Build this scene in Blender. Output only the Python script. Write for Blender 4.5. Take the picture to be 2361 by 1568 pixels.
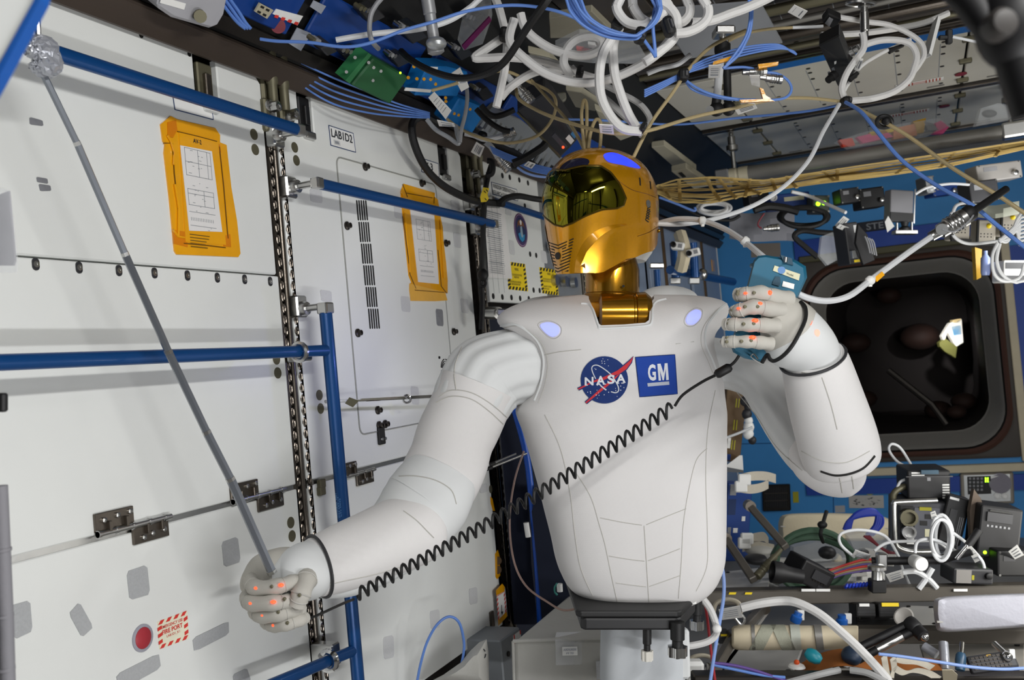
import bpy, bmesh, math, random
from mathutils import Vector as V, Matrix
from mathutils.bvhtree import BVHTree
from mathutils.geometry import tessellate_polygon
random.seed(7)
for o in list(bpy.data.objects): bpy.data.objects.remove(o)
SC = bpy.context.scene; COL = SC.collection; R = math.radians

# ---------------------------------------------------------------- camera
# world: metres, +Y along the module, +X to the right, +Z towards the ceiling, camera at the origin
F = 2200.0; CX, CY = 1180.5, 784.0
MX = Matrix(((0.91375241, 0.09137524, 0.39586247), (0.39621542, 0.01502239, -0.91803468), (-0.08983244, 0.99570322, -0.02247754)))
cd = bpy.data.cameras.new('camera'); cam = bpy.data.objects.new('camera', cd); COL.objects.link(cam)
cam.matrix_world = MX.to_4x4()
cd.sensor_width = 36; cd.sensor_fit = 'HORIZONTAL'; cd.lens = F/2361*36; cd.clip_start = 0.02
cd.dof.use_dof = True; cd.dof.focus_distance = 2.05; cd.dof.aperture_fstop = 8.0
SC.camera = cam

# ---------------------------------------------------------------- world, lamps, exposure
SC.view_settings.view_transform = 'Standard'; SC.view_settings.look = 'None'
SC.view_settings.gamma = 1; SC.view_settings.use_curve_mapping = False
SC.view_settings.exposure = 0.0
wd = bpy.data.worlds.new('world'); SC.world = wd; wd.use_nodes = True
bg = wd.node_tree.nodes['Background']; bg.inputs[0].default_value = (0.92, 0.95, 1, 1); bg.inputs[1].default_value = 0.16
def lamp(name, loc, target, sx, sy, power, col=(1, 1, 1), spin=None):
    ld = bpy.data.lights.new(name, 'AREA'); ld.shape = 'RECTANGLE'; ld.size = sx; ld.size_y = sy
    ld.energy = power; ld.color = col
    o = bpy.data.objects.new(name, ld); COL.objects.link(o); o.location = loc
    d = (V(target)-V(loc)).normalized(); z = -d
    y = V((0, 1, 0)); y = (y - z*y.dot(z)).normalized(); x = y.cross(z)     # the long side runs along the module
    o.rotation_euler = Matrix((x, y, z)).transposed().to_euler(); return o
lamp('upper_aisle_lamp', (0.76, 0.55, 0.78), (-0.9, 1.5, 0.1), 0.07, 1.2, 27, (1, 0.99, 0.97))
lamp('lower_aisle_lamp', (0.76, 0.55, -0.85), (-0.9, 1.6, 0.1), 0.07, 1.2, 20, (0.99, 0.99, 1))
lamp('rear_fill', (0.3, -1.0, 0.95), (0.2, -1.3, -0.6), 0.12, 0.8, 16, (1, 1, 1))  # unseen fill, added to brighten the rear and right walls mirrored in the visor
lamp('far_aisle_lamp', (0.86, 4.5, 0.35), (-0.6, 5.6, -0.5), 0.15, 1.2, 15, (1, 1, 1))
lamp('far_floor_lamp', (0.70, 3.1, -0.75), (-0.1, 4.2, 1.1), 0.12, 1.0, 13, (1, 0.97, 0.9))
lamp('bench_fill', (0.86, 2.6, -0.35), (-0.1, 3.4, -1.2), 0.12, 1.0, 13, (1, 1, 1))  # unseen fill, added because the bench floor came out too dark

# ---------------------------------------------------------------- helpers
def P(px, py, D):                                   # the point at distance D along the view axis behind a pixel
    return MX @ V(((px-CX)/F*D, -(py-CY)/F*D, -D))
def ON(px, py, ax, val):                            # where the sight line of a pixel meets the plane axis = val
    d = MX @ V(((px-CX)/F, -(py-CY)/F, -1)); return d*(val/d[ax])
WX, CZ, BY, FZ, RX = -1.31, 1.09, 6.9, -1.42, 0.95  # left wall, ceiling, far wall, floor, right wall
def WL(px, py, off=0.0): return ON(px, py, 0, WX+off)
def CE(px, py, off=0.0): return ON(px, py, 2, CZ-off)
def BK(px, py, off=0.0): return ON(px, py, 1, BY-off)
EX, EY, EZ = V((1, 0, 0)), V((0, 1, 0)), V((0, 0, 1))
CR, CU, CF = MX @ EX, MX @ EY, MX @ V((0, 0, -1))    # the viewing direction's right, up, forward, for things that face the aisle
def lin(h):
    h = h.lstrip('#'); c = [int(h[i:i+2], 16)/255 for i in (0, 2, 4)]
    return tuple((x/12.92 if x <= .04045 else ((x+.055)/1.055)**2.4) for x in c)+(1,)
MATS = {}
def mat(name, col=None, rough=.5, metal=0., bump=0., scale=60., var=.06, emit=0., coat=0., alpha=1., trans=0., weave=0, stretch=None, ecol=None, spec=None):
    if name in MATS: return MATS[name]
    m = bpy.data.materials.new(name); m.use_nodes = True; nt = m.node_tree; b = nt.nodes['Principled BSDF']
    c = lin(col); L = nt.links.new
    tc = nt.nodes.new('ShaderNodeTexCoord'); mp = nt.nodes.new('ShaderNodeMapping'); L(tc.outputs['Object'], mp.inputs[0])
    if stretch: mp.inputs['Scale'].default_value = stretch
    nz = nt.nodes.new('ShaderNodeTexNoise'); nz.inputs['Scale'].default_value = scale*.25; nz.inputs['Detail'].default_value = 4
    L(mp.outputs[0], nz.inputs['Vector'])
    mx = nt.nodes.new('ShaderNodeMix'); mx.data_type = 'RGBA'
    mx.inputs[6].default_value = tuple(x*(1-var) for x in c[:3])+(1,); mx.inputs[7].default_value = tuple(min(1, x*(1+var)) for x in c[:3])+(1,)
    L(nz.outputs['Fac'], mx.inputs[0]); L(mx.outputs[2], b.inputs['Base Color'])
    b.inputs['Roughness'].default_value = rough; b.inputs['Metallic'].default_value = metal
    if spec is not None: b.inputs['Specular IOR Level'].default_value = spec
    if coat: b.inputs['Coat Weight'].default_value = coat; b.inputs['Coat Roughness'].default_value = .06
    if alpha < 1: b.inputs['Alpha'].default_value = alpha
    if trans: b.inputs['Transmission Weight'].default_value = trans
    if emit:
        b.inputs['Emission Color'].default_value = lin(ecol or col); b.inputs['Emission Strength'].default_value = emit
    if bump or weave:
        bp = nt.nodes.new('ShaderNodeBump'); bp.inputs['Strength'].default_value = bump or weave; bp.inputs['Distance'].default_value = .004
        n2 = nt.nodes.new('ShaderNodeTexNoise'); n2.inputs['Scale'].default_value = scale; n2.inputs['Detail'].default_value = 5
        L(mp.outputs[0], n2.inputs['Vector']); L(n2.outputs['Fac'], bp.inputs['Height']); last = bp
        if weave:
            w = nt.nodes.new('ShaderNodeTexWave'); w.inputs['Scale'].default_value = 260; w.inputs['Distortion'].default_value = 1.5
            w2 = nt.nodes.new('ShaderNodeTexWave'); w2.bands_direction = 'Z'; w2.inputs['Scale'].default_value = 260; w2.inputs['Distortion'].default_value = 1.5
            ad = nt.nodes.new('ShaderNodeMath'); ad.operation = 'ADD'
            for q in (w, w2): L(mp.outputs[0], q.inputs['Vector'])
            L(w.outputs['Fac'], ad.inputs[0]); L(w2.outputs['Fac'], ad.inputs[1])
            b2 = nt.nodes.new('ShaderNodeBump'); b2.inputs['Strength'].default_value = weave; b2.inputs['Distance'].default_value = .0005
            L(ad.outputs[0], b2.inputs['Height']); L(bp.outputs[0], b2.inputs['Normal']); last = b2
        L(last.outputs[0], b.inputs['Normal'])
    MATS[name] = m; return m
def tag(o, label=None, cat=None, group=None, kind=None):
    if label: o['label'] = label
    if cat: o['category'] = cat
    if group: o['group'] = group
    if kind: o['kind'] = kind
    return o
def thing(name, label, cat, loc=(0, 0, 0), group=None):
    o = bpy.data.objects.new(name, None); COL.objects.link(o); o.location = loc; o.empty_display_size = .05
    return tag(o, label, cat, group)
def wloc(o):
    p = V((0, 0, 0))
    while o is not None: p += o.location; o = o.parent
    return p
def frame(d, up=None):
    d = d.normalized(); u = up or (EZ if abs(d.z) < .9 else EX)
    x = u.cross(d).normalized(); return x, d.cross(x), d
def cr(pts, k=8, closed=False):                     # Catmull-Rom through the points
    n = len(pts); out = []
    if n < 3: return list(pts)
    seg = n if closed else n-1
    for i in range(seg):
        a, b, c, d = ((pts[(i-1) % n], pts[i], pts[(i+1) % n], pts[(i+2) % n]) if closed else
                      (pts[max(i-1, 0)], pts[i], pts[i+1], pts[min(i+2, n-1)]))
        for j in range(k):
            t = j/k; out.append(.5*((2*b)+(c-a)*t+(2*a-5*b+4*c-d)*t*t+(3*b-a-3*c+d)*t**3))
    if not closed: out.append(pts[-1])
    return out
def crs(vals, k=8):
    return [v.x for v in cr([V((x, 0, 0)) for x in vals], k)]
class MB:
    def __init__(s): s.v = []; s.f = []
    def add(s, vs, fs):
        o = len(s.v); s.v += [V(p) for p in vs]; s.f += [tuple(i+o for i in f) for f in fs]; return s
    def box(s, c, size, ax=(EX, EY, EZ)):
        c = V(c); a, b, d = [ax[i]*(size[i]/2) for i in range(3)]
        vs = [c+a*i+b*j+d*k for i in (-1, 1) for j in (-1, 1) for k in (-1, 1)]
        return s.add(vs, [(0, 1, 3, 2), (4, 6, 7, 5), (0, 4, 5, 1), (2, 3, 7, 6), (0, 2, 6, 4), (1, 5, 7, 3)])
    def hexa(s, q0, q1):                             # two quads
        return s.add(list(q0)+list(q1), [(3, 2, 1, 0), (4, 5, 6, 7), (0, 1, 5, 4), (1, 2, 6, 5), (2, 3, 7, 6), (3, 0, 4, 7)])
    def prism(s, poly, n):                           # planar polygon pushed along the vector n
        k = len(poly); poly = [V(p) for p in poly]; vs = poly+[p+n for p in poly]
        return s.add(vs, [tuple(range(k))[::-1], tuple(range(k, 2*k))]+[(i, (i+1) % k, k+(i+1) % k, k+i) for i in range(k)])
    def loft(s, rings, caps=True, closed=False):
        n = len(rings[0]); m = len(rings); vs = [p for r in rings for p in r]
        fs = [(i*n+j, i*n+(j+1) % n, ((i+1) % m)*n+(j+1) % n, ((i+1) % m)*n+j) for i in range(m if closed else m-1) for j in range(n)]
        if caps and not closed: fs += [tuple(range(n))[::-1], tuple(range((m-1)*n, m*n))]
        return s.add(vs, fs)
    def grid(s, rows):
        n = len(rows[0]); m = len(rows)
        return s.add([p for r in rows for p in r], [(i*n+j, i*n+j+1, (i+1)*n+j+1, (i+1)*n+j) for i in range(m-1) for j in range(n-1)])
    def tube(s, pts, r, n=8, closed=False, flat=1.0):
        m = len(pts); rs = r if isinstance(r, (list, tuple)) else [r]*m; rings = []; x = None
        for i in range(m):
            d = (pts[(i+1) % m]-pts[i-1]) if closed else (pts[min(i+1, m-1)]-pts[max(i-1, 0)])
            if d.length < 1e-9: d = V((0, 0, 1))
            d.normalize()
            if x is None: x = frame(d)[0]
            x = (x-d*x.dot(d)); x = x.normalized() if x.length > 1e-6 else frame(d)[0]
            y = d.cross(x)
            rings.append([pts[i]+(x*math.cos(2*math.pi*j/n)+y*(math.sin(2*math.pi*j/n)*flat))*rs[i] for j in range(n)])
        return s.loft(rings, True, closed)
    def cyl(s, a, b, r, r1=None, n=16):
        a, b = V(a), V(b); x, y, d = frame(b-a); r1 = r if r1 is None else r1
        return s.loft([[p+(x*math.cos(2*math.pi*j/n)+y*math.sin(2*math.pi*j/n))*q for j in range(n)] for p, q in ((a, r), (b, r1))])
    def lathe(s, a, d, prof, n=20):                  # prof: (radius, height along d)
        a = V(a); x, y, d = frame(V(d))
        return s.loft([[a+d*h+(x*math.cos(2*math.pi*j/n)+y*math.sin(2*math.pi*j/n))*max(r, 1e-5) for j in range(n)] for r, h in prof])
    def ell(s, c, r, ax=(EX, EY, EZ), n=16, m=10):
        c = V(c); rings = []
        for i in range(m+1):
            t = math.pi*(.02+.96*i/m)
            rings.append([c+ax[0]*(r[0]*math.sin(t)*math.cos(2*math.pi*j/n))+ax[1]*(r[1]*math.sin(t)*math.sin(2*math.pi*j/n))+ax[2]*(r[2]*math.cos(t)) for j in range(n)])
        return s.loft(rings)
    def make(s, name, m, parent=None, smooth=False, bevel=0, kind=None, seg=1, label=None, sub=0, recalc=True):
        me = bpy.data.meshes.new(name)
        if parent is not None: org = wloc(parent); loc = V((0, 0, 0))
        else:
            lo = V([min(p[i] for p in s.v) for i in range(3)]); hi = V([max(p[i] for p in s.v) for i in range(3)])
            org = loc = (lo+hi)/2
        me.from_pydata([p-org for p in s.v], [], s.f)
        if recalc or bevel:
            bm = bmesh.new(); bm.from_mesh(me)
            if recalc: bmesh.ops.recalc_face_normals(bm, faces=bm.faces)
            if bevel:
                es = [e for e in bm.edges if len(e.link_faces) == 2 and e.calc_face_angle(0) > .6]
                bmesh.ops.bevel(bm, geom=es, offset=bevel, segments=seg, affect='EDGES', profile=.5, clamp_overlap=True)
            bm.to_mesh(me); bm.free()
        if smooth:
            me.polygons.foreach_set('use_smooth', [True]*len(me.polygons)); me.set_sharp_from_angle(angle=R(42))
        me.materials.append(mat(m) if isinstance(m, str) else m)
        o = bpy.data.objects.new(name, me); COL.objects.link(o); o.parent = parent; o.location = loc
        if sub:
            md = o.modifiers.new('smooth', 'SUBSURF'); md.levels = sub; md.render_levels = sub
        if kind: o['kind'] = kind
        if label: o['label'] = label
        return o
def bvh(o):
    w = wloc(o); me = o.data
    return BVHTree.FromPolygons([v.co+w for v in me.vertices], [tuple(p.vertices) for p in me.polygons])
def cast(tree, px, py, off=0.0, D0=.3):             # the surface point seen at a pixel, lifted by off
    d = P(px, py, 1).normalized(); h = tree.ray_cast(d*D0, d)
    if h[0] is None: return None, None
    n = h[1] if h[1].dot(d) < 0 else -h[1]
    return h[0]+n*off, n
def text(parent, s, p, ex, ey, w, h, m, lift=.0006, bold=0., name='lettering', space=1., thick=.0003, shear=0):
    cu = bpy.data.curves.new('t', 'FONT'); cu.body = s; cu.extrude = 0; cu.offset = bold; cu.space_character = space; cu.shear = shear
    cu.resolution_u = 3
    o = bpy.data.objects.new('t', cu); COL.objects.link(o)
    me = bpy.data.meshes.new_from_object(o.evaluated_get(bpy.context.evaluated_depsgraph_get()))
    bpy.data.objects.remove(o)
    xs = [v.co.x for v in me.vertices]; ys = [v.co.y for v in me.vertices]
    x0, y0 = min(xs), min(ys); sx = w/max(max(xs)-x0, 1e-6); sy = h/max(max(ys)-y0, 1e-6); n = ex.cross(ey).normalized()
    b = MB(); b.add([p+ex*((v.co.x-x0)*sx)+ey*((v.co.y-y0)*sy)+n*lift for v in me.vertices], [tuple(q.vertices) for q in me.polygons])
    return b.make(name, m, parent, recalc=False)
def rrect(w, h, r, k=4):                            # rounded rectangle outline, centred
    out = []
    for cx, cy, a in ((w/2-r, h/2-r, 0), (-w/2+r, h/2-r, 90), (-w/2+r, -h/2+r, 180), (w/2-r, -h/2+r, 270)):
        out += [(cx+r*math.cos(R(a+90*i/k)), cy+r*math.sin(R(a+90*i/k))) for i in range(k+1)]
    return out
def plate(c, ex, ey, w, h, t, r=0., k=4):           # MB of a (rounded) plate lying at c, t thick along ex x ey
    n = ex.cross(ey).normalized()
    pts = rrect(w, h, r, k) if r else [(-w/2, -h/2), (w/2, -h/2), (w/2, h/2), (-w/2, h/2)]
    return MB().prism([V(c)+ex*x+ey*y for x, y in pts], n*t)
def quad(pxs, fn, off=0.):                          # pixel outline laid onto a plane of the room
    return [fn(x, y, off) for x, y in pxs]
def cable(label, pts, r, m, cat='cable', name='cable', k=7, n=8, group=None, ties=None):
    pts = list(pts)                                         # what leaves the frame goes on beyond it
    for e, k_ in ((0, 1), (-1, -2)):
        (x, y, D), (x2, y2, D2) = pts[e], pts[k_]
        if y < -5 or y > 1565 or x > 2362:
            s_ = 230/max(1, math.hypot(x-x2, y-y2)); p_ = (x+(x-x2)*s_, y+(y-y2)*s_, D)
            pts.insert(0, p_) if e == 0 else pts.append(p_)
    q = [P(*p) for p in pts]
    b = MB().tube(cr(q, k), r, n)
    o = b.make(name, m, None, smooth=True)
    return tag(o, label, cat, group)

# ---------------------------------------------------------------- materials
mat('panel_white', 'e4e6e3', .34, bump=.02, scale=40, var=.025)
mat('ceil_white', 'c9c6bb', .45, bump=.02, scale=40, var=.04)
mat('dark_metal', '3b3733', .35, .7, bump=.05)
mat('track_steel', '6b645c', .28, .9, bump=.06, scale=200)
mat('olive_metal', '6b6753', .5, .5, bump=.05)
mat('steel', 'c6c6c4', .28, 1., bump=.03, scale=200)
mat('chrome', 'dcdcdc', .08, 1.)
mat('black', '121213', .55, bump=.04)
mat('rubber_black', '0c0c0d', .6, bump=.1, scale=300)
mat('charcoal', '2c2c2f', .5, bump=.04)
mat('rail_blue', '0a447f', .33, .25, bump=.05, scale=500, coat=.15)
mat('deep_blue', '0b3a84', .5, bump=.04)
mat('wall_blue', '3b8ccd', .6, bump=.05, scale=30)
mat('box_blue', '0a6fb8', .45, bump=.03)
mat('box_green', '1f5b33', .6, bump=.06)
mat('kapton', 'f0a810', .18, bump=.25, scale=45, var=.12, coat=.7)
mat('kapton_light', 'f2b84a', .25, bump=.25, scale=45, var=.1, coat=.4)
mat('paper', 'e6e4e2', .7, var=.03)
mat('label_white', 'ededea', .55, var=.02)
mat('ink', '22262c', .7)
mat('ink_blue', '1c3766', .6)
mat('ink_grey', '8d9196', .8)
mat('velcro', 'b9bbbd', .95, bump=.6, scale=900, var=.12)
mat('velcro_white', 'd9dadb', .95, bump=.6, scale=900, var=.06)
mat('duct_tape', '8f9095', .4, .3, bump=.3, scale=90, var=.2)
mat('foil_tape', 'b4b7bf', .3, .45, bump=.4, scale=45, var=.1)
mat('signal_yellow', 'f3d410', .5)
mat('signal_red', 'd63a33', .5)
mat('hole', '141312', .8)
mat('gold', 'd8970e', .24, .62, bump=.03, scale=900, var=.10, coat=.8)
mat('gold_cheek', 'c8860c', .3, .62, bump=.03, scale=900, var=.10, coat=.6)
mat('gold_neck', '9a6d10', .2, .85, bump=.02, scale=500, coat=.4)
mat('visor', '7f7a24', .03, 1., var=.0)
mat('fabric', 'dcdad9', .85, bump=.12, scale=22, weave=.25, var=.025)
mat('fabric_smooth', 'd6d8d8', .75, bump=.08, scale=18, var=.02)
mat('glove', 'b9b6ae', .8, bump=.25, scale=40, weave=.2, var=.05)
mat('stitch', 'b9b7b1', .9)
mat('hose_white', 'd9d8d6', .7, bump=.15, scale=500, var=.05)
mat('cable_white', 'd5d7d9', .5, var=.04)
mat('cable_blue', '5f86cf', .45, var=.06)
mat('cable_tan', 'ab9a72', .6, bump=.15, scale=400, var=.1)
mat('cable_grey', '8b8c8f', .5)
mat('net_tan', 'c9ac68', .75, bump=.15, scale=300, var=.12)
mat('tube_grey', '86847f', .45, .3, bump=.04)
mat('teal', '0e5f7c', .4, bump=.05)
mat('beige_cloth', 'cfc4a9', .9, bump=.25, scale=60, var=.08)
mat('bag_grey', 'b9b8b2', .85, bump=.25, scale=50, weave=.3, var=.05)
mat('silver_box', 'b5b8b9', .35, .7, bump=.05)
mat('hose_green', '3f5c48', .6, bump=.1)
mat('copper_dark', '3a2015', .6, .3, bump=.15, scale=30, var=.3)
mat('rust_cloth', '9c5a1f', .85, bump=.2, scale=30, var=.12)
mat('brown_panel', '5b4426', .6, bump=.06, var=.1)
mat('led_blue', '2a3cff', .25, emit=1.1, ecol='3040ff')
mat('led_blue_soft', '9aa2ff', .4, emit=1.0, ecol='8f98ff')
mat('led_red', 'ff5a3c', .4, emit=3.0, ecol='ff3c1c')
mat('led_green', 'a8ff2a', .4, emit=4.0, ecol='9cff20')
mat('pink', 'f0609a', .5)
mat('magenta', '7d1160', .5)
mat('clear_bag', 'd9dde0', .18, alpha=.28, bump=.7, scale=40)
mat('clear_film', 'e8ebef', .15, alpha=.22, bump=.5, scale=30)

# ================================================================ the setting
def struct(name, b, m, **k):
    o = b.make(name, m, None, **k); o['kind'] = 'structure'; return o
struct('wall_left', MB().box((WX-.12, 2.6, -.2), (.1, 9.2, 2.9)), 'dark_metal')
struct('floor', MB().box((-.2, 2.6, FZ-.05), (2.5, 9.2, .1)), mat('floor_grey', '8b8884', .6, bump=.1, scale=10, var=.15))
struct('wall_right', MB().box((RX+.05, 2.6, -.2), (.1, 9.2, 2.9)), mat('right_white', 'bdbcb6', .6))
struct('wall_rear', MB().box((-.2, -2.05, -.2), (2.6, .1, 2.9)), mat('rear_grey', 'a5a8aa', .6))
struct('ceiling', MB().box((-.2, 2.6, CZ+.12), (2.6, 9.2, .1)), 'dark_metal')
for i in range(7):                                          # rack seams of the opposite wall, seen mirrored in the visor
    y = -1.6+1.05*i
    struct('trim_10', MB().box((RX-.005, y, -.2), (.03, .09, 1.8)), 'dark_metal'); struct('trim_11', MB().box((RX-.005, y+.52, -.1), (.02, .94, .03)), 'rail_blue')
for x in (-.9, -.3, .4): struct('trim_12', MB().box((x, -1.99, -.2), (.10, .04, 2.4)), 'dark_metal')
for z in (-.6, .3): struct('trim_12', MB().box((-.2, -1.98, z), (2.2, .04, .06)), 'rail_blue')
# ---- left wall: equipment racks, each a cabinet front that could be lifted out
def wbox(b, y0, y1, z0, z1, x0=0.0, t=.02):
    return b.box((WX+x0-t/2, (y0+y1)/2, (z0+z1)/2), (t, y1-y0, z1-z0))
def wdisc(name, y, z, r, m, parent, x0=0.0, t=.004, n=18):
    return MB().cyl((WX+x0, y, z), (WX+x0+t, y, z), r, n=n).make(name, m, parent, smooth=True)
def yz(px, py, off=0.):
    p = WL(px, py, off); return p.y, p.z
def hinge(parent, px0, py0, s=1.0):
    y, z = yz(px0, py0); w, h = .085*s, .033*s
    o = MB().box((WX+.003, y, z+h*.55), (.006, w, h)).box((WX+.003, y+w*.95, z-h*.55), (.006, w, h)).make('hinge', 'track_steel', parent, bevel=.001)
    b = MB().cyl((WX+.008, y-w*.5, z), (WX+.008, y+w*1.5, z), .0055*s)
    for i in range(5): b.cyl((WX+.008, y-w*.5+i*w*.45, z), (WX+.008, y-w*.44+i*w*.45, z), .0068*s)
    b.make('hinge_pin', 'steel', o, smooth=True)
    for dy, dz in ((-.3, .65), (.05, .75), (.38, .8), (.7, -.75), (.95, -.65), (1.28, -.6)):
        MB().lathe((WX+.005, y+dy*w, z+dz*h), EX, [(.0048, 0), (.0048, .005), (.003, .006), (.002, .003)], 10).make('bolt', 'steel', o, smooth=True)
    for dy, dz in ((-.2, .3), (.25, .35), (.8, -.3), (1.2, -.3)):
        MB().box((WX+.008, y+dy*w, z+dz*h), (.012, .006, h*.55)).make('hinge_rib', 'track_steel', o, bevel=.001)
def holes(parent, px, name='tooling_hole', r=.0125, m='olive_metal'):
    for x, y in px:
        a, z = yz(x, y); wdisc(name, a, z, r, m, parent, .0, .0012)
def notch_panel(name, y0, y1, z0, z1, parent, notches):
    pts = [(y0, z0), (y1, z0), (y1, z1-.02), (y1-.02, z1)]
    for a, b_, d in sorted(notches)[::-1]: pts += [(b_, z1), (b_, z1-d), (a, z1-d), (a, z1)]
    pts += [(y0, z1)]
    return MB().prism([V((WX-.02, a, z)) for a, z in pts], EX*.02).make(name, 'panel_white', parent, bevel=.003)
def latch(parent, y, z, m='olive_metal', w=.045, h=.085):
    o = MB().box((WX-.008, y, z), (.012, w, h)).make('latch', m, parent, bevel=.003)
    MB().box((WX+.001, y, z-.004), (.012, w*.4, h*.55)).make('latch_lever', m if m != 'olive_metal' else 'track_steel', o, bevel=.002)
    MB().box((WX+.006, y, z-h*.62), (.014, w*.9, .018)).make('latch_catch', 'steel' if m == 'black' else 'panel_white', o, bevel=.004, seg=2)
ra = thing('equipment_rack', 'near white equipment rack at left with row of eight fasteners and red fire button', 'rack', (WX, 1.24, -.3))
notch_panel('upper_panel', .70, 1.75, .2405, .69, ra, [(1.535, 1.605, .10)])
latch(ra, 1.57, .63)
wbox(MB(), .70, 1.755, -.229, .237).make('middle_panel', 'panel_white', ra, bevel=.002)
wbox(MB(), .70, 1.76, -1.3, -.240).make('lower_panel', 'panel_white', ra, bevel=.002)
wbox(MB(), .70, 1.755, -.2455, -.2235, -.004, .004).make('hinge_strip', 'steel', ra)
hinge(ra, 262, 1222); hinge(ra, 562, 1150)
for x, y in ((81, 605), (181, 613), (273, 620), (355, 626), (431, 632), (500, 637), (563, 641), (622, 646)):
    a, z = yz(x, y); o = plate((WX, a, z-.003), EY, EZ, .0135, .0205, .002, .0065).make('fastener', 'charcoal', ra)
    MB().lathe((WX+.002, a, z-.003), EX, [(.0055, 0), (.0055, .0012), (.0030, .0014), (.0028, .0003)], 14).make('fastener_head', 'steel', o, smooth=True)
holes(ra, [(585, 310), (588, 345), (637, 828), (640, 860), (670, 1205), (673, 1236)])
holes(ra, [(325, 82), (436, 125)], 'small_hole', .005, 'hole')
rb = thing('equipment_rack', 'second white rack with slotted vents and outlined access door, second from left', 'rack', (WX, 2.28, -.1))
notch_panel('upper_panel', 1.80, 2.755, -.229, .69, rb, [(1.885, 1.945, .10), (2.60, 2.665, .10)])
latch(rb, 1.915, .636, 'black'); latch(rb, 2.632, .636, 'black')
wbox(MB(), 1.80, 2.76, -.83, -.240).make('lower_panel', 'panel_white', rb, bevel=.002)
wbox(MB(), 1.80, 2.76, -.2455, -.2235, -.004, .004).make('hinge_strip', 'steel', rb)
hinge(rb, 800, 1097, .9)
a0, a1 = V((WX, 2.03, .552)), V((WX, 2.56, -.148))
b = MB(); dc = [V((WX+.001, 2.295+x, .202+y)) for x, y in rrect(.53, .70, .02)]
b.tube(dc, .0022, 5, closed=True); b.make('access_door_seam', mat('seam_grey', '9a9b96', .6), rb)
plate(V((WX+.0001, 2.295, .202)), EY, EZ, .527, .697, .0012, .02).make('access_door', 'panel_white', rb)
for i in range(6):
    for j in range(5):
        a, z = yz(822+5.2*j+5.5*i, 485+50*i)
        plate((WX+.0012, a+.002, z-.0), EY, EZ, .0055, .053, .0012, .0026, 3).make('vent_slot', 'hole', rb)
for x, y in ((840, 385), (970, 423), (798, 521), (1027, 561), (823, 768), (1045, 765), (869, 946), (872, 981), (886, 978)):
    a, z = yz(x, y)
    MB().lathe((WX+.001, a, z), EX, [(.011, 0), (.011, .004), (.007, .006), (.007, .013), (.0035, .014), (.0032, .008)], 14).make('thumb_screw', 'dark_metal', rb, smooth=True)
a, z = yz(876, 1005); o = MB().box((WX+.004, a, z), (.008, .03, .045)).make('door_hinge', 'black', rb, bevel=.002)
for d in (-.007, .008): MB().cyl((WX+.008, a+d, z-.008), (WX+.013, a+d, z-.008), .004, n=10).make('bolt', 'steel', o)
a, z = yz(1026, 850)
for i in range(4):
    r = .028-.006*i
    for s0 in range(4):
        MB().tube([V((WX+.002, a+r*math.cos(R(90*s0+8+t*74/7)), z+r*math.sin(R(90*s0+8+t*74/7)))) for t in range(8)], .0016, 5).make('speaker_slot', 'hole', rb)
for d in (-.034, .034): wdisc('small_hole', a+d, z+.034, .004, 'hole', rb)
holes(rb, [(679, 340), (683, 370), (736, 911), (739, 942), (1131, 1128), (737, 1503)])
holes(rb, [(1105, 472)], r=.012, m='hole')
for py in (1115, 1132):                                     # bracket where the hinge line meets the track
    a, z = yz(736, py); MB().box((WX+.006, a, z), (.012, .022, .02)).make('bracket', 'olive_metal', rb, bevel=.002)
rc = thing('equipment_rack', 'third white rack in the wall behind the robot with hole-edged instrument front', 'rack', (WX, 3.2, .4))
wbox(MB(), 2.89, 3.42, .205, .69).make('front_panel', 'panel_white', rc, bevel=.003)
holes(rc, [(1158, 405), (1175, 409), (1197, 415), (1217, 422), (1208, 455), (1210, 475), (1222, 586), (1236, 589), (1230, 669), (1244, 670),
           (1137, 683), (1158, 685), (1179, 686), (1199, 688), (1219, 689), (1320, 650)], 'mounting_hole', .010, 'hole')
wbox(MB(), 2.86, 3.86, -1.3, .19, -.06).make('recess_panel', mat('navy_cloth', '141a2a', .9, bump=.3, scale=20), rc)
wbox(MB(), 3.44, 3.86, .2, .69, -.01).make('side_panel', 'silver_box', rc)
for i in range(9):
    MB().cyl((WX, 3.49+.11*(i % 3), .3+.13*(i//3)), (WX+.02, 3.49+.11*(i % 3), .3+.13*(i//3)), .022).make('connector', 'steel', rc, smooth=True)
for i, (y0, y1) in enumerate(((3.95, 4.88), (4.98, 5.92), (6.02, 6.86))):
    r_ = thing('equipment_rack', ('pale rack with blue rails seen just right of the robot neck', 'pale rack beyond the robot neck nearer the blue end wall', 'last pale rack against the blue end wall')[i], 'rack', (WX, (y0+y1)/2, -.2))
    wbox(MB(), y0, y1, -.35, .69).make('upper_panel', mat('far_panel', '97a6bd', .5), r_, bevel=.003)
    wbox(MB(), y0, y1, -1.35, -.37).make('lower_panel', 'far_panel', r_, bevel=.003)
    wbox(MB(), y0+.3, y0+.33, -.35, .69, .012, .01).make('seam_strip', 'brown_panel', r_)
    for zz in (.5, .2, -.1): wbox(MB(), y0+.62, y0+.70, zz, zz+.08, .006, .005).make('strap', 'kapton', r_)
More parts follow.
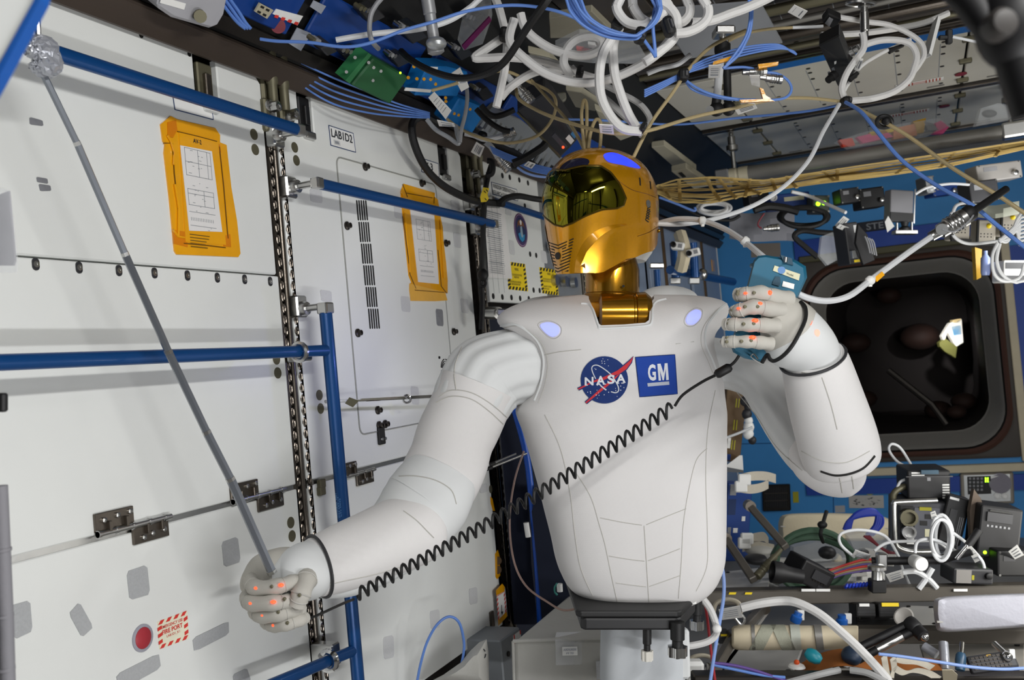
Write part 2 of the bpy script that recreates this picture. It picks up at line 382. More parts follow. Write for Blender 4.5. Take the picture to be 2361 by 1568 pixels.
# ---- seat tracks in the rack seams
def track(y, z0, z1, label, w=.05):
    t = thing('seat_track', label, 'track', (WX, y, (z0+z1)/2))
    MB().box((WX-.03, y, (z0+z1)/2), (.02, w+.02, z1-z0)).make('channel', 'dark_metal', t)
    MB().cyl((WX-.005, y, z0), (WX-.005, y, z1), .008, n=10).make('rod', 'track_steel', t, smooth=True)
    MB().box((WX-.008, y+w*.62, (z0+z1)/2), (.014, .012, z1-z0)).make('edge_strip', mat('edge_grey', '77756f', .5, .4), t)
    p = .026; n = int((z1-z0)/p)
    for sd in (-1, 1):
        c = y+sd*w*.33; pts = []
        for i in range(n):                                  # scalloped lips of the track
            zc = z0+p*(i+.5)
            pts += [(c+sd*.008, zc-p*.5), (c+sd*.003, zc-p*.3), (c-sd*.0005, zc-p*.12), (c-sd*.0005, zc+p*.12), (c+sd*.003, zc+p*.3)]
        poly = [(c+sd*.014, z0)]+[(c-(q-c)*1, zz) for q, zz in pts]+[(c+sd*.014, z1)]
        b = MB()
        inner = [V((WX-.012, q, zz)) for q, zz in pts]; outer = [V((WX-.012, c+sd*.014, zz)) for q, zz in pts]
        k = len(inner)
        b.add(inner+outer+[v+EX*.012 for v in inner]+[v+EX*.012 for v in outer],
              [f for i in range(k-1) for f in ((i, i+1, k+i+1, k+i), (2*k+i, 3*k+i, 3*k+i+1, 2*k+i+1), (i, 2*k+i, 2*k+i+1, i+1), (k+i, k+i+1, 3*k+i+1, 3*k+i))])
        b.make('scalloped_lip', 'track_steel', t)
        lb = MB()
        for i in range(0, n): lb.tube([V((WX+.001, c+sd*.004+.0045*math.cos(R(q)), z0+p*(i+.5)+.010*math.sin(R(q)))) for q in range(0, 360, 40)], .0016, 4, closed=True)
        lb.make('track_cutouts', 'track_steel', t, kind='stuff')
    return t
t1 = track(1.785, -1.2, .60, 'scalloped steel seat track between the two nearest racks')
t2 = track(2.83, -1.2, .60, 'scalloped steel seat track between second rack and the recess with black cable')
t3 = track(3.90, -1.2, .60, 'far seat track glimpsed beside the robot neck', .06)
def track_head(y, label):
    t = thing('track_head', label, 'bracket', (WX, y, .7))
    MB().box((WX-.02, y+.005, .70), (.04, .075, .16)).make('block', 'olive_metal', t, bevel=.006)
    for d in (-.018, .024):
        MB().lathe((WX+.015, y+d, .62), EZ, [(.011, 0), (.011, .05), (.014, .055), (.014, .17), (.010, .19), (.010, .25)], 14).make('guide_post', 'olive_metal', t, smooth=True)
        o = MB().lathe((WX-.005, y+d*1.6, .615-.006*d/.02), EX, [(.016, 0), (.016, .02), (.014, .024), (.009, .024), (.009, .04)], 16).make('clevis', 'steel', t, smooth=True)
        MB().box((WX+.002, y+d*1.4-.012, .60), (.02, .02, .075)).make('lug', 'olive_metal', t, bevel=.004)
        MB().lathe((WX+.02, y+d*1.6, .615), EX, [(.011, 0), (.011, .016), (.006, .017), (.006, .012)], 8).make('hex_bolt', 'steel', o)
track_head(1.79, 'olive rack pivot bracket at top of the nearest seat track')
track_head(2.84, 'olive rack pivot bracket above second seat track under the cables')
# brackets where hinge line crosses first track
for y, lab in ((1.755, 'left'), (1.81, 'right')):
    pass
# ---- slanted overhead corner (standoff) between left wall and ceiling
so0, so1 = V((WX, 0, .70)), V((-.955, 0, CZ))
sd = (so1-so0).normalized(); sn = V((sd.z, 0, -sd.x))      # outward normal into the room
def SO(px, py, off=0.0):                                    # sight line onto the slanted corner
    d = P(px, py, 1); return d*((so0.dot(sn)+off)/d.dot(sn))
struct('trim_1', MB().prism([so0+EY*-2-sn*.01, so1+EY*-2-sn*.01, so1+EY*6.9-sn*.01, so0+EY*6.9-sn*.01], sn*-.03), 'black')
def sbox(b, y0, y1, u0, u1, h0, h1):                        # box on the slanted corner; u along the slope, h out of it
    c = so0+EY*((y0+y1)/2)+sd*((u0+u1)/2)+sn*((h0+h1)/2)
    return b.box(c, (y1-y0, u1-u0, h1-h0), (EY, sd, sn))
struct('trim_2', sbox(MB(), -2, 6.9, -.01, .045, 0, .03), mat('trim_brown', '4a4038', .5, .4, bump=.1), bevel=.004)
struct('trim_3', sbox(MB(), -2, 6.9, .055, .085, -.005, .012), 'dark_metal')
for i in range(7):
    y0 = .75+.52*i
    struct('trim_4', sbox(MB(), y0+.02, y0+.48, .10, .225, 0, .012+.004*(i % 2)), 'deep_blue', bevel=.003)
# ---- ceiling racks
def cbox(b, x0, x1, y0, y1, h0=0.0, t=.02): return b.box(((x0+x1)/2, (y0+y1)/2, CZ-h0+t/2), (x1-x0, y1-y0, t))
crn = ['dark brown ceiling rack with pipes behind the cable tangle', 'white ceiling rack beside the blue strip', 'far ceiling rack above the grey handrail tube']
for i, (y0, y1) in enumerate(((2.60, 3.82), (3.99, 4.88), (4.98, 5.92))):
    t = thing('ceiling_rack', crn[i], 'rack', (-.2, (y0+y1)/2, CZ))
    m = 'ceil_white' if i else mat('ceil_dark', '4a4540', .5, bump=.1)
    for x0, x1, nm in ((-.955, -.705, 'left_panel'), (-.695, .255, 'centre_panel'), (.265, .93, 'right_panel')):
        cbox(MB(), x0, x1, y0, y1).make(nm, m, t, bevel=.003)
    for k in range(5):
        x = -.52+.17*k; MB().box((x, (y0+y1)/2, CZ), (.003, (y1-y0)*.7, .002)).make('drawer_seam', 'ink_grey', t)
        for yy in (.12, .2, .32, .55, .78, .9):
            MB().cyl((x+.012, y0+(y1-y0)*yy, CZ), (x+.012, y0+(y1-y0)*yy, CZ-.003), .009, n=10).make('screw', 'dark_metal', t)
    if not i:
        for k in range(5): MB().cyl((-.93, y0+.45+.15*k, CZ-.03), (.93, y0+.45+.15*k, CZ-.03), .012+.006*(k % 2), n=10).make('pipe', ['track_steel', 'olive_metal', 'tube_grey'][k % 3], t, smooth=True)
    for x in (-.70, .26):
        for yy in (.12, .5, .88):
            MB().box((x, y0+(y1-y0)*yy, CZ-.008), (.05, .03, .02)).make('seam_clamp', 'olive_metal', t, bevel=.004)
    for x in (-.60, -.2, .15, .4):
        plate((x, y1-.05, CZ-.001), EX, -EY, .075, .022, .0015, .01).make('hand_slot', 'tube_grey', t)
for i, y in enumerate((3.86, 4.93, 5.95)):
    t = thing('ceiling_track', ('dark ceiling track beside the blue strip', 'dark ceiling track above the grey handrail tube', 'dark ceiling track close to the end wall')[i], 'track', (-.1, y, CZ))
    MB().box((0, y, CZ+.0), (1.9, .07, .02)).make('channel', 'dark_metal', t, bevel=.002)
    MB().box((0, y-.02, CZ-.01), (1.9, .014, .012)).make('lip', 'track_steel', t); MB().box((0, y+.02, CZ-.01), (1.9, .014, .012)).make('lip', 'track_steel', t)
    for k in range(34): MB().box((-.93+.055*k, y, CZ-.012), (.035, .012, .004)).make('track_slot', 'hole', t)
struct('trim_5', cbox(MB(), -.5, .94, 3.90, 3.985, .012, .02), mat('strip_blue', '0b5ea8', .5))
# ---- far wall with the hatchway
hx0, hx1, hz0, hz1 = -.78, .50, -.90, .50
wb_ = mat('wall_blue')
for nm, bx in (('wall_far', (-1.31, hx0, FZ, CZ)), ('wall_far', (hx1, RX, FZ, CZ)), ('wall_far', (hx0, hx1, hz1, CZ)), ('wall_far', (hx0, hx1, FZ, hz0))):
    struct(nm, MB().box(((bx[0]+bx[1])/2, BY+.05, (bx[2]+bx[3])/2), (bx[1]-bx[0], .1, bx[3]-bx[2])), 'wall_blue')
struct('trim_6', MB().box((-.1, BY-.01, hz1+.09), (1.35, .03, .13)), mat('band_blue', '0c3f9e', .55))
struct('trim_6', MB().box((-.1, BY-.01, hz0-.16), (1.5, .03, .10)), 'band_blue')
struct('trim_6', MB().box((hx1+.10, BY-.01, -.2), (.12, .03, 1.3)), 'band_blue')
struct('trim_7', MB().box((-.1, BY-.03, hz0-.06), (1.35, .07, .05)), 'beige_cloth', bevel=.005)
struct('trim_7', MB().box((hx1+.02, BY-.02, -.2), (.05, .05, 1.45)), 'beige_cloth', bevel=.005)
struct('trim_7', MB().box((-.1, BY-.02, hz1+.02), (1.3, .05, .045)), mat('olive_rail', '4d4a30', .6), bevel=.005)
hc = V(((hx0+hx1)/2, BY, (hz0+hz1)/2)); hw, hh = hx1-hx0, hz1-hz0
ht = tag(thing('hatchway', 'square rounded hatchway open to a dark module in blue end wall', 'hatch', hc), kind=None)
def hring(w, h, r, dy): return [hc+V((x, dy, z)) for x, z in rrect(w, h, r, 8)]
hcol = mat('hatch_white', '8d8a84', .6, bump=.05); 
MB().loft([hring(hw*1.0, hh*1.0, .02, -.02), hring(hw*.98, hh*.98, .28, -.03), hring(hw*.94, hh*.94, .27, -.02), hring(hw*.90, hh*.90, .26, .12)], caps=False).make('frame', mat('hatch_dark', '3a332c', .6, bump=.05), ht, smooth=True)
MB().loft([hring(hw*.955, hh*.955, .275, -.045), hring(hw*.93, hh*.93, .27, -.06), hring(hw*.905, hh*.905, .265, -.045)], caps=False).make('seal_ring', mat('seal_brown', '4f342a', .5, bump=.05), ht, smooth=True)
MB().loft([hring(hw*.89, hh*.89, .255, -.02), hring(hw*.86, hh*.86, .25, .02), hring(hw*.80, hh*.80, .23, .30), hring(hw*.78, hh*.78, .22, .32)], caps=False).make('tunnel_liner', hcol, ht, smooth=True)
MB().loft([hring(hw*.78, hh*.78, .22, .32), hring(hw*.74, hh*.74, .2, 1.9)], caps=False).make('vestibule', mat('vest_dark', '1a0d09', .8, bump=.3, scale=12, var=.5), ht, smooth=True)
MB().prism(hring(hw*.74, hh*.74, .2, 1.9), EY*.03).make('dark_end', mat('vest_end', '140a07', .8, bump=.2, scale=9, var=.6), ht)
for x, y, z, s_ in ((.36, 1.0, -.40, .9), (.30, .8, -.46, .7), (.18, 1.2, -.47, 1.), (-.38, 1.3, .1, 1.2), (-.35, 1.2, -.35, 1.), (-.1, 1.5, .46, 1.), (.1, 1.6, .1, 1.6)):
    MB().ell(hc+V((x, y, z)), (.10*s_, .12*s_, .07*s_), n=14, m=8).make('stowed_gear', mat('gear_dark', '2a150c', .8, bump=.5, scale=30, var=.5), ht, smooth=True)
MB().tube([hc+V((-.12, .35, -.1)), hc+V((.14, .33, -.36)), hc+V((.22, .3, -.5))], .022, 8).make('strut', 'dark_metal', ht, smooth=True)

# ================================================================ the robot
def lut(tab, x):
    for (a, p), (b, q) in zip(tab, tab[1:]):
        if x <= b: t = max(0, (x-a)/(b-a)); t = t*t*(3-2*t) if tab is BOT else t; return p+(q-p)*t
    return tab[-1][1]
BOT = []
def decal(tree, poly, name, m, parent, lift=.001, rings=4, curve=0, smooth=True):
    if curve: poly = [(v.x, v.y) for v in cr([V((x, y, 0)) for x, y in poly], curve, True)]
    cx = sum(p[0] for p in poly)/len(poly); cy = sum(p[1] for p in poly)/len(poly); rows = []; last = None
    for i in range(rings+1):
        s = max(.02, i/rings); row = []
        for x, y in poly:
            h, n = cast(tree, cx+(x-cx)*s, cy+(y-cy)*s, lift)
            if h is None: h = last
            last = h; row.append(h)
        rows.append(row)
    b = MB().loft(rows, caps=False); k = len(poly); b.f.append(tuple(range(k)))
    edge = [p for p in rows[-1]]; d = [(P(cx, cy, 1)).normalized()*(lift*1.2) for _ in edge]
    b.loft([edge, [p+q for p, q in zip(edge, d)]], caps=False)           # a hem, so the patch has thickness
    return b.make(name, m, parent, smooth=smooth)
def strip(tree, pts, name, m, parent, r=.0012, lift=.0004, k=8, closed=False, n=5):
    q = []
    for v in cr([V((x, y, 0)) for x, y in pts], k, closed):
        h, _ = cast(tree, v.x, v.y, lift)
        if h is not None: q.append(h)
    return MB().tube(q, r, n, closed).make(name, m, parent, smooth=True)
def flatshape(tree, polys, name, m, parent, lift):          # concave outlines in pixels, tessellated
    b = MB()
    for poly in polys:
        vs = [V((x, y, 0)) for x, y in poly]; w = []
        for v in vs:
            h, _ = cast(tree, v.x, v.y, lift); w.append(h)
        if None in w: continue
        b.add(w, tessellate_polygon([vs]))
    return b.make(name, m, parent, recalc=False)
def pxtext(tree, s, org, ex, ey, w, h, m, parent, lift, bold=0., space=1., name='lettering', shear=0):
    o = text(None, s, V((0, 0, 0)), EX, EY, w, h, m, 0, bold, name, space, shear=shear)
    me = o.data; b = MB(); vs = []
    for v in me.vertices:
        q = v.co+o.location; x = org[0]+ex[0]*q.x+ey[0]*q.y; y = org[1]+ex[1]*q.x+ey[1]*q.y
        hh, _ = cast(tree, x, y, lift); vs.append(hh if hh is not None else V((0, 0, 0)))
    b.add(vs, [tuple(p.vertices) for p in me.polygons]); bpy.data.objects.remove(o)
    return b.make(name, m, parent, recalc=False)
def sleeve(name, pts, m, parent, n=40, k=8, pleat=(0, 0), wr=0., flat=1., cap=True, seed=0):
    path = cr([P(x, y, D) for x, y, D, r in pts], k); rad = crs([r*D/F for x, y, D, r in pts], k)
    b = MB(); mN = len(path); rings = []; x = None; rn = random.Random(seed); ph = [rn.uniform(0, 6) for _ in range(6)]
    for i in range(mN):
        d = (path[min(i+1, mN-1)]-path[max(i-1, 0)]).normalized()
        if x is None: x = frame(d)[0]
        x = (x-d*x.dot(d)).normalized(); y = d.cross(x); t = i/(mN-1); row = []
        for j in range(n):
            a = 2*math.pi*j/n
            q = 1+pleat[0]*math.sin(pleat[1]*a+ph[0])*math.sin(math.pi*t)**.5
            q += wr*(math.sin(3*a+ph[1]+5*t)*.5+math.sin(9*t*2+2*a+ph[2])*.5+math.sin(23*t+ph[3]+a)*.35)
            row.append(path[i]+(x*math.cos(a)+y*math.sin(a)*flat)*(rad[i]*q))
        rings.append(row)
    b.loft(rings, cap); return b.make(name, m, parent, smooth=True)
rob = thing('humanoid_robot', 'humanoid robot in white cloth with gold helmet, arms raised, on black pedestal plate', 'robot', P(1470, 1396, 2.1))
# ---- torso
rows = [(1402, 1430, 1545, .05, .05), (1399, 1385, 1580, .09, .08), (1390, 1340, 1612, .115, .10), (1370, 1308, 1640, .13, .11), (1340, 1290, 1658, .138, .12), (1300, 1277, 1668, .144, .12),
        (1240, 1266, 1670, .15, .125), (1150, 1245, 1671, .155, .13), (1080, 1226, 1672, .155, .13), (1000, 1203, 1673, .15, .13), (955, 1186, 1674, .148, .13),
        (935, 1190, 1672, .147, .13), (905, 1214, 1668, .146, .13), (870, 1222, 1665, .145, .13), (830, 1224, 1655, .144, .13), (795, 1214, 1644, .142, .13), (770, 1180, 1648, .138, .13),
        (752, 1150, 1662, .13, .128), (735, 1142, 1674, .118, .125), (718, 1156, 1681, .10, .12), (703, 1185, 1679, .078, .11), (692, 1230, 1664, .052, .10), (684, 1285, 1630, .03, .08), (680, 1330, 1580, .012, .05)]
TD = 2.12; ys = crs([r[0] for r in rows], 3); xl = crs([r[1] for r in rows], 3); xr = crs([r[2] for r in rows], 3); hf = crs([r[3] for r in rows], 3); hb = crs([r[4] for r in rows], 3)
rings = []
for i in range(len(ys)):
    ys[i] -= (ys[i]-784)*hf[i]*.6/TD*min(1, max(0, (ys[i]-1180)/160))     # the bulging front hem sits a little higher than its sides
    c = P((xl[i]+xr[i])/2, ys[i], TD); w = (xr[i]-xl[i])/2*TD/F*.985; ring = []
    for j in range(72):
        a = 2*math.pi*j/72; cs, sn_ = math.cos(a), math.sin(a); e = 2/2.7
        ring.append(c+CR*(w*math.copysign(abs(cs)**e, cs))-CF*((hf[i] if sn_ > 0 else hb[i])*math.copysign(abs(sn_)**e, sn_)))
    rings.append(ring)
torso = MB().loft(rings).make('torso_cover', 'fabric', rob, smooth=True)
cut = MB(); q = [(1350, 620), (1358, 690), (1366, 707), (1373, 724), (1379, 745), (1386, 750), (1440, 748), (1488, 744), (1496, 738), (1498, 715), (1499, 700), (1508, 688), (1500, 620)]
# neckline notch, cut straight through the front of the cover
cut.loft([[P(x, y, 1.8) for x, y in q], [P(x, y, 2.16) for x, y in q]])
co = cut.make('cutter', 'fabric', None)
md = torso.modifiers.new('b', 'BOOLEAN'); md.operation = 'DIFFERENCE'; md.object = co; md.solver = 'EXACT'
bpy.context.view_layer.update()
me = bpy.data.meshes.new_from_object(torso.evaluated_get(bpy.context.evaluated_depsgraph_get()))
torso.modifiers.clear(); torso.data = me; bpy.data.objects.remove(co)
me.polygons.foreach_set('use_smooth', [True]*len(me.polygons)); me.set_sharp_from_angle(angle=R(42))
TT = bvh(torso)
MB().ell(P(1275, 712, 2.19), (.085, .03, .05), (CR, CU, CF), 24, 12).make('back_collar', 'fabric_smooth', rob, smooth=True)
MB().ell(P(1540, 690, 2.2), (.07, .032, .05), (CR, CU, CF), 24, 12).make('back_collar', 'fabric_smooth', rob, smooth=True)
nl = [(1340, 700), (1357, 702), (1367, 715), (1374, 735), (1380, 752), (1386, 757), (1440, 755), (1490, 751), (1502, 742), (1504, 712), (1512, 697), (1535, 690)]
strip(TT, nl, 'neckline_seam', 'fabric_smooth', rob, .003, .0, 6)
for s_ in ([(1256, 818), (1290, 811), (1340, 806)], [(1558, 793), (1600, 788)], [(1256, 956), (1292, 1034), (1314, 1134), (1326, 1235), (1340, 1313), (1367, 1374)], [(1328, 1090), (1362, 1146), (1381, 1207), (1395, 1257), (1409, 1324), (1423, 1388)],
           [(1630, 1034), (1605, 1062), (1588, 1129), (1575, 1212), (1571, 1291), (1564, 1380)], [(1649, 900), (1632, 989), (1627, 1095), (1631, 1235), (1629, 1307), (1605, 1363)], [(1485, 1212), (1490, 1294), (1493, 1340), (1496, 1388)],
           [(1384, 1194), (1434, 1204), (1480, 1211)], [(1490, 1210), (1534, 1192), (1582, 1173)], [(1404, 1282), (1446, 1289), (1486, 1294)], [(1494, 1293), (1530, 1280), (1568, 1265)], [(1420, 1344), (1456, 1349), (1490, 1353)], [(1497, 1352), (1532, 1340), (1568, 1327)]):
    strip(TT, s_, 'seam', 'stitch', rob, .0009, .0002, 8)
for s_ in ([(1152, 752), (1188, 748), (1222, 768), (1244, 795), (1254, 835), (1247, 885), (1232, 925)], [(1676, 700), (1656, 716), (1630, 752), (1626, 790), (1642, 830), (1658, 870)]):
    strip(TT, s_, 'armhole_seam', 'fabric_smooth', rob, .003, 0, 8)
    strip(TT, [(x+(9 if x < 1400 else -9), y+4) for x, y in s_], 'seam', 'stitch', rob, .0008, .0002, 8)
for pl in ([(1246, 752), (1255, 745), (1272, 745), (1288, 754), (1289, 767), (1277, 776), (1262, 770)], [(1581, 739), (1588, 724), (1603, 715), (1615, 719), (1613, 734), (1600, 747), (1587, 748)]):
    cx = sum(p[0] for p in pl)/7; cy = sum(p[1] for p in pl)/7
    o = decal(TT, pl, 'chest_light', 'led_blue_soft', rob, .0016, 4, 4); o['label'] = 'glowing blue chest light'
    strip(TT, [(cx+(x-cx)*1.22, cy+(y-cy)*1.25) for x, y in pl], 'light_hem', 'stitch', o, .001, 0, 5, True)
# ---- round agency patch and square company patch, sewn to the chest
def K(l): return [(1310+x/8.432, 800+y/8.432) for x, y in l]
navy = mat('patch_navy', '12306f', .85, weave=.3); white = mat('patch_white', 'dcdfe6', .85); red = mat('patch_red', 'c5313a', .85)
pa = decal(TT, [(1393.6+54.4*math.cos(R(a)), 876+54.4*math.sin(R(a))) for a in range(0, 360, 8)], 'round_patch', navy, rob, .0018, 5)
w1 = [(1262, 190), (1225, 300), (1130, 430), (1000, 520), (850, 570), (700, 640), (500, 690), (210, 832), (190, 812), (480, 660), (680, 588), (840, 515), (960, 455), (1080, 365), (1180, 280)]
w2 = [(335, 1078), (358, 1098), (640, 868), (880, 660), (1000, 525), (960, 540), (850, 628), (600, 835)]
def grow(w, d):
    out = []
    for i in range(len(w)):
        a, c = V(w[i-1]), V(w[(i+1) % len(w)]); t = (c-a).normalized(); out.append((w[i][0]+t.y*d*SG, w[i][1]-t.x*d*SG))
    return out
for w in (w1, w2):
    ar = sum(w[i-1][0]*w[i][1]-w[i][0]*w[i-1][1] for i in range(len(w))); SG = 1 if ar > 0 else -1
    flatshape(TT, [K(grow(w, 18))], 'patch_edge', navy, pa, .0020)
for w in (w1, w2): flatshape(TT, [K(w)], 'red_vector', red, pa, .0025)
ob = cr([V((x, y, 0)) for x, y in ((535, 620), (480, 500), (460, 410), (500, 360), (580, 360), (700, 430), (820, 530), (900, 640), (965, 760), (975, 850), (920, 890), (830, 870))], 5)
strip(TT, K([(v.x, v.y) for v in ob]), 'orbit_line', white, pa, .0012, .0026, 2); strip(TT, K([(590, 700), (650, 770), (740, 840)]), 'orbit_line', white, pa, .0016, .0026, 4)
rn = random.Random(3)
sb = []
for x, y in ((675, 230), (655, 275), (705, 280), (660, 315), (710, 325), (780, 368), (520, 420), (540, 435), (560, 840), (590, 895), (545, 935), (600, 940), (435, 870), (380, 880), (700, 930), (920, 805), (925, 850), (1020, 760), (1080, 790), (1020, 840), (440, 900), (950, 960), (785, 880), (570, 745), (770, 250), (565, 995)):
    s_ = rn.uniform(8, 13); sb.append(K([(x-s_, y), (x, y-s_), (x+s_, y), (x, y+s_)]))
flatshape(TT, sb, 'star', white, pa, .0026)['kind'] = 'stuff'
wx = K([(325, 770)])[0]
for ch, x0, x1, yb, h in (('N', 325, 495, 755, 165), ('A', 545, 720, 742, 175), ('S', 762, 905, 722, 175), ('A', 930, 1115, 705, 170)):
    o = pxtext(TT, ch, K([(x0, yb)])[0], (1, -.055), (0, -1), (x1-x0)/8.432, h/8.432, white, pa, .0030, bold=.03)
flatshape(TT, [K([(300+a, 755-a*.06), (360+a, 752-a*.06), (360+a, 735-a*.06), (300+a, 738-a*.06)]) for a in (25, 250, 375, 630, 730)], 'letter_serif', white, pa, .0030)
sq = [(1465, 824), (1555.5, 818), (1561.5, 908), (1475, 915)]
gm = decal(TT, [(a[0]+(b[0]-a[0])*t/8, a[1]+(b[1]-a[1])*t/8) for a, b in zip(sq, sq[1:]+sq[:1]) for t in range(8)], 'square_patch', mat('patch_blue', '0e3f9e', .8, weave=.3), rob, .0018, 6)
strip(TT, [(a[0]+(b[0]-a[0])*t/8, a[1]+(b[1]-a[1])*t/8) for a, b in zip(sq, sq[1:]+sq[:1]) for t in range(8)], 'patch_hem', navy, gm, .0011, .0012, 1, True)
pxtext(TT, 'G', (1494.5, 878.5), (1, -.06), (-.05, -1), 18, 38, white, gm, .0026, bold=.035); flatshape(TT, [K([(1728, 330), (1790, 325), (1850, 510), (1870, 320), (1925, 315), (1950, 640), (1900, 645), (1887, 430), (1855, 645), (1830, 648), (1777, 450), (1800, 652), (1755, 655)])], 'lettering', white, gm, .0026)
flatshape(TT, [K([(1535, 705), (1955, 668), (1962, 735), (1545, 770)])], 'underline', mat('patch_silver', 'b9bfcc', .8), gm, .0026)
# ---- head
ha = R(38); HF = -CR*math.sin(ha)-CF*math.cos(ha); HS = CR*math.cos(ha)-CF*math.sin(ha); HU = CU; HC = P(1389, 480, 2.12)
HF = (HF+CU*.03).normalized()
BOT += [(0, -.158), (45, -.155), (75, -.120), (95, -.102), (130, -.068), (180, -.062)]
def hrad(th, u):
    c, s = math.cos(th), math.sin(th)
    g = (1-(max(u, 0)/.128)**2.35)**(1/2.35) if u > 0 else 1-.55*(u/-.155)**2*.16
    af, ab, b_ = .155, .142, .118
    if u < 0 and c > 0: b_ -= .040*min(1, u/-.155)**1.5*c**.5
    if c > 0: return c*af*g*(1 if u > -.02 else 1-.0*u), s*b_*g
    return c*ab*g, s*b_*g
def HP(th, u, off=0.0):                                     # point on the helmet: angle from straight ahead (deg), height
    a = R(th); f, s = hrad(a, u); n = (HF*math.cos(a)/.155+HS*math.sin(a)/.118).normalized()
    return HC+HF*f+HS*s+HU*u+n*off
rings = []
for i in range(41):
    t = i/40; row = []
    for j in range(72):
        th = 360*j/72; th = th-360 if th > 180 else th
        top = .1279; bt = lut(BOT, abs(th)); s_ = 1-math.cos(t*math.pi/2)
        row.append(HP(th, top+(bt-top)*s_))
    rings.append(row)
hel = MB().loft(rings).make('helmet', 'gold', rob, smooth=True); HT = bvh(hel)
UP = [(0, .060), (20, .067), (38, .067), (48, .054), (56, .030), (62, .002)]; LO = [(0, -.060), (12, -.054), (25, -.040), (40, -.026), (54, -.021), (60, -.014), (62, .0)]
rows = []
for i in range(15):
    v = i/14; rows.append([])
    for j in range(49):
        th = -62+124*j/48; a, b_ = lut(LO, abs(th)), lut(UP, abs(th)); rows[-1].append(HP(th, a+(b_-a)*v, .0012+.004*math.sin(math.pi*v)*math.cos(R(th*1.4))))
vis = MB().grid(rows).make('visor', 'visor', rob, smooth=True); vis['label'] = 'mirrored olive gold visor'
rim = [HP(-62+124*j/60, lut(UP, abs(-62+124*j/60)), .001) for j in range(61)]+[HP(62-124*j/60, lut(LO, abs(62-124*j/60)), .001) for j in range(1, 60)]
MB().tube(rim, .0022, 6, True).make('visor_rim', mat('visor_rim', '5d4a12', .3, .7), vis, smooth=True)
slot = mat('slot_dark', '1d1405', .6)
def K3(l): return [(1240+x/10.45, 500+y/10.45) for x, y in l]
mo = decal(HT, K3([(490+64*math.cos(R(q)), 940+90*math.sin(R(q))) for q in range(0, 360, 30)]), 'mouth_port', slot, rob, .0014, 2)
for l in ([(315, 635), (485, 690), (705, 595)], [(325, 705), (490, 765), (695, 670)], [(285, 1175), (490, 1250), (765, 1130)], [(295, 1245), (485, 1325), (755, 1205)],
          [(590, 775), (680, 735)], [(595, 840), (830, 750)], [(595, 915), (815, 825)], [(590, 990), (800, 905)], [(560, 1070), (795, 975)], [(535, 1155), (780, 1055)],
          [(760, 570), (865, 525)], [(755, 640), (855, 595)], [(740, 710), (840, 670)], [(335, 775), (400, 800)], [(250, 820), (400, 865)], [(260, 890), (400, 930)],
          [(265, 960), (400, 1005)], [(275, 1030), (425, 1085)], [(280, 1105), (450, 1165)], [(235, 600), (290, 625)], [(240, 675), (290, 690)], [(245, 745), (300, 765)]):
    q = [l[0]]
    for p_, q_ in zip(l, l[1:]): q += [(p_[0]+(q_[0]-p_[0])*t/6, p_[1]+(q_[1]-p_[1])*t/6) for t in range(1, 7)]
    strip(HT, K3(q), 'breather_slot', slot, rob, .00135, .0002, 1)
flatshape(HT, [K3([(305, 1310), (365, 1325), (325, 1365)]), K3([(640, 1315), (745, 1275), (740, 1320)])], 'breather_corner', slot, rob, .0012)['kind'] = 'stuff'
# cheek panels: flat facets with a crescent step
ck = [(1443, 518), (1443, 595), (1405, 617), (1370, 629), (1340, 632), (1338, 612), (1352, 580), (1378, 548), (1410, 526)]
decal(HT, ck, 'cheek_panel', 'gold', rob, .0055, 5)
cres = [(1441, 517), (1405, 520), (1370, 535), (1345, 560), (1329, 595), (1324, 633), (1337, 633), (1338, 612), (1352, 580), (1378, 548), (1410, 526)]
oc = cr([V((x, y, 0)) for x, y in ((1441, 516), (1405, 520), (1370, 535), (1345, 560), (1329, 595), (1324, 633))], 6); ic = cr([V((x, y, 0)) for x, y in ((1443, 519), (1411, 527), (1379, 548), (1353, 579), (1339, 609), (1338, 631))], 6)
pr_ = [(cast(HT, u.x, u.y, .0004)[0], cast(HT, v.x, v.y, .0056)[0]) for u, v in zip(oc, ic)]; pr_ = [q for q in pr_ if q[0] is not None and q[1] is not None]
MB().grid([[q[0] for q in pr_], [q[1] for q in pr_]]).make('cheek_bevel', 'gold', rob, smooth=True)
ckb = [(160, 0)]
for th0, th1 in ((-95, -40),):                              # the other cheek, seen only from the far side
    MB().grid([[HP(th0+(th1-th0)*j/8, -.045-.09*i/6*(1-.35*(j < 2)), .0015) for j in range(9)] for i in range(7)]).make('cheek_panel', 'gold_cheek', rob, smooth=True)
decal(HT, [(1391, 359), (1403, 353), (1423, 355), (1455, 370), (1476, 388), (1455, 386), (1435, 381), (1402, 374)], 'crown_light', 'led_blue', rob, .0012, 4, 3)
decal(HT, [(1288, 397), (1298, 380), (1317, 369), (1340, 365), (1357, 369), (1357, 379), (1341, 388), (1310, 393)], 'crown_light', mat('crown_dark', '27263c', .2, .3, coat=.6), rob, .0012, 4, 3)
for s_ in ([(1400, 393), (1430, 420), (1458, 438), (1490, 447), (1512, 455)], [(1325, 395), (1370, 385), (1400, 393)], [(1470, 545), (1495, 536), (1518, 522)]):
    strip(HT, s_, 'shell_seam', mat('seam_gold', '6b450c', .4, .6), rob, .0009, .0, 8)
for x, y in ((1475, 415), (1499, 423)): strip(HT, [(x-1, y-5), (x, y), (x+1, y+13)], 'vent_slit', slot, rob, .0028, -.001, 4)
decal(HT, [(1489, 465), (1494, 461), (1499, 466), (1498, 476), (1492, 478)], 'side_port', 'steel', rob, .001, 2, 3)
for i in range(5): strip(HT, [(1499-i, 477+6*i), (1492-i, 482+6*i), (1499-i, 488+6*i)], 'side_chevron', slot, rob, .0015, .0, 3)
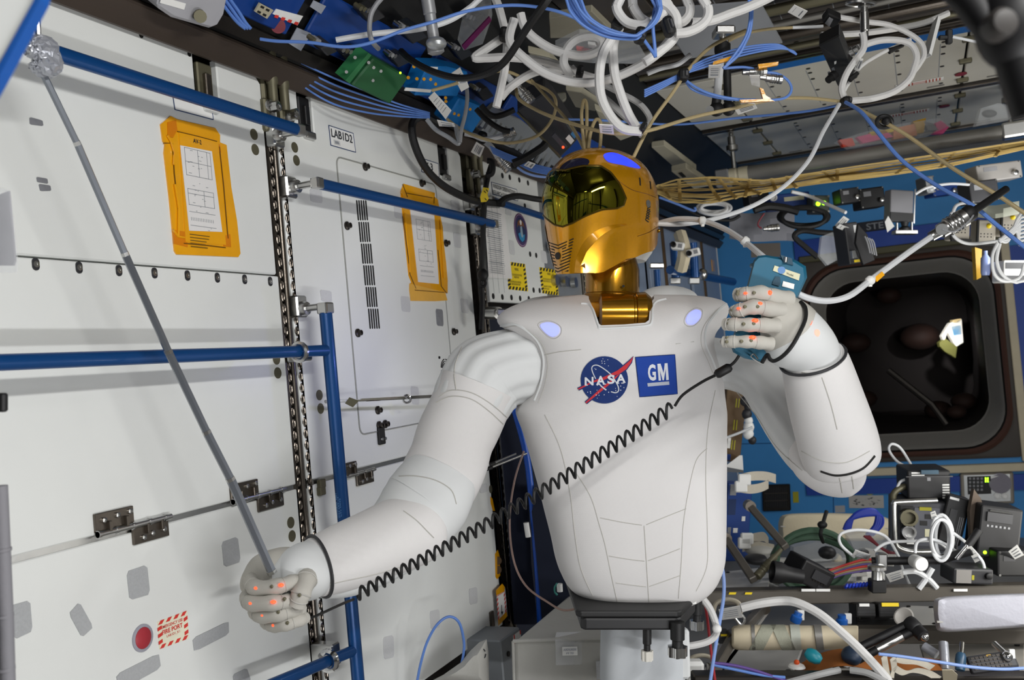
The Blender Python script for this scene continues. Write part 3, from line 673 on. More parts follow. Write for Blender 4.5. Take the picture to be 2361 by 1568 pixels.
MB().lathe(HP(118, -.05, 0), (HS*.7-HF*.7), [(.004, 0), (.004, .003), (.002, .0045)], 10).make('rivet', 'gold_neck', rob, smooth=True)
ng = [P(1447, 598, 2.09), P(1508, 553, 2.14)]
MB().loft([[HC+HF*(-.055+.075*math.cos(R(a)))*1+HS*(.088*math.sin(R(a)))*s_+HU*u for a in range(0, 360, 15)] for u, s_ in ((-.03, 1.1), (-.07, 1.08), (-.095, .95), (-.112, .75))]).make('nape_guard', 'fabric_smooth', rob, smooth=True)
# ---- neck
def ring_px(xc, y, rp, D=2.12): return P(xc, y, D), rp*D/F
n0 = P(1412, 745, 2.12)
MB().lathe(P(1412, 712, 2.12), CU, [(.061, 0), (.061, .028), (.0625, .03), (.0625, .034), (.060, .036), (.060, .085), (.052, .115), (.05, .16)], 32).make('neck', 'gold_neck', rob, smooth=True)
MB().lathe(P(1412, 722, 2.11), CU, [(.062, -.01), (.064, .0), (.064, .018), (.062, .022)], 32).make('neck_collar', 'gold', rob, smooth=True)
MB().lathe(P(1380, 722, 2.06), CR, [(.03, 0), (.043, .004), (.043, .072), (.041, .074), (.041, .078), (.045, .08), (.046, .10), (.036, .112)], 28).make('neck_pivot', 'gold_neck', rob, smooth=True)
wloc_ = P(1437, 660, 2.055); MB().cyl(wloc_, wloc_+CF*-.004, .0028, n=10).make('neck_bolt', 'hole', rob)
# ---- arm at the left of the picture
MB().ell(P(1205, 850, 2.12), (.045, .085, .09), (CR, CU, CF), 20, 10).make('armhole_liner', mat('liner_red', '7c2f2a', .8), rob, smooth=True)
sleeve('shoulder_sleeve', [(1262, 848, 2.12, 62), (1215, 846, 2.11, 84), (1165, 850, 2.09, 88), (1120, 872, 2.08, 95), (1092, 915, 2.06, 92), (1078, 945, 2.05, 88)], 'fabric_smooth', rob, 64, 8, (.032, 13), .008, seed=2)
sleeve('upper_arm', [(1103, 888, 2.06, 90), (1075, 955, 2.05, 91), (1050, 1008, 2.03, 91), (1034, 1061, 2.01, 92), (1012, 1110, 1.99, 93), (1000, 1130, 1.98, 88)], 'fabric', rob, 48, 8, wr=.007, seed=1)
sleeve('elbow_sleeve', [(1020, 1092, 1.985, 86), (1000, 1130, 1.97, 97), (975, 1168, 1.96, 100), (945, 1200, 1.94, 94), (905, 1232, 1.92, 78)], 'fabric_smooth', rob, 48, 8, wr=.008, seed=4)
sleeve('forearm', [(975, 1205, 1.935, 72), (958, 1216, 1.92, 84), (911, 1236, 1.89, 85), (850, 1262, 1.85, 82), (790, 1286, 1.81, 78), (745, 1303, 1.78, 72), (722, 1311, 1.765, 66)], 'fabric', rob, 48, 8, wr=.006, seed=5)
sleeve('under_sleeve', [(940, 1275, 1.9, 40), (870, 1305, 1.86, 46), (800, 1328, 1.82, 48), (740, 1345, 1.78, 36)], 'fabric_smooth', rob, 32, 8, wr=.01, seed=6)
def ringstrap(c, d, r, t, m, name, flat=1.):
    x, y, d = frame(d); MB().tube([c+(x*math.cos(R(a))+y*math.sin(R(a))*flat)*r for a in range(0, 360, 10)], t, 8, True).make(name, m, rob, smooth=True)
ringstrap(P(734, 1306, 1.772), P(700, 1318, 1.76)-P(760, 1298, 1.79), .0585, .003, 'charcoal', 'wrist_band')
sleeve('wrist_cuff', [(745, 1303, 1.78, 60), (718, 1313, 1.76, 66), (692, 1322, 1.75, 66), (665, 1328, 1.75, 58), (640, 1332, 1.75, 46)], 'fabric_smooth', rob, 40, 8, wr=.012, seed=7)
LED = 'led_red'
def finger(hand, pts, r, name='finger'):
    path = [P(*p) for p in pts]; q = cr(path, 5); k = len(q)
    rad = [r*(1-.18*(i/(k-1)))*(1+.07*math.cos(i/5*2*math.pi)) for i in range(k)]; rad[0] *= .9; rad[-1] *= .62
    q = q+[q[-1]+(q[-1]-q[-2]).normalized()*r*.35]; rad.append(r*.2)
    f = MB().tube(q, rad, 14).make(name, 'glove', hand, smooth=True)
    b = MB()
    for i in (k//3, 2*k//3, k-4):                           # sewn joints of the finger
        x, y, d = frame(q[i+1]-q[i]); b.tube([q[i]+(x*math.cos(R(a))+y*math.sin(R(a)))*(rad[i]*1.015) for a in range(0, 360, 24)], r*.07, 5, True)
    me = b.make('joint_seam', 'stitch', hand, smooth=True); me['kind'] = 'stuff'
    return f
lh = sleeve('hand', [(690, 1325, 1.76, 50), (665, 1322, 1.76, 60), (632, 1328, 1.77, 62), (603, 1348, 1.775, 52), (588, 1372, 1.775, 36)], 'glove', rob, 36, 8, (.03, 5), .03, seed=9)
MB().ell(P(650, 1385, 1.755), (.045, .05, .04), (CR, CU, CF), 20, 12).make('palm', 'glove', lh, smooth=True)
for pts, r in (([(606, 1325, 1.77), (581, 1340, 1.735), (591, 1356, 1.70), (640, 1352, 1.675), (672, 1343, 1.685), (692, 1340, 1.71)], .0155),
               ([(592, 1362, 1.77), (572, 1378, 1.735), (582, 1391, 1.695), (632, 1390, 1.668), (667, 1386, 1.68), (688, 1384, 1.71)], .0155),
               ([(606, 1395, 1.77), (590, 1410, 1.735), (606, 1420, 1.695), (645, 1416, 1.675), (678, 1407, 1.685), (695, 1403, 1.71)], .0145),
               ([(628, 1420, 1.77), (616, 1434, 1.735), (634, 1442, 1.70), (662, 1439, 1.68), (690, 1430, 1.69), (704, 1424, 1.71)], .0135)): finger(lh, pts, r)
finger(lh, [(706, 1318, 1.73), (706, 1338, 1.70), (694, 1370, 1.675), (684, 1398, 1.675)], .019, 'thumb')
def glow(hand, x, y, D, w, h):
    MB().ell(P(x, y, D), (w*D/F, h*D/F, .004), (CR, CU, CF), 10, 6).make('joint_light', LED, hand, smooth=True)
for x, y, D in ((592, 1356, 1.6815), (648, 1349, 1.659), (580, 1391, 1.678), (630, 1388, 1.652), (608, 1419, 1.679), (633, 1442, 1.685)): glow(lh, x, y, D, 7, 4)
def dots(hand, l, r=.0032):
    for x, y, D in l: MB().lathe(P(x, y, D), -CF, [(r, -.004), (r, 0), (r*.5, .0006)], 8).make('rivet', 'olive_metal', hand)
dots(lh, [(626, 1353, 1.661), (607, 1390, 1.668), (641, 1412, 1.662), (662, 1437, 1.667), (690, 1373, 1.654), (655, 1382, 1.655)])
# ---- arm at the right of the picture
sleeve('upper_arm', [(1630, 836, 2.11, 60), (1690, 843, 2.09, 56), (1750, 868, 2.05, 57), (1795, 912, 2.02, 68), (1835, 960, 1.99, 78), (1885, 1022, 1.95, 84), (1925, 1060, 1.92, 80)], 'fabric_smooth', rob, 64, 8, (.03, 13), .005, seed=12)
sleeve('elbow', [(1862, 1010, 1.94, 60), (1895, 1040, 1.92, 84), (1938, 1062, 1.9, 86), (1975, 1068, 1.885, 70), (1995, 1068, 1.88, 30)], 'fabric', rob, 48, 8, wr=.006, seed=13)
fa = sleeve('forearm', [(1874, 812, 1.755, 60), (1876, 824, 1.76, 73), (1890, 876, 1.775, 81), (1908, 940, 1.80, 87), (1928, 1005, 1.825, 90), (1937, 1040, 1.84, 90), (1944, 1066, 1.85, 82), (1947, 1075, 1.852, 60)], 'fabric', rob, 56, 8, wr=.004, seed=14)
FT = bvh(fa)
for s_ in ([(1848, 858), (1880, 862), (1912, 852), (1938, 830)], [(1895, 870), (1915, 930), (1930, 990)], [(1848, 1040), (1895, 1062), (1950, 1066), (2005, 1040)]): strip(FT, s_, 'seam', 'stitch', rob, .001, .0002, 8)
sleeve('wrist_cuff', [(1800, 752, 1.735, 60), (1822, 772, 1.74, 76), (1850, 792, 1.745, 72), (1872, 814, 1.755, 64), (1882, 842, 1.765, 58)], 'fabric_smooth', rob, 44, 8, wr=.012, seed=15)
ringstrap(P(1874, 826, 1.758), P(1890, 876, 1.775)-P(1868, 800, 1.75), .0595, .003, 'charcoal', 'cuff_gap')
rh = sleeve('hand', [(1840, 782, 1.745, 62), (1824, 765, 1.74, 72), (1800, 748, 1.735, 70), (1782, 738, 1.735, 62), (1768, 735, 1.74, 48)], 'glove', rob, 40, 8, (.01, 4), .01, seed=16)
for pts, r in (([(1822, 690, 1.71), (1782, 684, 1.695), (1754, 676, 1.69), (1718, 679, 1.695), (1698, 680, 1.71)], .0152),
               ([(1805, 716, 1.695), (1772, 712, 1.685), (1738, 708, 1.682), (1706, 716, 1.69), (1692, 720, 1.705)], .0145),
               ([(1795, 752, 1.685), (1762, 750, 1.68), (1728, 749, 1.678), (1692, 748, 1.685), (1670, 748, 1.70)], .0135),
               ([(1780, 793, 1.69), (1752, 790, 1.685), (1722, 788, 1.682), (1688, 788, 1.69), (1666, 788, 1.70)], .0125)): finger(rh, pts, r)
finger(rh, [(1828, 745, 1.80), (1800, 700, 1.83), (1770, 690, 1.85), (1745, 705, 1.85)], .017, 'thumb')
for x, y, D, w, h in ((1719, 676, 1.68, 6, 4), (1775, 675, 1.679, 7, 8), (1703, 711, 1.676, 6, 4), (1752, 700, 1.672, 8, 6), (1741, 739, 1.667, 10, 7), (1735, 778, 1.672, 10, 7)): glow(rh, x, y, D, w*.8, h*.7)
dots(rh, [(1702, 672, 1.684), (1701, 678, 1.684), (1739, 675, 1.675), (1770, 679, 1.68), (1689, 715, 1.69), (1718, 707, 1.672), (1747, 707, 1.668), (1682, 738, 1.682), (1680, 746, 1.68), (1715, 747, 1.665), (1738, 746, 1.665), (1677, 779, 1.686), (1676, 788, 1.682), (1710, 787, 1.671), (1732, 785, 1.67)])
CT = bvh(bpy.data.objects['wrist_cuff.001'])
for pl, m in (([(1858, 732), (1868, 728), (1873, 738), (1869, 750), (1860, 746)], LED), ([(1878, 762), (1886, 760), (1890, 768), (1886, 776), (1879, 772)], mat('led_soft', 'ffb4a2', .5, emit=.8, ecol='ff8a70'))):
    decal(CT, pl, 'cuff_light', m, rob, .0008, 2, 3)
AT = [bvh(o) for o in rob.children if o.name.split('.')[0] in ('upper_arm', 'elbow_sleeve', 'forearm', 'shoulder_sleeve', 'elbow')]
class Near:                                                 # nearest of several surfaces along a sight line
    def ray_cast(s, o, d):
        h = [t_.ray_cast(o, d) for t_ in AT]; h = [x for x in h if x[0] is not None]
        return min(h, key=lambda x: x[3]) if h else (None, None, None, None)
for s_ in ([(1012, 915), (1040, 900), (1085, 905), (1130, 930), (1168, 962)], [(1006, 928), (1040, 914), (1085, 920), (1125, 946), (1160, 978)], [(920, 1098), (960, 1098), (1005, 1108), (1040, 1130), (1052, 1162)],
           [(740, 1352), (790, 1340), (860, 1325), (935, 1303)], [(930, 1178), (960, 1200), (985, 1225), (1000, 1240)], [(1065, 800), (1048, 850), (1052, 900)], [(1700, 905), (1745, 960), (1790, 1030), (1850, 1085)]):
    strip(Near(), s_, 'seam', 'stitch', rob, .0011, .0004, 8)
for s_ in ([(1893, 1087), (1925, 1096), (1960, 1092), (1992, 1078), (2016, 1052)],): strip(Near(), s_, 'elbow_gap', 'hole', rob, .0029, .0, 10)
for s_ in ([(1936, 1102), (1939, 1120), (1942, 1136)], [(1964, 1098), (1966, 1112), (1968, 1127)]): strip(Near(), s_, 'seam', 'stitch', rob, .0014, .0003, 6)
lamp('shoulder_glow', P(1120, 800, 2.26), WL(850, 880), .03, .03, .22, (.35, .38, 1))
# ---- pedestal
ped = thing('pedestal', 'black pedestal plate with chrome knobs on a white cloth covered post under robot', 'stand', P(1465, 1410, 2.1))
def slab(px4, D0, D1, y0, y1):
    return [P(px4[0], y0, D0), P(px4[1], y0, D0), P(px4[3], y0, D1), P(px4[2], y0, D1)], [P(px4[0], y1, D0), P(px4[1], y1, D0), P(px4[3], y1, D1), P(px4[2], y1, D1)]
pc = P(1455, 1409, 1.93); pr, pf = CR, CF
top = [(-.104, 0), (.094, 0), (.104, .008), (.158, .125), (.158, .36), (-.12, .36), (-.111, .012)]
MB().prism([pc+CR*x+CF*y for x, y in top], -CU*.014).make('top_plate', 'black', ped, bevel=.004, seg=2)
MB().prism([pc+CR*(x*.95+.004)+CF*(y+.003)-CU*.0145 for x, y in top], -CU*.026).make('under_plate', mat('plate_dark', '1b1b1d', .5), ped, bevel=.005, seg=2)
cn = (CR*.117+CF*.05).cross(CU).normalized(); MB().box(pc+CR*.145+CF*.09-CU*.006-CF*.002, (.008, .002, .008), (CR, CF, CU)).make('marking', 'label_white', ped)
def knob(x, y, D, m='chrome', s=1.):
    c = P(x, y, D); MB().lathe(c, -CU, [(.0145*s, -.035), (.0145*s, .0), (.011*s, .002), (.011*s, .016)], 18).make('knob_shaft', 'black', ped, smooth=True)
    pts = []
    for a in range(0, 360, 6): r = .0185*s*(1+.10*math.cos(R(a*7))); pts.append(c-CU*.014+pr*(r*math.cos(R(a)))+pf*(r*math.sin(R(a))))
    MB().prism(pts, -CU*.02).cyl(c, c-CU*.016, .010*s).make('knob', m, ped)
knob(1562, 1474, 1.925); knob(1607, 1416, 2.13, s=.8); knob(1492, 1484, 1.95, mat('knob_white', 'd8d5cc', .5), .62)
pts = [(1404, 1450), (1590, 1450)]
pp = []
MB().loft([[pc+CF*.17+CR*(.045+w*math.copysign(abs(math.cos(R(a)))**.5, math.cos(R(a))))+CF*(.085*math.copysign(abs(math.sin(R(a)))**.6, math.sin(R(a))))-CU*h for a in range(0, 360, 10)] for h, w in ((.035, .085), (.08, .088), (.15, .09), (.3, .09))]).make('post_cover', mat('post_cloth', 'c4c8cc', .85, bump=.25, scale=12, weave=.3), ped, smooth=True)
MB().box(P(1497, 1550, 2.03), (.027, .05, .002), (CR, CU, CF)).make('cloth_label', 'label_white', ped)
MB().prism([P(x, y, 2.035) for x, y in ((1525, 1470), (1590, 1452), (1593, 1568), (1530, 1568))], CF*.03).make('cloth_flap', 'fabric_smooth', ped, bevel=.006)

# ================================================================ things on the left wall
def wpoly(name, pxs, m, parent, h0=0., t=.001, bevel=0):
    return MB().prism([WL(x, y, h0) for x, y in pxs], EX*t).make(name, m, parent, bevel=bevel)
def wthing(name, label, cat, px, group=None): return thing(name, label, cat, WL(*px), group)
def wtext(parent, s, x, y, w, h, m='ink', lift=.003, bold=0., name='lettering'):   # lower left corner at a pixel, size in metres
    if w > 1: w = abs(WL(w, y, lift).y-WL(x, y, lift).y)     # or given as the pixel where the line ends
    return text(parent, s, WL(x, y, lift), EY, EZ, w, h, m, 0, bold, name)
def bar_lines(parent, fn, org, n, dy, w, m='ink_grey', th=.0016, seed=0, name='print_line', gap=.0):
    rn = random.Random(seed); b = MB(); o = fn(*org)
    for i in range(n):
        ww = w*rn.uniform(.6, 1); b.box(o+EY*(ww/2)-EZ*(dy*i), (.0004, ww, th))
    return b.make(name, m, parent, kind='stuff')
# ---- blue handrails
def rail(label, a, b, off, r=.0135, end='both', post=True, cat='handrail'):
    A, B = WL(*a, off), WL(*b, off); d = (B-A).normalized(); L = (B-A).length
    t = thing('handrail', label, cat, A)
    x, y = EX, d.cross(EX)
    ring = lambda c: [c+x*(r*.82*math.cos(R(q)))+y*(r*math.sin(R(q))) for q in range(0, 360, 20)]
    MB().loft([ring(A), ring(B)]).make('rail', 'rail_blue', t, smooth=True)
    for c, s_, k in ((A, -1, 'a'), (B, 1, 'b')):
        if end in ('both', k):
            e = c+d*(s_*.022)
            MB().box((c+e)/2, (r*1.7, r*1.9, .026), (x, y, d)).make('end_cap', 'steel', t, bevel=.004, seg=2)
            if post:
                MB().lathe(e-d*s_*.006, -EX, [(.008, -.008), (.008, off*.55), (.015, off*.56), (.017, off*.62), (.017, off*.74), (.012, off*.76), (.012, off)], 14).make('post', 'steel', t, smooth=True)
                MB().box(V((WX+.012, e.y, e.z)), (.026, .04, .05)).make('foot', 'steel', t, bevel=.004)
    return t
rail('blue handrail across top of the nearest rack, taped at its left end', (70, 104), (682, 298), .085, end='b')
rail('blue handrail crossing the second rack above its yellow edged card', (738, 424), (1136, 516), .085)
rail('short blue handrail on third rack with black cable tied to it', (1135, 462), (1275, 507), .085, .0125, end='a')
t = rail('long level blue handrail across middle of the nearest rack', (-60, 838), (752, 808), .095, .0125, end=None)
for x in (690,): MB().tube([WL(x, 812, .095)+EX*(.018*math.cos(R(q)))+EZ*(.018*math.sin(R(q))) for q in range(0, 360, 30)], .006, 6, True).make('clamp_ring', 'steel', t, smooth=True); MB().box(WL(x, 818, .03), (.05, .03, .03)).make('clamp_foot', 'steel', t, bevel=.003)
t = rail('upright blue handrail standing against the second rack', (751, 722), (826, 1572), .085, .0165, end='a')
for i in range(3): text(t, ('HANDRAIL ASSY', 'P/N 683-17', 'S/N 0042')[i], WL(787-i*1, 1192-12*0, .112)+EY*(-.012+.008*i), EZ, -EY, (.055, .045, .04)[i], .0045, mat('print_blue', '5d8fc0', .6), .001)
t = rail('slanting blue handrail at the bottom edge joining upright rail', (600, 1590), (815, 1500), .085, .0125, end=None)
for x, y in ((757, 1528),): MB().tube([WL(x, y-4, .085)+EX*(.02*math.cos(R(q)))+EZ*(.02*math.sin(R(q))) for q in range(0, 360, 30)], .007, 6, True).make('clamp_ring', 'chrome', t, smooth=True); MB().box(WL(x-6, y-20, .03), (.06, .03, .05)).make('clamp_foot', 'steel', t, bevel=.003)
# ---- reach pole taped to the top rail, held in the fist
t = thing('telescopic_pole', 'long thin metal telescopic pole held in the fist, taped to top rail', 'pole', P(628, 1318, 1.70))
pp = [P(97, 165, 1.40), P(180, 335, 1.452), P(290, 590, 1.525), P(390, 815, 1.585), P(478, 1000, 1.63), P(533, 1108, 1.66), P(628, 1322, 1.70)]
for i, (r, nm) in enumerate(((.0052, 'thin_section'), (.0058, 'thin_section'), (.0064, 'middle_section'), (.0069, 'middle_section'), (.0075, 'thick_section'), (.0082, 'thick_section'))):
    MB().cyl(pp[i], pp[i+1], r, n=6).make(nm, mat('pole_alu', '868b93', .3, .7, bump=.05), t)
    MB().cyl(pp[i+1]-(pp[i+1]-pp[i]).normalized()*.006, pp[i+1], r*1.12, n=6).make('joint_collar', 'steel', t)
MB().tube([P(85, 20, 1.39), P(88, 110, 1.395), P(97, 165, 1.40)], .0045, 8).make('tip_rod', 'steel', t, smooth=True)
t = thing('tape_wrap', 'crumpled silver tape binding the pole to blue handrail at upper left', 'tape', P(100, 130, 1.40))
rn = random.Random(5)
for cx, cy, rx, ry, D in ((100, 118, 34, 34, 1.39), (112, 140, 26, 34, 1.395), (78, 110, 22, 26, 1.40), (100, 160, 24, 16, 1.40)):
    b = MB().ell(P(cx, cy, D), (rx*D/F, ry*D/F, .028), (CR, CU, CF), 22, 14)
    b.v = [p+V((rn.uniform(-1, 1), rn.uniform(-1, 1), rn.uniform(-1, 1)))*.0030 for p in b.v]
    b.make('tape_fold', 'foil_tape', t)
# ---- placards
def placard(label, pxs, s, name='placard', sub=True):
    t = wthing(name, label, 'sign', pxs[3]); wpoly('plate', pxs, 'label_white', t, .0, .0015)
    q = [WL(x, y, .0018) for x, y in pxs]; c = sum(q, V())/4
    q = [p+(c-p)*.03 for p in q]; MB().tube(q, .0012, 4, True).make('border', 'ink_blue', t)
    return t
t = placard('white rack placard reading LAB1D2 in large letters', [(757, 288), (815, 307), (821, 352), (762, 335)], '')
wtext(t, 'LAB1D2', 765, 315, 812, .021, bold=.01); wpoly('bar_code', [(769, 322), (783, 326), (785, 336), (771, 333)], 'velcro_white', t, .002, .001); wpoly('bar_code', [(772, 325), (780, 327), (782, 333), (773, 331)], 'ink_grey', t, .003, .001)
t = placard('white rack placard reading AV-3 behind a black cable', [(971, 364), (1011, 377), (1013, 409), (972, 396)], ''); wtext(t, 'AV-3', 972, 386, 998, .022, bold=.01)
t = placard('white placard with blue border partly behind the top handrail', [(393, 194), (487, 221), (493, 277), (402, 253)], '')
t = placard('white placard reading WINDOW OBSERVATIONAL RESEARCH FACILITY on third rack', [(1132, 419), (1192, 437), (1195, 464), (1135, 448)], '')
wtext(t, 'WINDOW OBSERVATIONAL', 1137, 433, 1189, .015, bold=.005); wtext(t, 'RESEARCH FACILITY', 1136, 447, 1178, .015, bold=.005)
# ---- yellow film framed cards
def chart(parent, c, seed, w, h):                            # printed rack drawing
    rn = random.Random(seed); b = MB()
    def ln(y0, z0, y1, z1, r=.0005): b.box(c+EY*((y0+y1)/2)+EZ*((z0+z1)/2), (.0004, abs(y1-y0)+.0009, abs(z1-z0)+.0009))
    for z in (.18, .12, .06, .0, -.02, -.07, -.1, -.16): ln(-w*.42, z*h*2.4, w*.42, z*h*2.4)
    for y in (-.42, -.0, .3, .42): ln(y*w, .06*h*2.4, y*w, .18*h*2.4)
    for y in (-.42, .1, .42): ln(y*w, -.07*h*2.4, y*w, .0)
    for i in range(26): y, z = rn.uniform(-.36, .3)*w, rn.uniform(-.42, .42)*h; ln(y, z, y+rn.uniform(.02, .08)*w, z)
    for i in range(14): y = (-.38+.055*i)*w; ln(y, -.3*h, y, -.33*h)
    return b.make('printed_chart', 'ink_grey', parent, kind='stuff')
t = wthing('rack_card', 'printed card in yellow film frame marked AV-2 on the nearest rack', 'sign', (460, 590))
wpoly('film_frame', [(368, 287), (391, 268), (407, 276), (494, 296), (505, 312), (505, 329), (520, 335), (531, 433), (544, 509), (552, 585), (547, 593), (405, 587), (400, 579), (388, 455), (376, 353), (378, 334), (373, 325)], 'kapton', t, .0, .003)
for pl in ([(385, 282), (405, 277), (408, 300), (398, 318), (386, 316)], [(487, 333), (506, 333), (509, 352), (490, 348)], [(398, 530), (430, 535), (432, 570), (400, 562)], [(512, 545), (530, 540), (532, 570), (515, 568)]):
    wpoly('film_overlap', pl, mat('kapton_deep', 'dd8108', .2, bump=.3, scale=45, var=.1, coat=.6), t, .003, .0012)
wpoly('film_flap', [(411, 302), (502, 324), (520, 565), (427, 558)], 'kapton', t, .003, .0014)
for l in ([(409, 303), (455, 314), (500, 326)], [(377, 330), (398, 330), (402, 400), (410, 470), (412, 545)], [(506, 338), (516, 430), (526, 550)], [(424, 561), (470, 565), (520, 571)]):
    MB().tube([WL(x, y, .0046) for x, y in l], .0011, 5).make('film_crease', mat('crease', '6e4a0a', .4), t)
for l in ([(386, 312), (394, 326), (402, 352), (400, 380)], [(403, 425), (408, 455), (412, 480), (411, 545)], [(399, 530), (410, 545), (425, 548)]):
    MB().tube([WL(x, y, .0055) for x, y in l], .0024, 5).make('film_wrinkle', 'kapton', t, smooth=True)
wpoly('paper', [(415, 335), (488, 349), (512, 535), (436, 532)], 'paper', t, .0046, .0008)
chart(t, WL(463, 440, .0058), 1, .088, .19); wtext(t, 'AV-2', 446, 329, .024, .009, lift=.0052, bold=.02); bar_lines(t, lambda x, y: WL(x, y, .0052), (438, 540), 5, .006, .06, mat('ink_olive', '6d5510', .7))
t = wthing('rack_card', 'printed card in yellow film frame on second rack behind the handrail', 'sign', (980, 690))
def K4(l): return [(910+x/5.408, 410+y/5.408) for x, y in l]
wpoly('film_frame', K4([(65, 170), (100, 75), (490, 190), (490, 240), (530, 275), (560, 480), (590, 620), (600, 800), (630, 1050), (650, 1280), (650, 1440), (620, 1440), (180, 1320), (200, 1310), (165, 1220), (130, 900), (90, 480), (70, 250)]), 'kapton', t, 0, .003)
wpoly('film_flap', K4([(180, 1320), (620, 1430), (648, 1530), (500, 1540), (195, 1535), (178, 1400)]), 'kapton_light', t, .001, .003)
wpoly('paper', K4([(190, 390), (490, 470), (548, 1325), (290, 1300)]), 'paper', t, .003, .0012); chart(t, WL(*K4([(385, 900)])[0], .0046), 2, .10, .20)
for l in ([(100, 80), (160, 240)], [(100, 480), (170, 1000), (190, 1200), (265, 1380)], [(495, 240), (490, 320)], [(540, 900), (570, 1200), (580, 1350), (650, 1440)], [(250, 1400), (620, 1430)], [(150, 190), (470, 250)]):
    MB().tube([WL(x, y, .004) for x, y in K4(l)], .0013, 5).make('film_crease', 'crease', t)
for l in ([(120, 420), (145, 740), (180, 1000), (190, 1180)], [(565, 520), (590, 900), (610, 1250)], [(80, 180), (110, 230), (90, 260)]):
    MB().tube([WL(x, y, .005) for x, y in K4(l)], .003, 5).make('film_wrinkle', 'kapton', t, smooth=True)
# ---- velcro and tape patches
def patch(label, pxs, m='velcro', cat='patch', name='velcro_patch', h=.0014, group='velcro patches on the left racks', bev=.0006):
    q = [WL(x, y, 0) for x, y in pxs]
    if len(q) == 4:                                          # clip two corners, as the photo's patches have
        o = []
        for i in range(4):
            a, b, c = q[i-1], q[i], q[(i+1) % 4]; o += [b+(a-b)*.14, b+(c-b)*.10]
        q = o
    return tag(MB().prism(q, EX*h).make(name, m, None), label, cat, group)
def rectp(x0, y0, x1, y1, sl=.0): return [(x0, y0), (x1, y0-(x1-x0)*sl), (x1+2, y1-(x1-x0)*sl), (x0+3, y1)]
patch('grey velcro patch at far lower left edge beside the grey tube', [(22, 1397), (68, 1384), (74, 1455), (32, 1475)])
patch('grey velcro patch tilted on a corner at lower left', [(158, 1415), (182, 1388), (214, 1446), (188, 1470)])
patch('grey velcro patch below the left hinge above the red button', [(291, 1318), (338, 1302), (345, 1370), (298, 1384)])
patch('grey velcro patch on lower panel left of the robot fist', [(510, 1250), (547, 1237), (554, 1295), (516, 1308)])
patch('slanting grey velcro strip right of the fire port sign', [(443, 1472), (526, 1432), (527, 1462), (447, 1503)])
patch('slanting grey velcro strip at the bottom edge below red button', [(266, 1556), (365, 1506), (370, 1540), (276, 1592)])
patch('faint grey velcro patch cut off by the bottom edge', [(536, 1556), (568, 1540), (578, 1570), (540, 1584)])
patch('small grey tape scrap high on the nearest rack', [(67, 270), (97, 278), (99, 291), (68, 287)], 'duct_tape', 'tape', 'tape_scrap', group='tape scraps on the left racks')
patch('small grey tape scrap, upper of a pair at far left', [(83, 408), (108, 412), (110, 424), (85, 420)], 'duct_tape', 'tape', 'tape_scrap', group='tape scraps on the left racks')
patch('small grey tape scrap, lower of a pair at far left', [(88, 424), (115, 428), (117, 440), (92, 441)], 'duct_tape', 'tape', 'tape_scrap', group='tape scraps on the left racks')
for lab, r in (('grey velcro patch behind left end of the second rack handrail', (713, 435, 741, 466)), ('pale velcro patch directly above the upright handrail fitting', (737, 668, 763, 694)),
               ('pale velcro patch just left of the yellow framed card bottom', (922, 682, 944, 718)), ('pale velcro patch right of the card bottom near the track', (1061, 688, 1078, 721)),
               ('pale velcro patch right of the yellow card at mid height', (1044, 536, 1061, 570)), ('grey velcro patch left of card in the rail shadow', (906, 474, 929, 503)),
               ('pale velcro patch under the black cable near second track', (1038, 461, 1058, 489)), ('pale velcro patch just below the thin steel rod', (945, 890, 964, 932)),
               ('pale velcro patch above the blue cable loop, right one', (1080, 1358, 1099, 1395)), ('pale velcro patch behind the crown of blue cable loop', (990, 1410, 1012, 1452)),
               ('pale velcro patch left of the blue cable loop', (882, 1470, 906, 1521)), ('pale velcro scrap beside the robot upper arm', (1104, 1118, 1122, 1138))):
    patch(lab, rectp(*r, .25 if r[1] > 1000 else -.12), 'velcro_white')
patch('grey tape strip below the card near the middle', rectp(1003, 712, 1020, 751, -.1), 'duct_tape', 'tape', 'tape_strip', group='tape scraps on the left racks')
for lab, pl in (('pale velcro patch under the short handrail on third rack', [(1165, 482), (1178, 486), (1179, 498), (1166, 495)]), ('pale velcro patch below the oval emblem', [(1172, 553), (1184, 556), (1187, 588), (1175, 586)]), ('pale velcro patch close to helmet face guard', [(1246, 577), (1258, 580), (1262, 608), (1249, 606)])):
    patch(lab, pl, 'velcro_white')
# ---- fire port sign, red fire button
def stripes(parent, fn, c4, n, w, m, h, name='stripe'):       # slanted stripes along the border of a quad
    A, B, C_, D_ = [fn(x, y, h) for x, y in c4]; nr = EX
    def at(u, v): return (A*(1-u)+B*u)*(1-v)+(D_*(1-u)+C_*u)*v
    for i in range(n):
        u0, u1 = (i+.1)/n, (i+.6)/n; s_ = .35/n
        for v0, v1 in ((0, w), (1-w, 1)): MB().prism([at(min(1, u0+s_), v0), at(min(1, u1+s_), v0), at(u1, v1), at(u0, v1)], nr*.0005).make(name, m, parent)
    k = max(2, n-1)
    for i in range(k):
        v0, v1 = w+(1-2*w)*(i+.2)/k, w+(1-2*w)*(i+.7)/k
        for u0, u1 in ((0, w), (1-w, 1)): MB().prism([at(u0, v0+.05), at(u1, v0), at(u1, v1), at(u0, v1+.05)], nr*.0005).make(name, m, parent)
t = wthing('fire_port_sign', 'red and white striped sign reading EMERGENCY USE FIRE PORT', 'sign', (366, 1496)); f4 = [(362, 1434), (431, 1408), (435, 1472), (367, 1497)]
wpoly('plate', f4, mat('sign_cream', 'e9e7cf', .5), t, 0, .0012); stripes(t, WL, f4, 4, .13, 'signal_red', .0014)
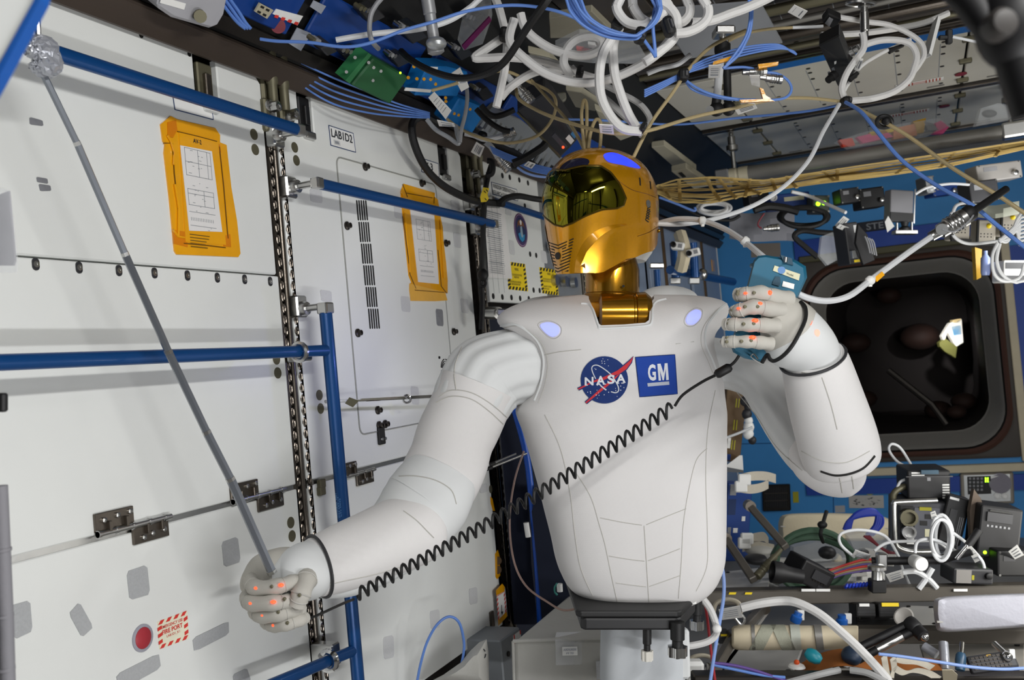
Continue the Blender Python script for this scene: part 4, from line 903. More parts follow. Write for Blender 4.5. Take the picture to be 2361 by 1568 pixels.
wtext(t, 'EMERGENCY USE', 373, 1451, 423, .0055, 'signal_red', .002, .01); wtext(t, 'FIRE PORT', 375, 1464.5, 423, .0082, 'signal_red', .002, .02); wtext(t, 'LAB1D1_K1', 385, 1471, 416, .005, 'signal_red', .002)
t = wthing('fire_port_plug', 'round red fire port plug in grey ring at lower left', 'plug', (328, 1471)); c = WL(328, 1471)
MB().lathe(c, EX, [(.024, 0), (.024, .002), (.019, .003), (.018, .001)], 28).make('ring', mat('ring_grey', '9c9ca6', .5), t, smooth=True)
MB().lathe(c, EX, [(.0185, 0), (.0185, .003), (.012, .006), (.001, .0075)], 28).make('cap', mat('cap_red', 'a8323c', .4), t, smooth=True)
# ---- papers, warning signs and emblem on the third rack
t = wthing('document_sheet', 'printed white sheet hanging beside the cable on third rack', 'paper', (1150, 640))
MB().grid([[WL(1116+(1163-1116)*u+(v*11+u*v*7), 478+162*v+3*u, .012+.006*math.sin(3*v+u)) for u in (0, .25, .5, .75, 1)] for v in [i/10 for i in range(11)]]).make('sheet', 'paper', t, smooth=True)
b = MB()
for i in range(30): b.box(WL(1121+.35*i, 486+4.9*i, .022)+EY*.06, (.0004, .115*(1 if i % 5 else 1.1), .0016 if i % 6 else .003))
for i in range(3): b.box(WL(1129+12*i, 560, .022), (.0004, .0015, .34), (EX, EY, (EZ-EY*.0)))
b.make('printed_table', 'ink_grey', t, kind='stuff')
def warn(label, c4, lines):
    t = wthing('warning_sign', label, 'sign', c4[3]); wpoly('plate', c4, 'signal_yellow', t, 0, .0012)
    stripes(t, WL, c4, 6, .12, 'black', .0014)
    for s_, x, y, w, h in lines: wtext(t, s_, x, y, w, h, 'ink', .002)
warn('yellow warning sign with black striped edge half behind the paper sheet', [(1170, 603), (1210, 609), (1217, 672), (1172, 667)], [('WARNING', 1187, 624, .035, .010), ('FULLY HAZARDOUS ATMOSPHERE', 1181, 635, .09, .007), ('INSIDE RACK', 1186, 641, .045, .007), ('ENSURE VENTILATION IS OPERATING', 1175, 651, .105, .007), ('BEFORE ENTERING RACK', 1180, 657, .08, .007)])
warn('yellow warning sign with black striped edge beside the helmet face guard', [(1243, 616), (1284, 623), (1287, 681), (1250, 676)], [('WARNING', 1262, 634, .035, .010), ('PROTECTIVE GLASS MUST BE WORN', 1252, 645, .105, .007), ('THE SHUTTER MUST BE CLOSED', 1252, 650, .105, .007), ('FAILURE TO COMPLY', 1254, 662, .085, .007), ('SEVERE INJURY', 1254, 668, .06, .007)])
t = wthing('oval_emblem', 'round mission emblem with brown bird on blue on third rack', 'emblem', (1200, 531)); c = WL(1200.5, 531)
er = .062
for r, m, h in ((er, mat('emb_purple', '5a2a55', .6), .001), (er*.93, mat('emb_rim', 'b9a6c4', .6), .0014), (er*.90, mat('emb_band', '43305e', .6), .0018), (er*.74, mat('emb_sky', '1b2a55', .6), .0022)):
    MB().cyl(c, c+EX*h, r, n=36).make('emblem_disc', m, t)
def eshape(pts, m, h): MB().prism([c+EY*(x*er)+EZ*(z*er)+EX*.002 for x, z in pts], EX*h).make('emblem_shape', m, t)
eshape([(-.6, .1), (-.45, .45), (-.2, .6), (.2, .6), (.45, .45), (.6, .1), (.35, .3), (.1, .2), (0, .05), (-.1, .2), (-.35, .3)], mat('emb_brown', '7a4a2a', .6), .0006)
eshape([(-.15, .5), (0, .62), (.15, .5), (.05, .3), (-.05, .3)], 'label_white', .0010); eshape([(-.12, .2), (.12, .25), (.2, -.35), (0, -.45), (-.15, -.3)], mat('emb_silver', '8fa6b5', .5), .0010)
eshape([(-.5, -.25), (-.2, -.15), (.1, -.3), (.5, -.2), (.35, -.55), (0, -.7), (-.35, -.55)], mat('emb_sea', '2f86b5', .5), .0007)
# ---- things on the lower right of the second rack
t = wthing('tape_strip', 'yellow film strip with two dark holes beside second track', 'tape', (1146, 1335)); wpoly('film', [(1141, 1277), (1147, 1268), (1151, 1280), (1153, 1326), (1146, 1336), (1142, 1330)], 'kapton', t, 0, .001)
for y in (1293, 1314): MB().cyl(WL(1147, y, .001), WL(1147, y, .0018), .0135, n=14).make('hole', 'brown_panel', t)
tag(wpoly('tape_scrap', [(1130, 1145), (1135, 1150), (1138, 1165), (1141, 1178), (1136, 1178), (1131, 1160)], 'kapton', None), 'small yellow film scrap over a hole beside the robot arm', 'tape')
t = wthing('striped_label', 'red striped white label with black arrow taped with yellow film', 'sign', (1150, 1440)); l4 = [(1144, 1364), (1163, 1354), (1169, 1420), (1149, 1443)]
wpoly('plate', l4, 'label_white', t, .012, .002); stripes(t, lambda x, y, o=0: WL(x, y, .014), l4, 6, .16, 'signal_red', 0); wpoly('film', [(1143, 1361), (1157, 1346), (1163, 1354), (1162, 1363), (1144, 1373)], 'kapton', t, .013, .002); wpoly('film', [(1148, 1430), (1168, 1410), (1169, 1421), (1149, 1443)], 'kapton', t, .0142, .001)
MB().prism([WL(x, y, .0146) for x, y in ((1156, 1395), (1157, 1395), (1157.5, 1410), (1160, 1410), (1157.8, 1418), (1155, 1411), (1156.6, 1410.4))], EX*.0005).make('arrow', 'ink', t)
latch(rb, yz(1132, 1425)[0], yz(1132, 1425)[1], 'olive_metal', .06, .09)
t = thing('grey_box', 'grey metal box with striped label and toggle at bottom beside the track', 'box', WL(1145, 1568, .1)); a = WL(1148, 1540, .05)
MB().box(a-EY*.02-EZ*.06, (.12, .14, .34)).make('body', mat('box_grey', '8d9296', .5, .3), t, bevel=.004); q = a+EX*.061
pl4 = [q+EY*y+EZ*z for y, z in ((-.005, .10), (.049, .10), (.049, -.12), (-.005, -.12))]
MB().prism(pl4, EX*.002).make('label', 'label_white', t)
for i in range(9):
    z = .095-.024*i
    for y in (-.004, .042): MB().box(q+EY*(y+.003)+EZ*z+EX*.0025, (.001, .006, .012), (EX, EY, EZ)).make('stripe', 'signal_red', t)
MB().ell(q+EY*.02+EZ*.06, (.02, .02, .012)).make('toggle', 'label_white', t, smooth=True); MB().cyl(q-EY*.05+EZ*.06, q-EY*.05+EZ*.06+EX*.004, .008).make('screw', 'dark_metal', t)
t = thing('fabric_bag', 'white cloth bag corner marked with circled scribble at bottom edge', 'bag', P(1080, 1568, 2.5))
pts = [(985, 1575), (1022, 1556), (1062, 1528), (1085, 1500), (1105, 1481), (1122, 1474), (1126, 1500), (1128, 1575)]
MB().loft([[P(x, y, 2.52) for x, y in pts], [P(x-4, y+6, 2.47) for x, y in pts], [P(1080+(x-1080)*.5, 1545+(y-1545)*.5, 2.44) for x, y in pts]]).make('body', 'bag_grey', t, smooth=True)
MB().tube([P(1111+9*math.cos(R(a)), 1508+12*math.sin(R(a)), 2.462) for a in range(0, 350, 30)], .0015, 5).make('scribble', 'ink', t)
MB().tube(cr([P(1112, 1500, 2.46), P(1108, 1510, 2.46), P(1113, 1506, 2.46), P(1112, 1516, 2.46)], 4), .0012, 5).make('scribble', 'ink', t)
cable('thin blue cable arching up from bottom edge against lower panel', [(958, 1590, 2.42), (970, 1530, 2.42), (985, 1480, 2.42), (1008, 1440, 2.42), (1035, 1422, 2.43), (1058, 1435, 2.44), (1069, 1475, 2.46), (1069, 1505, 2.47), (1062, 1540, 2.48)], .0036, 'cable_blue')
# ---- dark recess behind the robot: blue upright bar, cloth, cables
t = thing('blue_pole', 'bright blue upright pole in the dark recess left of robot torso', 'pole', P(1240, 1400, 3.0))
MB().tube(cr([P(1182, 930, 3.0), P(1212, 1040, 3.0), P(1226, 1150, 3.0), P(1240, 1320, 3.0), P(1246, 1440, 3.0)], 6), .0105, 12).make('pole', mat('pole_blue', '0d53c0', .35), t, smooth=True)
MB().tube([P(1213, 1205, 2.985), P(1218, 1238, 2.985)], .009, 8).make('label', 'label_white', t)
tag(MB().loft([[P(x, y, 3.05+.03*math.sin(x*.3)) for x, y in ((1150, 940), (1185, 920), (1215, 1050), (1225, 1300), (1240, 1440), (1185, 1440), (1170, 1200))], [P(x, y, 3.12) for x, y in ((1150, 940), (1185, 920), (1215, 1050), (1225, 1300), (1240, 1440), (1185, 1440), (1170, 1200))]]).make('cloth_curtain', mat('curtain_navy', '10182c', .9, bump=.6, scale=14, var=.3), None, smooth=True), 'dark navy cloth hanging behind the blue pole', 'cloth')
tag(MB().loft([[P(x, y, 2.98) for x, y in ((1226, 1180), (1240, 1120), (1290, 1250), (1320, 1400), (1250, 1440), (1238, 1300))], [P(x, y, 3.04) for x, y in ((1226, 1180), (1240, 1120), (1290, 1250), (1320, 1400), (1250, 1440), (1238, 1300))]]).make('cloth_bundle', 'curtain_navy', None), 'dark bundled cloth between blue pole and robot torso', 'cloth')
cable('thin pinkish cable looping below the robot waist', [(1208, 1040, 2.6), (1186, 1110, 2.58), (1175, 1200, 2.55), (1184, 1290, 2.5), (1212, 1350, 2.45), (1262, 1388, 2.4), (1300, 1407, 2.35), (1340, 1400, 2.3)], .0027, mat('cable_pink', 'a5897d', .5))
for lab, a, b_ in (('upper thin steel rod behind the robot elbow', (1128, 1072, 2.75), (1188, 1047, 2.9)), ('lower thin steel rod behind the robot elbow', (1122, 1082, 2.75), (1213, 1046, 2.9))):
    t = thing('steel_rod', lab, 'rod', P(*a)); MB().cyl(P(*a), P(*b_), .004, n=10).make('rod', 'steel', t, smooth=True); MB().cyl(P(*a), P(a[0]+12, a[1]-4, a[2]+.02), .0055, n=10).make('sleeve', 'rubber_black', t, smooth=True)
t = thing('steel_rod', 'thin steel rod with metal tag and snap hook across the upright handrail', 'rod', P(752, 926, 2.2))
MB().cyl(P(750, 926, 2.2), P(800, 924, 2.25), .0042, n=10).make('sheath', 'cable_white', t, smooth=True); MB().cyl(P(800, 925, 2.25), P(1030, 914, 2.66), .003, n=8).cyl(P(832, 921, 2.30), P(1030, 910, 2.66), .0025, n=8).make('rod', 'chrome', t, smooth=True)
MB().prism([P(x, y, 2.24) for x, y in ((796, 930), (806, 916), (828, 924), (814, 939))], CF*-.004).make('metal_tag', 'olive_metal', t)
MB().tube([P(938+9*math.cos(R(a)), 920+9*math.sin(R(a)), 2.48) for a in range(0, 360, 30)], .003, 6, True).make('snap_hook', 'chrome', t, smooth=True)
# ---- black cables in front of the second and third rack
cable('thick black cable drooping from the overhead corner across second rack', [(1010, 285, 2.72), (975, 268, 2.68), (951, 285, 2.66), (955, 330, 2.66), (982, 388, 2.72), (1025, 430, 2.8), (1080, 458, 2.92), (1120, 466, 3.0), (1160, 470, 3.06)], .0115, 'rubber_black')
cable('black taped cable resting on the short handrail', [(1150, 470, 3.02), (1165, 458, 3.06), (1195, 452, 3.15), (1230, 458, 3.25), (1260, 462, 3.3)], .0105, 'rubber_black')
cable('black cable running down in front of the second track', [(1136, 372, 3.05), (1122, 420, 3.0), (1116, 480, 2.98), (1113, 560, 2.96), (1110, 640, 2.95), (1112, 700, 2.95), (1110, 760, 2.95)], .009, 'rubber_black')
t = thing('cable_tie', 'black strap knot on the vertical cable beside paper sheet', 'strap', P(1112, 640, 2.93)); MB().ell(P(1113, 634, 2.93), (.017, .02, .017), (CR, CU, CF)).make('knot', 'rubber_black', t, smooth=True); MB().tube([P(1114+6*math.cos(R(a)), 652+9*math.sin(R(a)), 2.93) for a in range(0, 360, 30)], .004, 6, True).make('loop', 'rubber_black', t, smooth=True)
t = thing('cable_tag', 'yellow handwritten tag wrapped round the black cable', 'tag', P(1118, 450, 2.95)); MB().prism([P(x, y, 2.95) for x, y in ((1114, 432), (1128, 434), (1124, 448), (1127, 458), (1121, 465), (1109, 466), (1107, 455))], CF*.004).make('flag', 'signal_yellow', t)
for x, y in ((1116, 440), (1121, 437), (1118, 457)): MB().tube([P(x, y, 2.948), P(x+4, y+5, 2.948)], .0012, 4).make('pen_mark', 'ink', t)
t = thing('handrail_mount', 'chrome handrail mount sticking out just left of robot shoulder', 'bracket', P(1150, 722, 3.0)); MB().cyl(P(1122, 722, 3.05), P(1150, 722, 3.0), .02, n=14).make('nut', 'steel', t, smooth=True); MB().box(P(1166, 720, 2.98), (.055, .022, .022), (CR, CU, CF)).make('arm', 'steel', t, bevel=.004)
# ---- nearest things at the left edge
t = thing('hinged_panel', 'blurred white panel with blue edge at the upper left corner', 'panel', P(20, 20, .62))
MB().prism([P(x, y, .62) for x, y in ((-60, -60), (100, -60), (78, 0), (-6, 150), (-60, 230))], CF*.01).make('face', 'panel_white', t); MB().prism([P(x, y, .618) for x, y in ((106, -60), (92, 0), (0, 172), (-60, 280), (-60, 235), (-4, 150), (78, 0), (98, -60))], CF*.012).make('edge', mat('edge_blue', '0d4f9e', .5), t)
t = thing('grey_tube', 'grey padded tube at the lower left edge of picture', 'tube', P(12, 1500, 1.0)); MB().tube([P(0, 1120, 1.0), P(8, 1300, 1.0), P(14, 1440, 1.0), P(18, 1580, 1.0)], .0078, 14).make('tube', mat('pad_grey', '7c7b80', .7, bump=.3), t, smooth=True)
for y in (1268, 1420, 1542): MB().tube([P(5+.03*(y-1260), y-3, 1.0), P(6+.03*(y-1260), y+4, 1.0)], .0092, 12).make('band', 'pad_grey', t, smooth=True)
tag(MB().box(P(2, 928, 1.0), (.012, .02, .01), (CR, CU, CF)).make('black_clip', 'black', None, bevel=.002), 'small black clip at the left edge of picture', 'clip')
t = thing('plastic_pouch', 'clear plastic pouch edge with grey card at the left edge', 'pouch', P(15, 540, 1.1)); MB().prism([P(x, y, 1.12) for x, y in ((-30, 460), (20, 440), (34, 600), (30, 612), (-30, 612))], CF*.004).make('card', mat('card_grey', '9b9aa0', .6), t); MB().prism([P(x, y, 1.11) for x, y in ((-30, 420), (24, 440), (42, 600), (40, 628), (-30, 630))], CF*-.003).make('film', 'clear_film', t)

# ================================================================ overhead: slanted corner gear, hoses, cables, ceiling things
OR = ['first', 'second', 'third', 'fourth', 'fifth', 'sixth', 'seventh', 'eighth', 'ninth']   # counted from the near or upper side
def at2(org, sc): return lambda l, D=None: [((org[0]+p[0]/sc, org[1]+p[1]/sc) if D is None else (org[0]+p[0]/sc, org[1]+p[1]/sc, p[2] if len(p) > 2 else D)) for p in l]
def spoly(name, pxs, m, parent, h0=0., t=.02, bevel=.0): return MB().prism([SO(x, y, h0) for x, y in pxs], sn*t).make(name, m, parent, bevel=bevel)
def fpoly(name, pxs, D, m, parent, t=.002, tilt=0., bevel=0):   # flat piece facing the aisle, tilted away along the picture's height
    cy = sum(p[1] for p in pxs)/len(pxs)
    q = [P(x, y, D+tilt*(y-cy)/100) for x, y in pxs]; n = (q[1]-q[0]).cross(q[2]-q[0]).normalized()
    if n.dot(CF) < 0: n = -n
    return MB().prism(q, n*t).make(name, m, parent, bevel=bevel)
def flag(label, pxs, D, lines=3, m='label_white', cat='tag', name='cable_tag', tilt=0.3, bar=True):
    t = thing(name, label, cat, P(*pxs[0], D)); fpoly('flag', pxs, D, m, t, .0012, tilt)
    a, b, c, d = [V((x, y, 0)) for x, y in pxs[:4]]; cy = sum(p[1] for p in pxs)/len(pxs); B = MB()
    for i in range(lines):
        v = .25+.5*i/max(1, lines-1); l, r = a.lerp(d, v), b.lerp(c, v); l, r = l.lerp(r, .2), l.lerp(r, .85)
        B.tube([P(l.x, l.y, D-.002+tilt*(l.y-cy)/100), P(r.x, r.y, D-.002+tilt*(r.y-cy)/100)], .0011*(2.2 if bar and i == lines-1 else 1), 4)
    B.make('print_line', 'ink_grey', t, kind='stuff'); return t
def gadget(label, name, cat, cx, cy, D, w, h, dep, m, ang=0, yaw=0, pitch=0, det=(), group=None, bevel=.006, body='body'):
    """a device as seen face on: size in pixels at distance D, dep in metres; details laid on the face"""
    t = thing(name, label, cat, P(cx, cy, D), group); k = D/F; a = R(ang)
    ex = CR*math.cos(a)-CU*math.sin(a); ey = CR*math.sin(a)+CU*math.cos(a); n = -CF
    q = Matrix.Rotation(R(yaw), 3, ey) @ Matrix.Rotation(R(pitch), 3, ex); ex, ey, n = q @ ex, q @ ey, q @ n
    W_, H_ = w*k, h*k; c = P(cx, cy, D)-n*(dep/2); f = P(cx, cy, D)
    MB().box(c, (W_, H_, dep), (ex, ey, n)).make(body, m, t, bevel=min(bevel, W_/4, H_/4, dep/3), seg=2)
    for d in det:
        kd = d[0]; u = f+ex*(d[1]*W_)+ey*(d[2]*H_)
        if kd == 'plate': plate(u, ex, ey, d[3]*W_, d[4]*H_, d[6] if len(d) > 6 else .0015).make(d[7] if len(d) > 7 else 'plate', d[5], t, bevel=0)
        elif kd == 'knob': MB().lathe(u, n, [(d[3], 0), (d[3], d[4]), (d[3]*.8, d[4]*1.1)], 16).make(d[6] if len(d) > 6 else 'knob', d[5], t, smooth=True)
        elif kd == 'led': MB().ell(u, (d[3], d[3], d[3]), (ex, ey, n), 8, 6).make('indicator', d[4], t, smooth=True)
        elif kd == 'text': text(t, d[5], u, ex, ey, d[3]*W_, d[4]*H_, d[6], .0022)
        elif kd == 'grid':
            for i in range(d[3]):
                for j in range(d[4]):
                    plate(f+ex*((d[1]+d[5]*i)*W_)+ey*((d[2]+d[6]*j)*H_), ex, ey, d[7]*W_, d[8]*H_, d[10] if len(d) > 10 else .004).make(d[11] if len(d) > 11 else 'key', d[9], t)
        elif kd == 'port': MB().lathe(u, n, [(d[3], 0), (d[3], d[4]), (d[3]*.7, d[4]), (d[3]*.7, d[4]*.3)], 14).make('port', d[5], t, smooth=True)
        elif kd == 'screws':
            for sx in (-1, 1):
                for sy in (-1, 1): MB().cyl(f+ex*(sx*.44*W_)+ey*(sy*.44*H_), f+ex*(sx*.44*W_)+ey*(sy*.44*H_)+n*.0018, d[3], n=8).make('screw', 'steel', t)
    return t
def connector(label, a, b, r, m='steel', knurl=4, cat='connector'):
    t = thing('connector', label, cat, P(*a)); A, B = P(*a), P(*b); L = (B-A).length; d = (B-A).normalized()
    MB().lathe(A, d, [(r*.55, 0), (r*.6, L*.25), (r*.85, L*.27), (r*.85, L*.45), (r, L*.47), (r, L*.62), (r*.9, L*.64), (r*.9, L*.82), (r*1.05, L*.84), (r*1.05, L*.97), (r*.8, L)], 18).make('shell', m, t, smooth=True)
    for i in range(knurl): MB().tube([A+d*(L*(.5+.1*i))+frame(d)[0]*(r*1.02*math.cos(R(q)))+frame(d)[1]*(r*1.02*math.sin(R(q))) for q in range(0, 360, 30)], r*.07, 5, True).make('ring', m, t, smooth=True)
    return t
# ---- gear on the slanted corner
A = at2((560, 0), 3.016)
t = thing('device_box', 'dark green metal box with small connector on the slanted corner', 'box', SO(845, 165)); spoly('body', A([(660, 520), (815, 330), (1060, 470), (930, 655)]), 'box_green', t, .04, .05, .004)
spoly('lit_edge', A([(640, 505), (800, 315), (822, 330), (670, 525)]), mat('green_lit', '2f7a48', .5), t, .06, .036)  # left edge of the box, its light put into a paler green
for x, y in ((875, 435), (910, 470), (960, 495), (905, 560), (780, 400), (720, 500)): MB().cyl(SO(*A([(x, y)])[0], .09), SO(*A([(x, y)])[0], .0925), .004, n=8).make('screw', 'steel', t)
t = thing('device_box', 'bright blue metal box with white sticker under the black cable', 'box', SO(985, 165)); spoly('body', A([(1190, 395), (1330, 400), (1480, 440), (1400, 610), (1105, 600)]), 'box_blue', t, .04, .05, .004); spoly('sticker', A([(1280, 462), (1355, 465), (1350, 502), (1275, 498)]), 'label_white', t, .09, .001); spoly('edge_label', A([(1130, 607), (1310, 622), (1300, 642), (1120, 628)]), 'label_white', t, .09, .002)
for x, y in ((1190, 462), (1230, 455), (1150, 540), (1210, 548), (1260, 550), (1305, 552), (1340, 585)): MB().cyl(SO(*A([(x, y)])[0], .09), SO(*A([(x, y)])[0], .0925), .0045, n=8).make('screw', 'kapton', t)
t = thing('device_box', 'second blue metal box, lower one beside the white printed tag', 'box', SO(1045, 250)); spoly('body', A([(1420, 620), (1620, 700), (1510, 870), (1320, 790)]), 'box_blue', t, .04, .05, .004)
for x, y in ((1410, 680), (1412, 705), (1470, 790), (1500, 800), (1580, 760)): MB().cyl(SO(*A([(x, y)])[0], .09), SO(*A([(x, y)])[0], .0925), .0045, n=8).make('screw', 'kapton', t)
t = thing('device_box', 'grey white labelled unit cut off by the top edge', 'box', SO(400, 10)); spoly('body', [(330, -40), (490, -40), (482, 5), (466, 32), (448, 38), (360, 12), (325, -12)], mat('unit_grey', 'a9a9ae', .5), t, .02, .05, .006); spoly('label', [(372, -8), (428, 8), (424, 22), (368, 6)], 'label_white', t, .07, .001)
MB().cyl(SO(457, 33, .05), SO(462, 38, .09), .012, n=12).make('foot', 'olive_metal', t, smooth=True)
t = thing('striped_label', 'red striped warning label high in the overhead corner', 'label', SO(660, 40)); spoly('plate', A([(205, 95), (230, 60), (415, 110), (375, 175)]), 'label_white', t, .016, .002)
for i in range(4): spoly('stripe', A([(228+46*i, 102+16*i), (250+46*i, 108+16*i), (240+46*i, 128+16*i), (215+46*i, 118+16*i)]), 'signal_red', t, .0185, .0008)
t = thing('vent_plate', 'small beige plate with four square cut-outs near the top edge', 'plate', SO(605, 22)); spoly('plate', A([(110, 15), (205, 65), (160, 125), (75, 75)]), mat('plate_beige', 'b3ac94', .6), t, .03, .004)
for x, y in ((128, 38), (165, 58), (105, 72), (143, 92)): spoly('cutout', A([(x, y), (x+22, y+10), (x+14, y+24), (x-8, y+12)]), 'hole', t, .0345, .0006)
tag(MB().cyl(SO(*A([(245, 180)])[0], .014), SO(*A([(245, 180)])[0], .018), .016, n=18).make('red_knob', mat('dull_red', '7a2230', .5), None), 'dull red round plug behind the olive pivot posts', 'plug')
for lab, pl in (('white velcro patch on blue panel over the first track', A([(375, 190), (472, 230), (400, 352), (315, 300)])), ('white velcro patch on blue panel near the top edge', A([(490, 0), (575, 40), (540, 95), (465, 45)]))):
    tag(spoly('velcro_patch', pl, mat('velcro_dim', 'a4a9b4', .95, bump=.5, scale=900), None, .017, .002), lab, 'patch')
for lab, cx, L, D in (('grey tube canister hanging from the top edge', 995, 110, 2.0), ):
    t = thing('canister', lab, 'tube', P(cx, 60, D)); MB().lathe(P(983, -20, D), (P(1003, 105, D+.02)-P(983, -20, D)), [(.014, 0), (.014, .045), (.012, .047), (.012, .10), (.017, .102), (.018, .125), (.010, .13)], 20).make('body', mat('canister', '8f9092', .4, .2), t, smooth=True); MB().ell(P(1006, 100, D), (.022, .014, .02), (CR, CU, CF)).make('cap', 'silver_box', t, smooth=True)
B5 = at2((1060, 180), 6.03)
t = thing('ridged_box', 'silver finned metal box left of the helmet top', 'box', SO(1170, 300)); q = B5([(135, 640), (440, 330), (1330, 1060), (1250, 1180), (760, 1120)])
spoly('body', B5([(140, 620), (430, 350), (700, 470), (1050, 760), (1330, 1050), (1240, 1170), (800, 900), (560, 860), (230, 720)]), 'silver_box', t, .02, .05, .003)
for i in range(14):
    x0, y0 = 360+70*i, 520+46*i; spoly('fin', B5([(x0, y0-40), (x0+34, y0-18), (x0-70, y0+150), (x0-104, y0+128)]), 'silver_box', t, .07, .008)
spoly('top_rim', B5([(150, 610), (450, 330), (475, 350), (190, 650)]), 'steel', t, .07, .014)
t = thing('power_unit', 'dark grey electronics unit with red light above the helmet', 'box', P(1275, 300, 2.75))
fpoly('body', B5([(790, 450), (1180, 210), (1290, 320), (1640, 860), (1530, 980), (1400, 1110)]), 2.75, mat('unit_dark', '34353a', .45, bump=.03), t, .09, .1, .004); fpoly('top_plate', B5([(905, 520), (1190, 215), (1270, 300), (1060, 620)]), 2.735, mat('unit_slate', '4a4c54', .5), t, .012, .1, .002)
fpoly('label', B5([(1110, 435), (1165, 365), (1195, 390), (1140, 455)]), 2.728, 'label_white', t, .001, .1); fpoly('label', B5([(1470, 840), (1520, 785), (1592, 870), (1545, 925)]), 2.745, 'label_white', t, .001, .1); fpoly('blue_tab', B5([(1540, 780), (1575, 735), (1625, 800), (1595, 845)]), 2.745, mat('tab_blue', '4d86b8', .6), t, .001, .1); fpoly('door', B5([(1280, 810), (1320, 765), (1500, 960), (1440, 990)]), 2.74, 'unit_slate', t, .004, .1)
MB().tube([P(*B5([(800, 470)])[0], 2.735), P(*B5([(1400, 1105)])[0], 2.75)], .004, 6).make('edge_rail', 'olive_metal', t); MB().ell(P(*B5([(1437, 962)])[0], 2.73), (.004,)*3, n=8, m=6).make('indicator', 'led_red', t)
for x, y in ((1170, 280), (1115, 345)): MB().cyl(P(*B5([(x, y)])[0], 2.733), P(*B5([(x, y)])[0], 2.728), .004, n=8).make('screw', 'steel', t)
tag(MB().ell(P(923, 168, 2.35), (.003,)*3, n=8, m=6).make('indicator_light', 'led_green', None), 'tiny green light between the green and blue boxes', 'light')
connector('steel connector with red band under the white hose fork', (1193, 198, 2.5), (1226, 237, 2.5), .014); connector('steel connector at the end of lower white cable by the finned box', (1160, 313, 2.75), (1188, 303, 2.75), .013); connector('steel connector pointing down beside the third rack top', (1145, 360, 2.85), (1176, 392, 2.85), .016)
rn = random.Random(31)
for lab, x, y, w, h in (('black fitting block behind green box in the dark corner', 800, 118, 60, 34), ('dark module under the grey canister', 905, 128, 44, 30), ('dark module left of the grey canister', 930, 62, 60, 40), ('black module with ports right of the canister', 1050, 110, 50, 36), ('black module behind the purple sealed bag', 1085, 40, 50, 40), ('black module high beside the top edge', 840, 22, 60, 40), ('dark module behind the white tag pair', 1100, 205, 40, 30), ('black module near the red striped label', 730, 95, 40, 26)):
    t = thing('module', lab, 'box', SO(x, y)); pl = [(x-w/2, y-h*.2), (x+w*.1, y-h*.6), (x+w/2, y+h*.1), (x-w*.1, y+h*.5)]; spoly('body', pl, rn.choice(['charcoal', 'black', 'mod_dark']) if 'mod_dark' in MATS else mat('mod_dark', '20242c', .5), t, .02, .03+.02*rn.random(), .003)
    for i in range(3): p_ = SO(x-w*.12+w*.14*i, y-h*.05+h*.06*i, .075); MB().cyl(p_-sn*.02, p_, .006, n=10).make('port', rn.choice(['steel', 'olive_metal', 'cable_grey']), t, smooth=True)
for lab, pl in (('white stepped rack edge right behind the helmet crown', [(1502, 340), (1532, 336), (1606, 392), (1572, 402)]), ('second white stepped rack edge behind helmet crown', [(1548, 396), (1582, 388), (1640, 428), (1600, 436)])):
    t = thing('drawer_front', lab, 'panel', P(*pl[0], 4.6)); fpoly('front', pl, 4.6, 'drawer_beige' if 'drawer_beige' in MATS else mat('drawer_beige', 'a9a491', .5), t, .03, .5, .002); fpoly('slot', [(pl[0][0]+16, pl[0][1]+4), (pl[0][0]+24, pl[0][1]+2), (pl[0][0]+34, pl[0][1]+12), (pl[0][0]+26, pl[0][1]+14)], 4.55, 'hole', t, .002, .5)
# tags
flag('white printed tag hanging in front of the second blue box', A([(1290, 680), (1330, 640), (1450, 770), (1410, 830)]), 2.35, 5, bar=False); flag('white tag hanging at the right of first blue box', A([(1450, 510), (1510, 470), (1570, 600), (1520, 640)]), 2.4, 3)
flag('pale folded tag behind the drooping black cable top', A([(1350, 835), (1470, 860), (1475, 882), (1365, 878)]), 2.5, 2); flag('white barcode tag beside the second track head', B5([(155, 1030), (230, 890), (345, 960), (285, 1105)]), 2.8, 4)
flag('white tag with red print on the blue cable bundle by helmet', B5([(890, 1215), (950, 1160), (1055, 1195), (1000, 1260)]), 2.7, 2, 'label_white'); flag('white tag on the tan cable over the helmet', [(1381, 287), (1413, 289), (1416, 310), (1384, 307)], 2.0, 3)
flag('white barcode tag on the blue cable bundle under the ceiling', [(1634, 151), (1662, 150), (1659, 180), (1633, 180)], 2.2, 4); flag('white printed tag on the tan cable under the camera bracket', [(1692, 249), (1738, 234), (1746, 250), (1702, 265)], 2.3, 4, bar=False)
flag('grey tag on white cable near the top right', [(1816, 27), (1831, 10), (1862, 25), (1846, 43)], 2.2, 2); flag('white square tag hanging on the connector pair', [(1728, 174), (1752, 174), (1752, 201), (1733, 196)], 2.2, 0)
flag('small white tag tied to the white hose clamp', B5([(-35, 20), (90, 20), (130, 130), (20, 190)]), 2.2, 1)
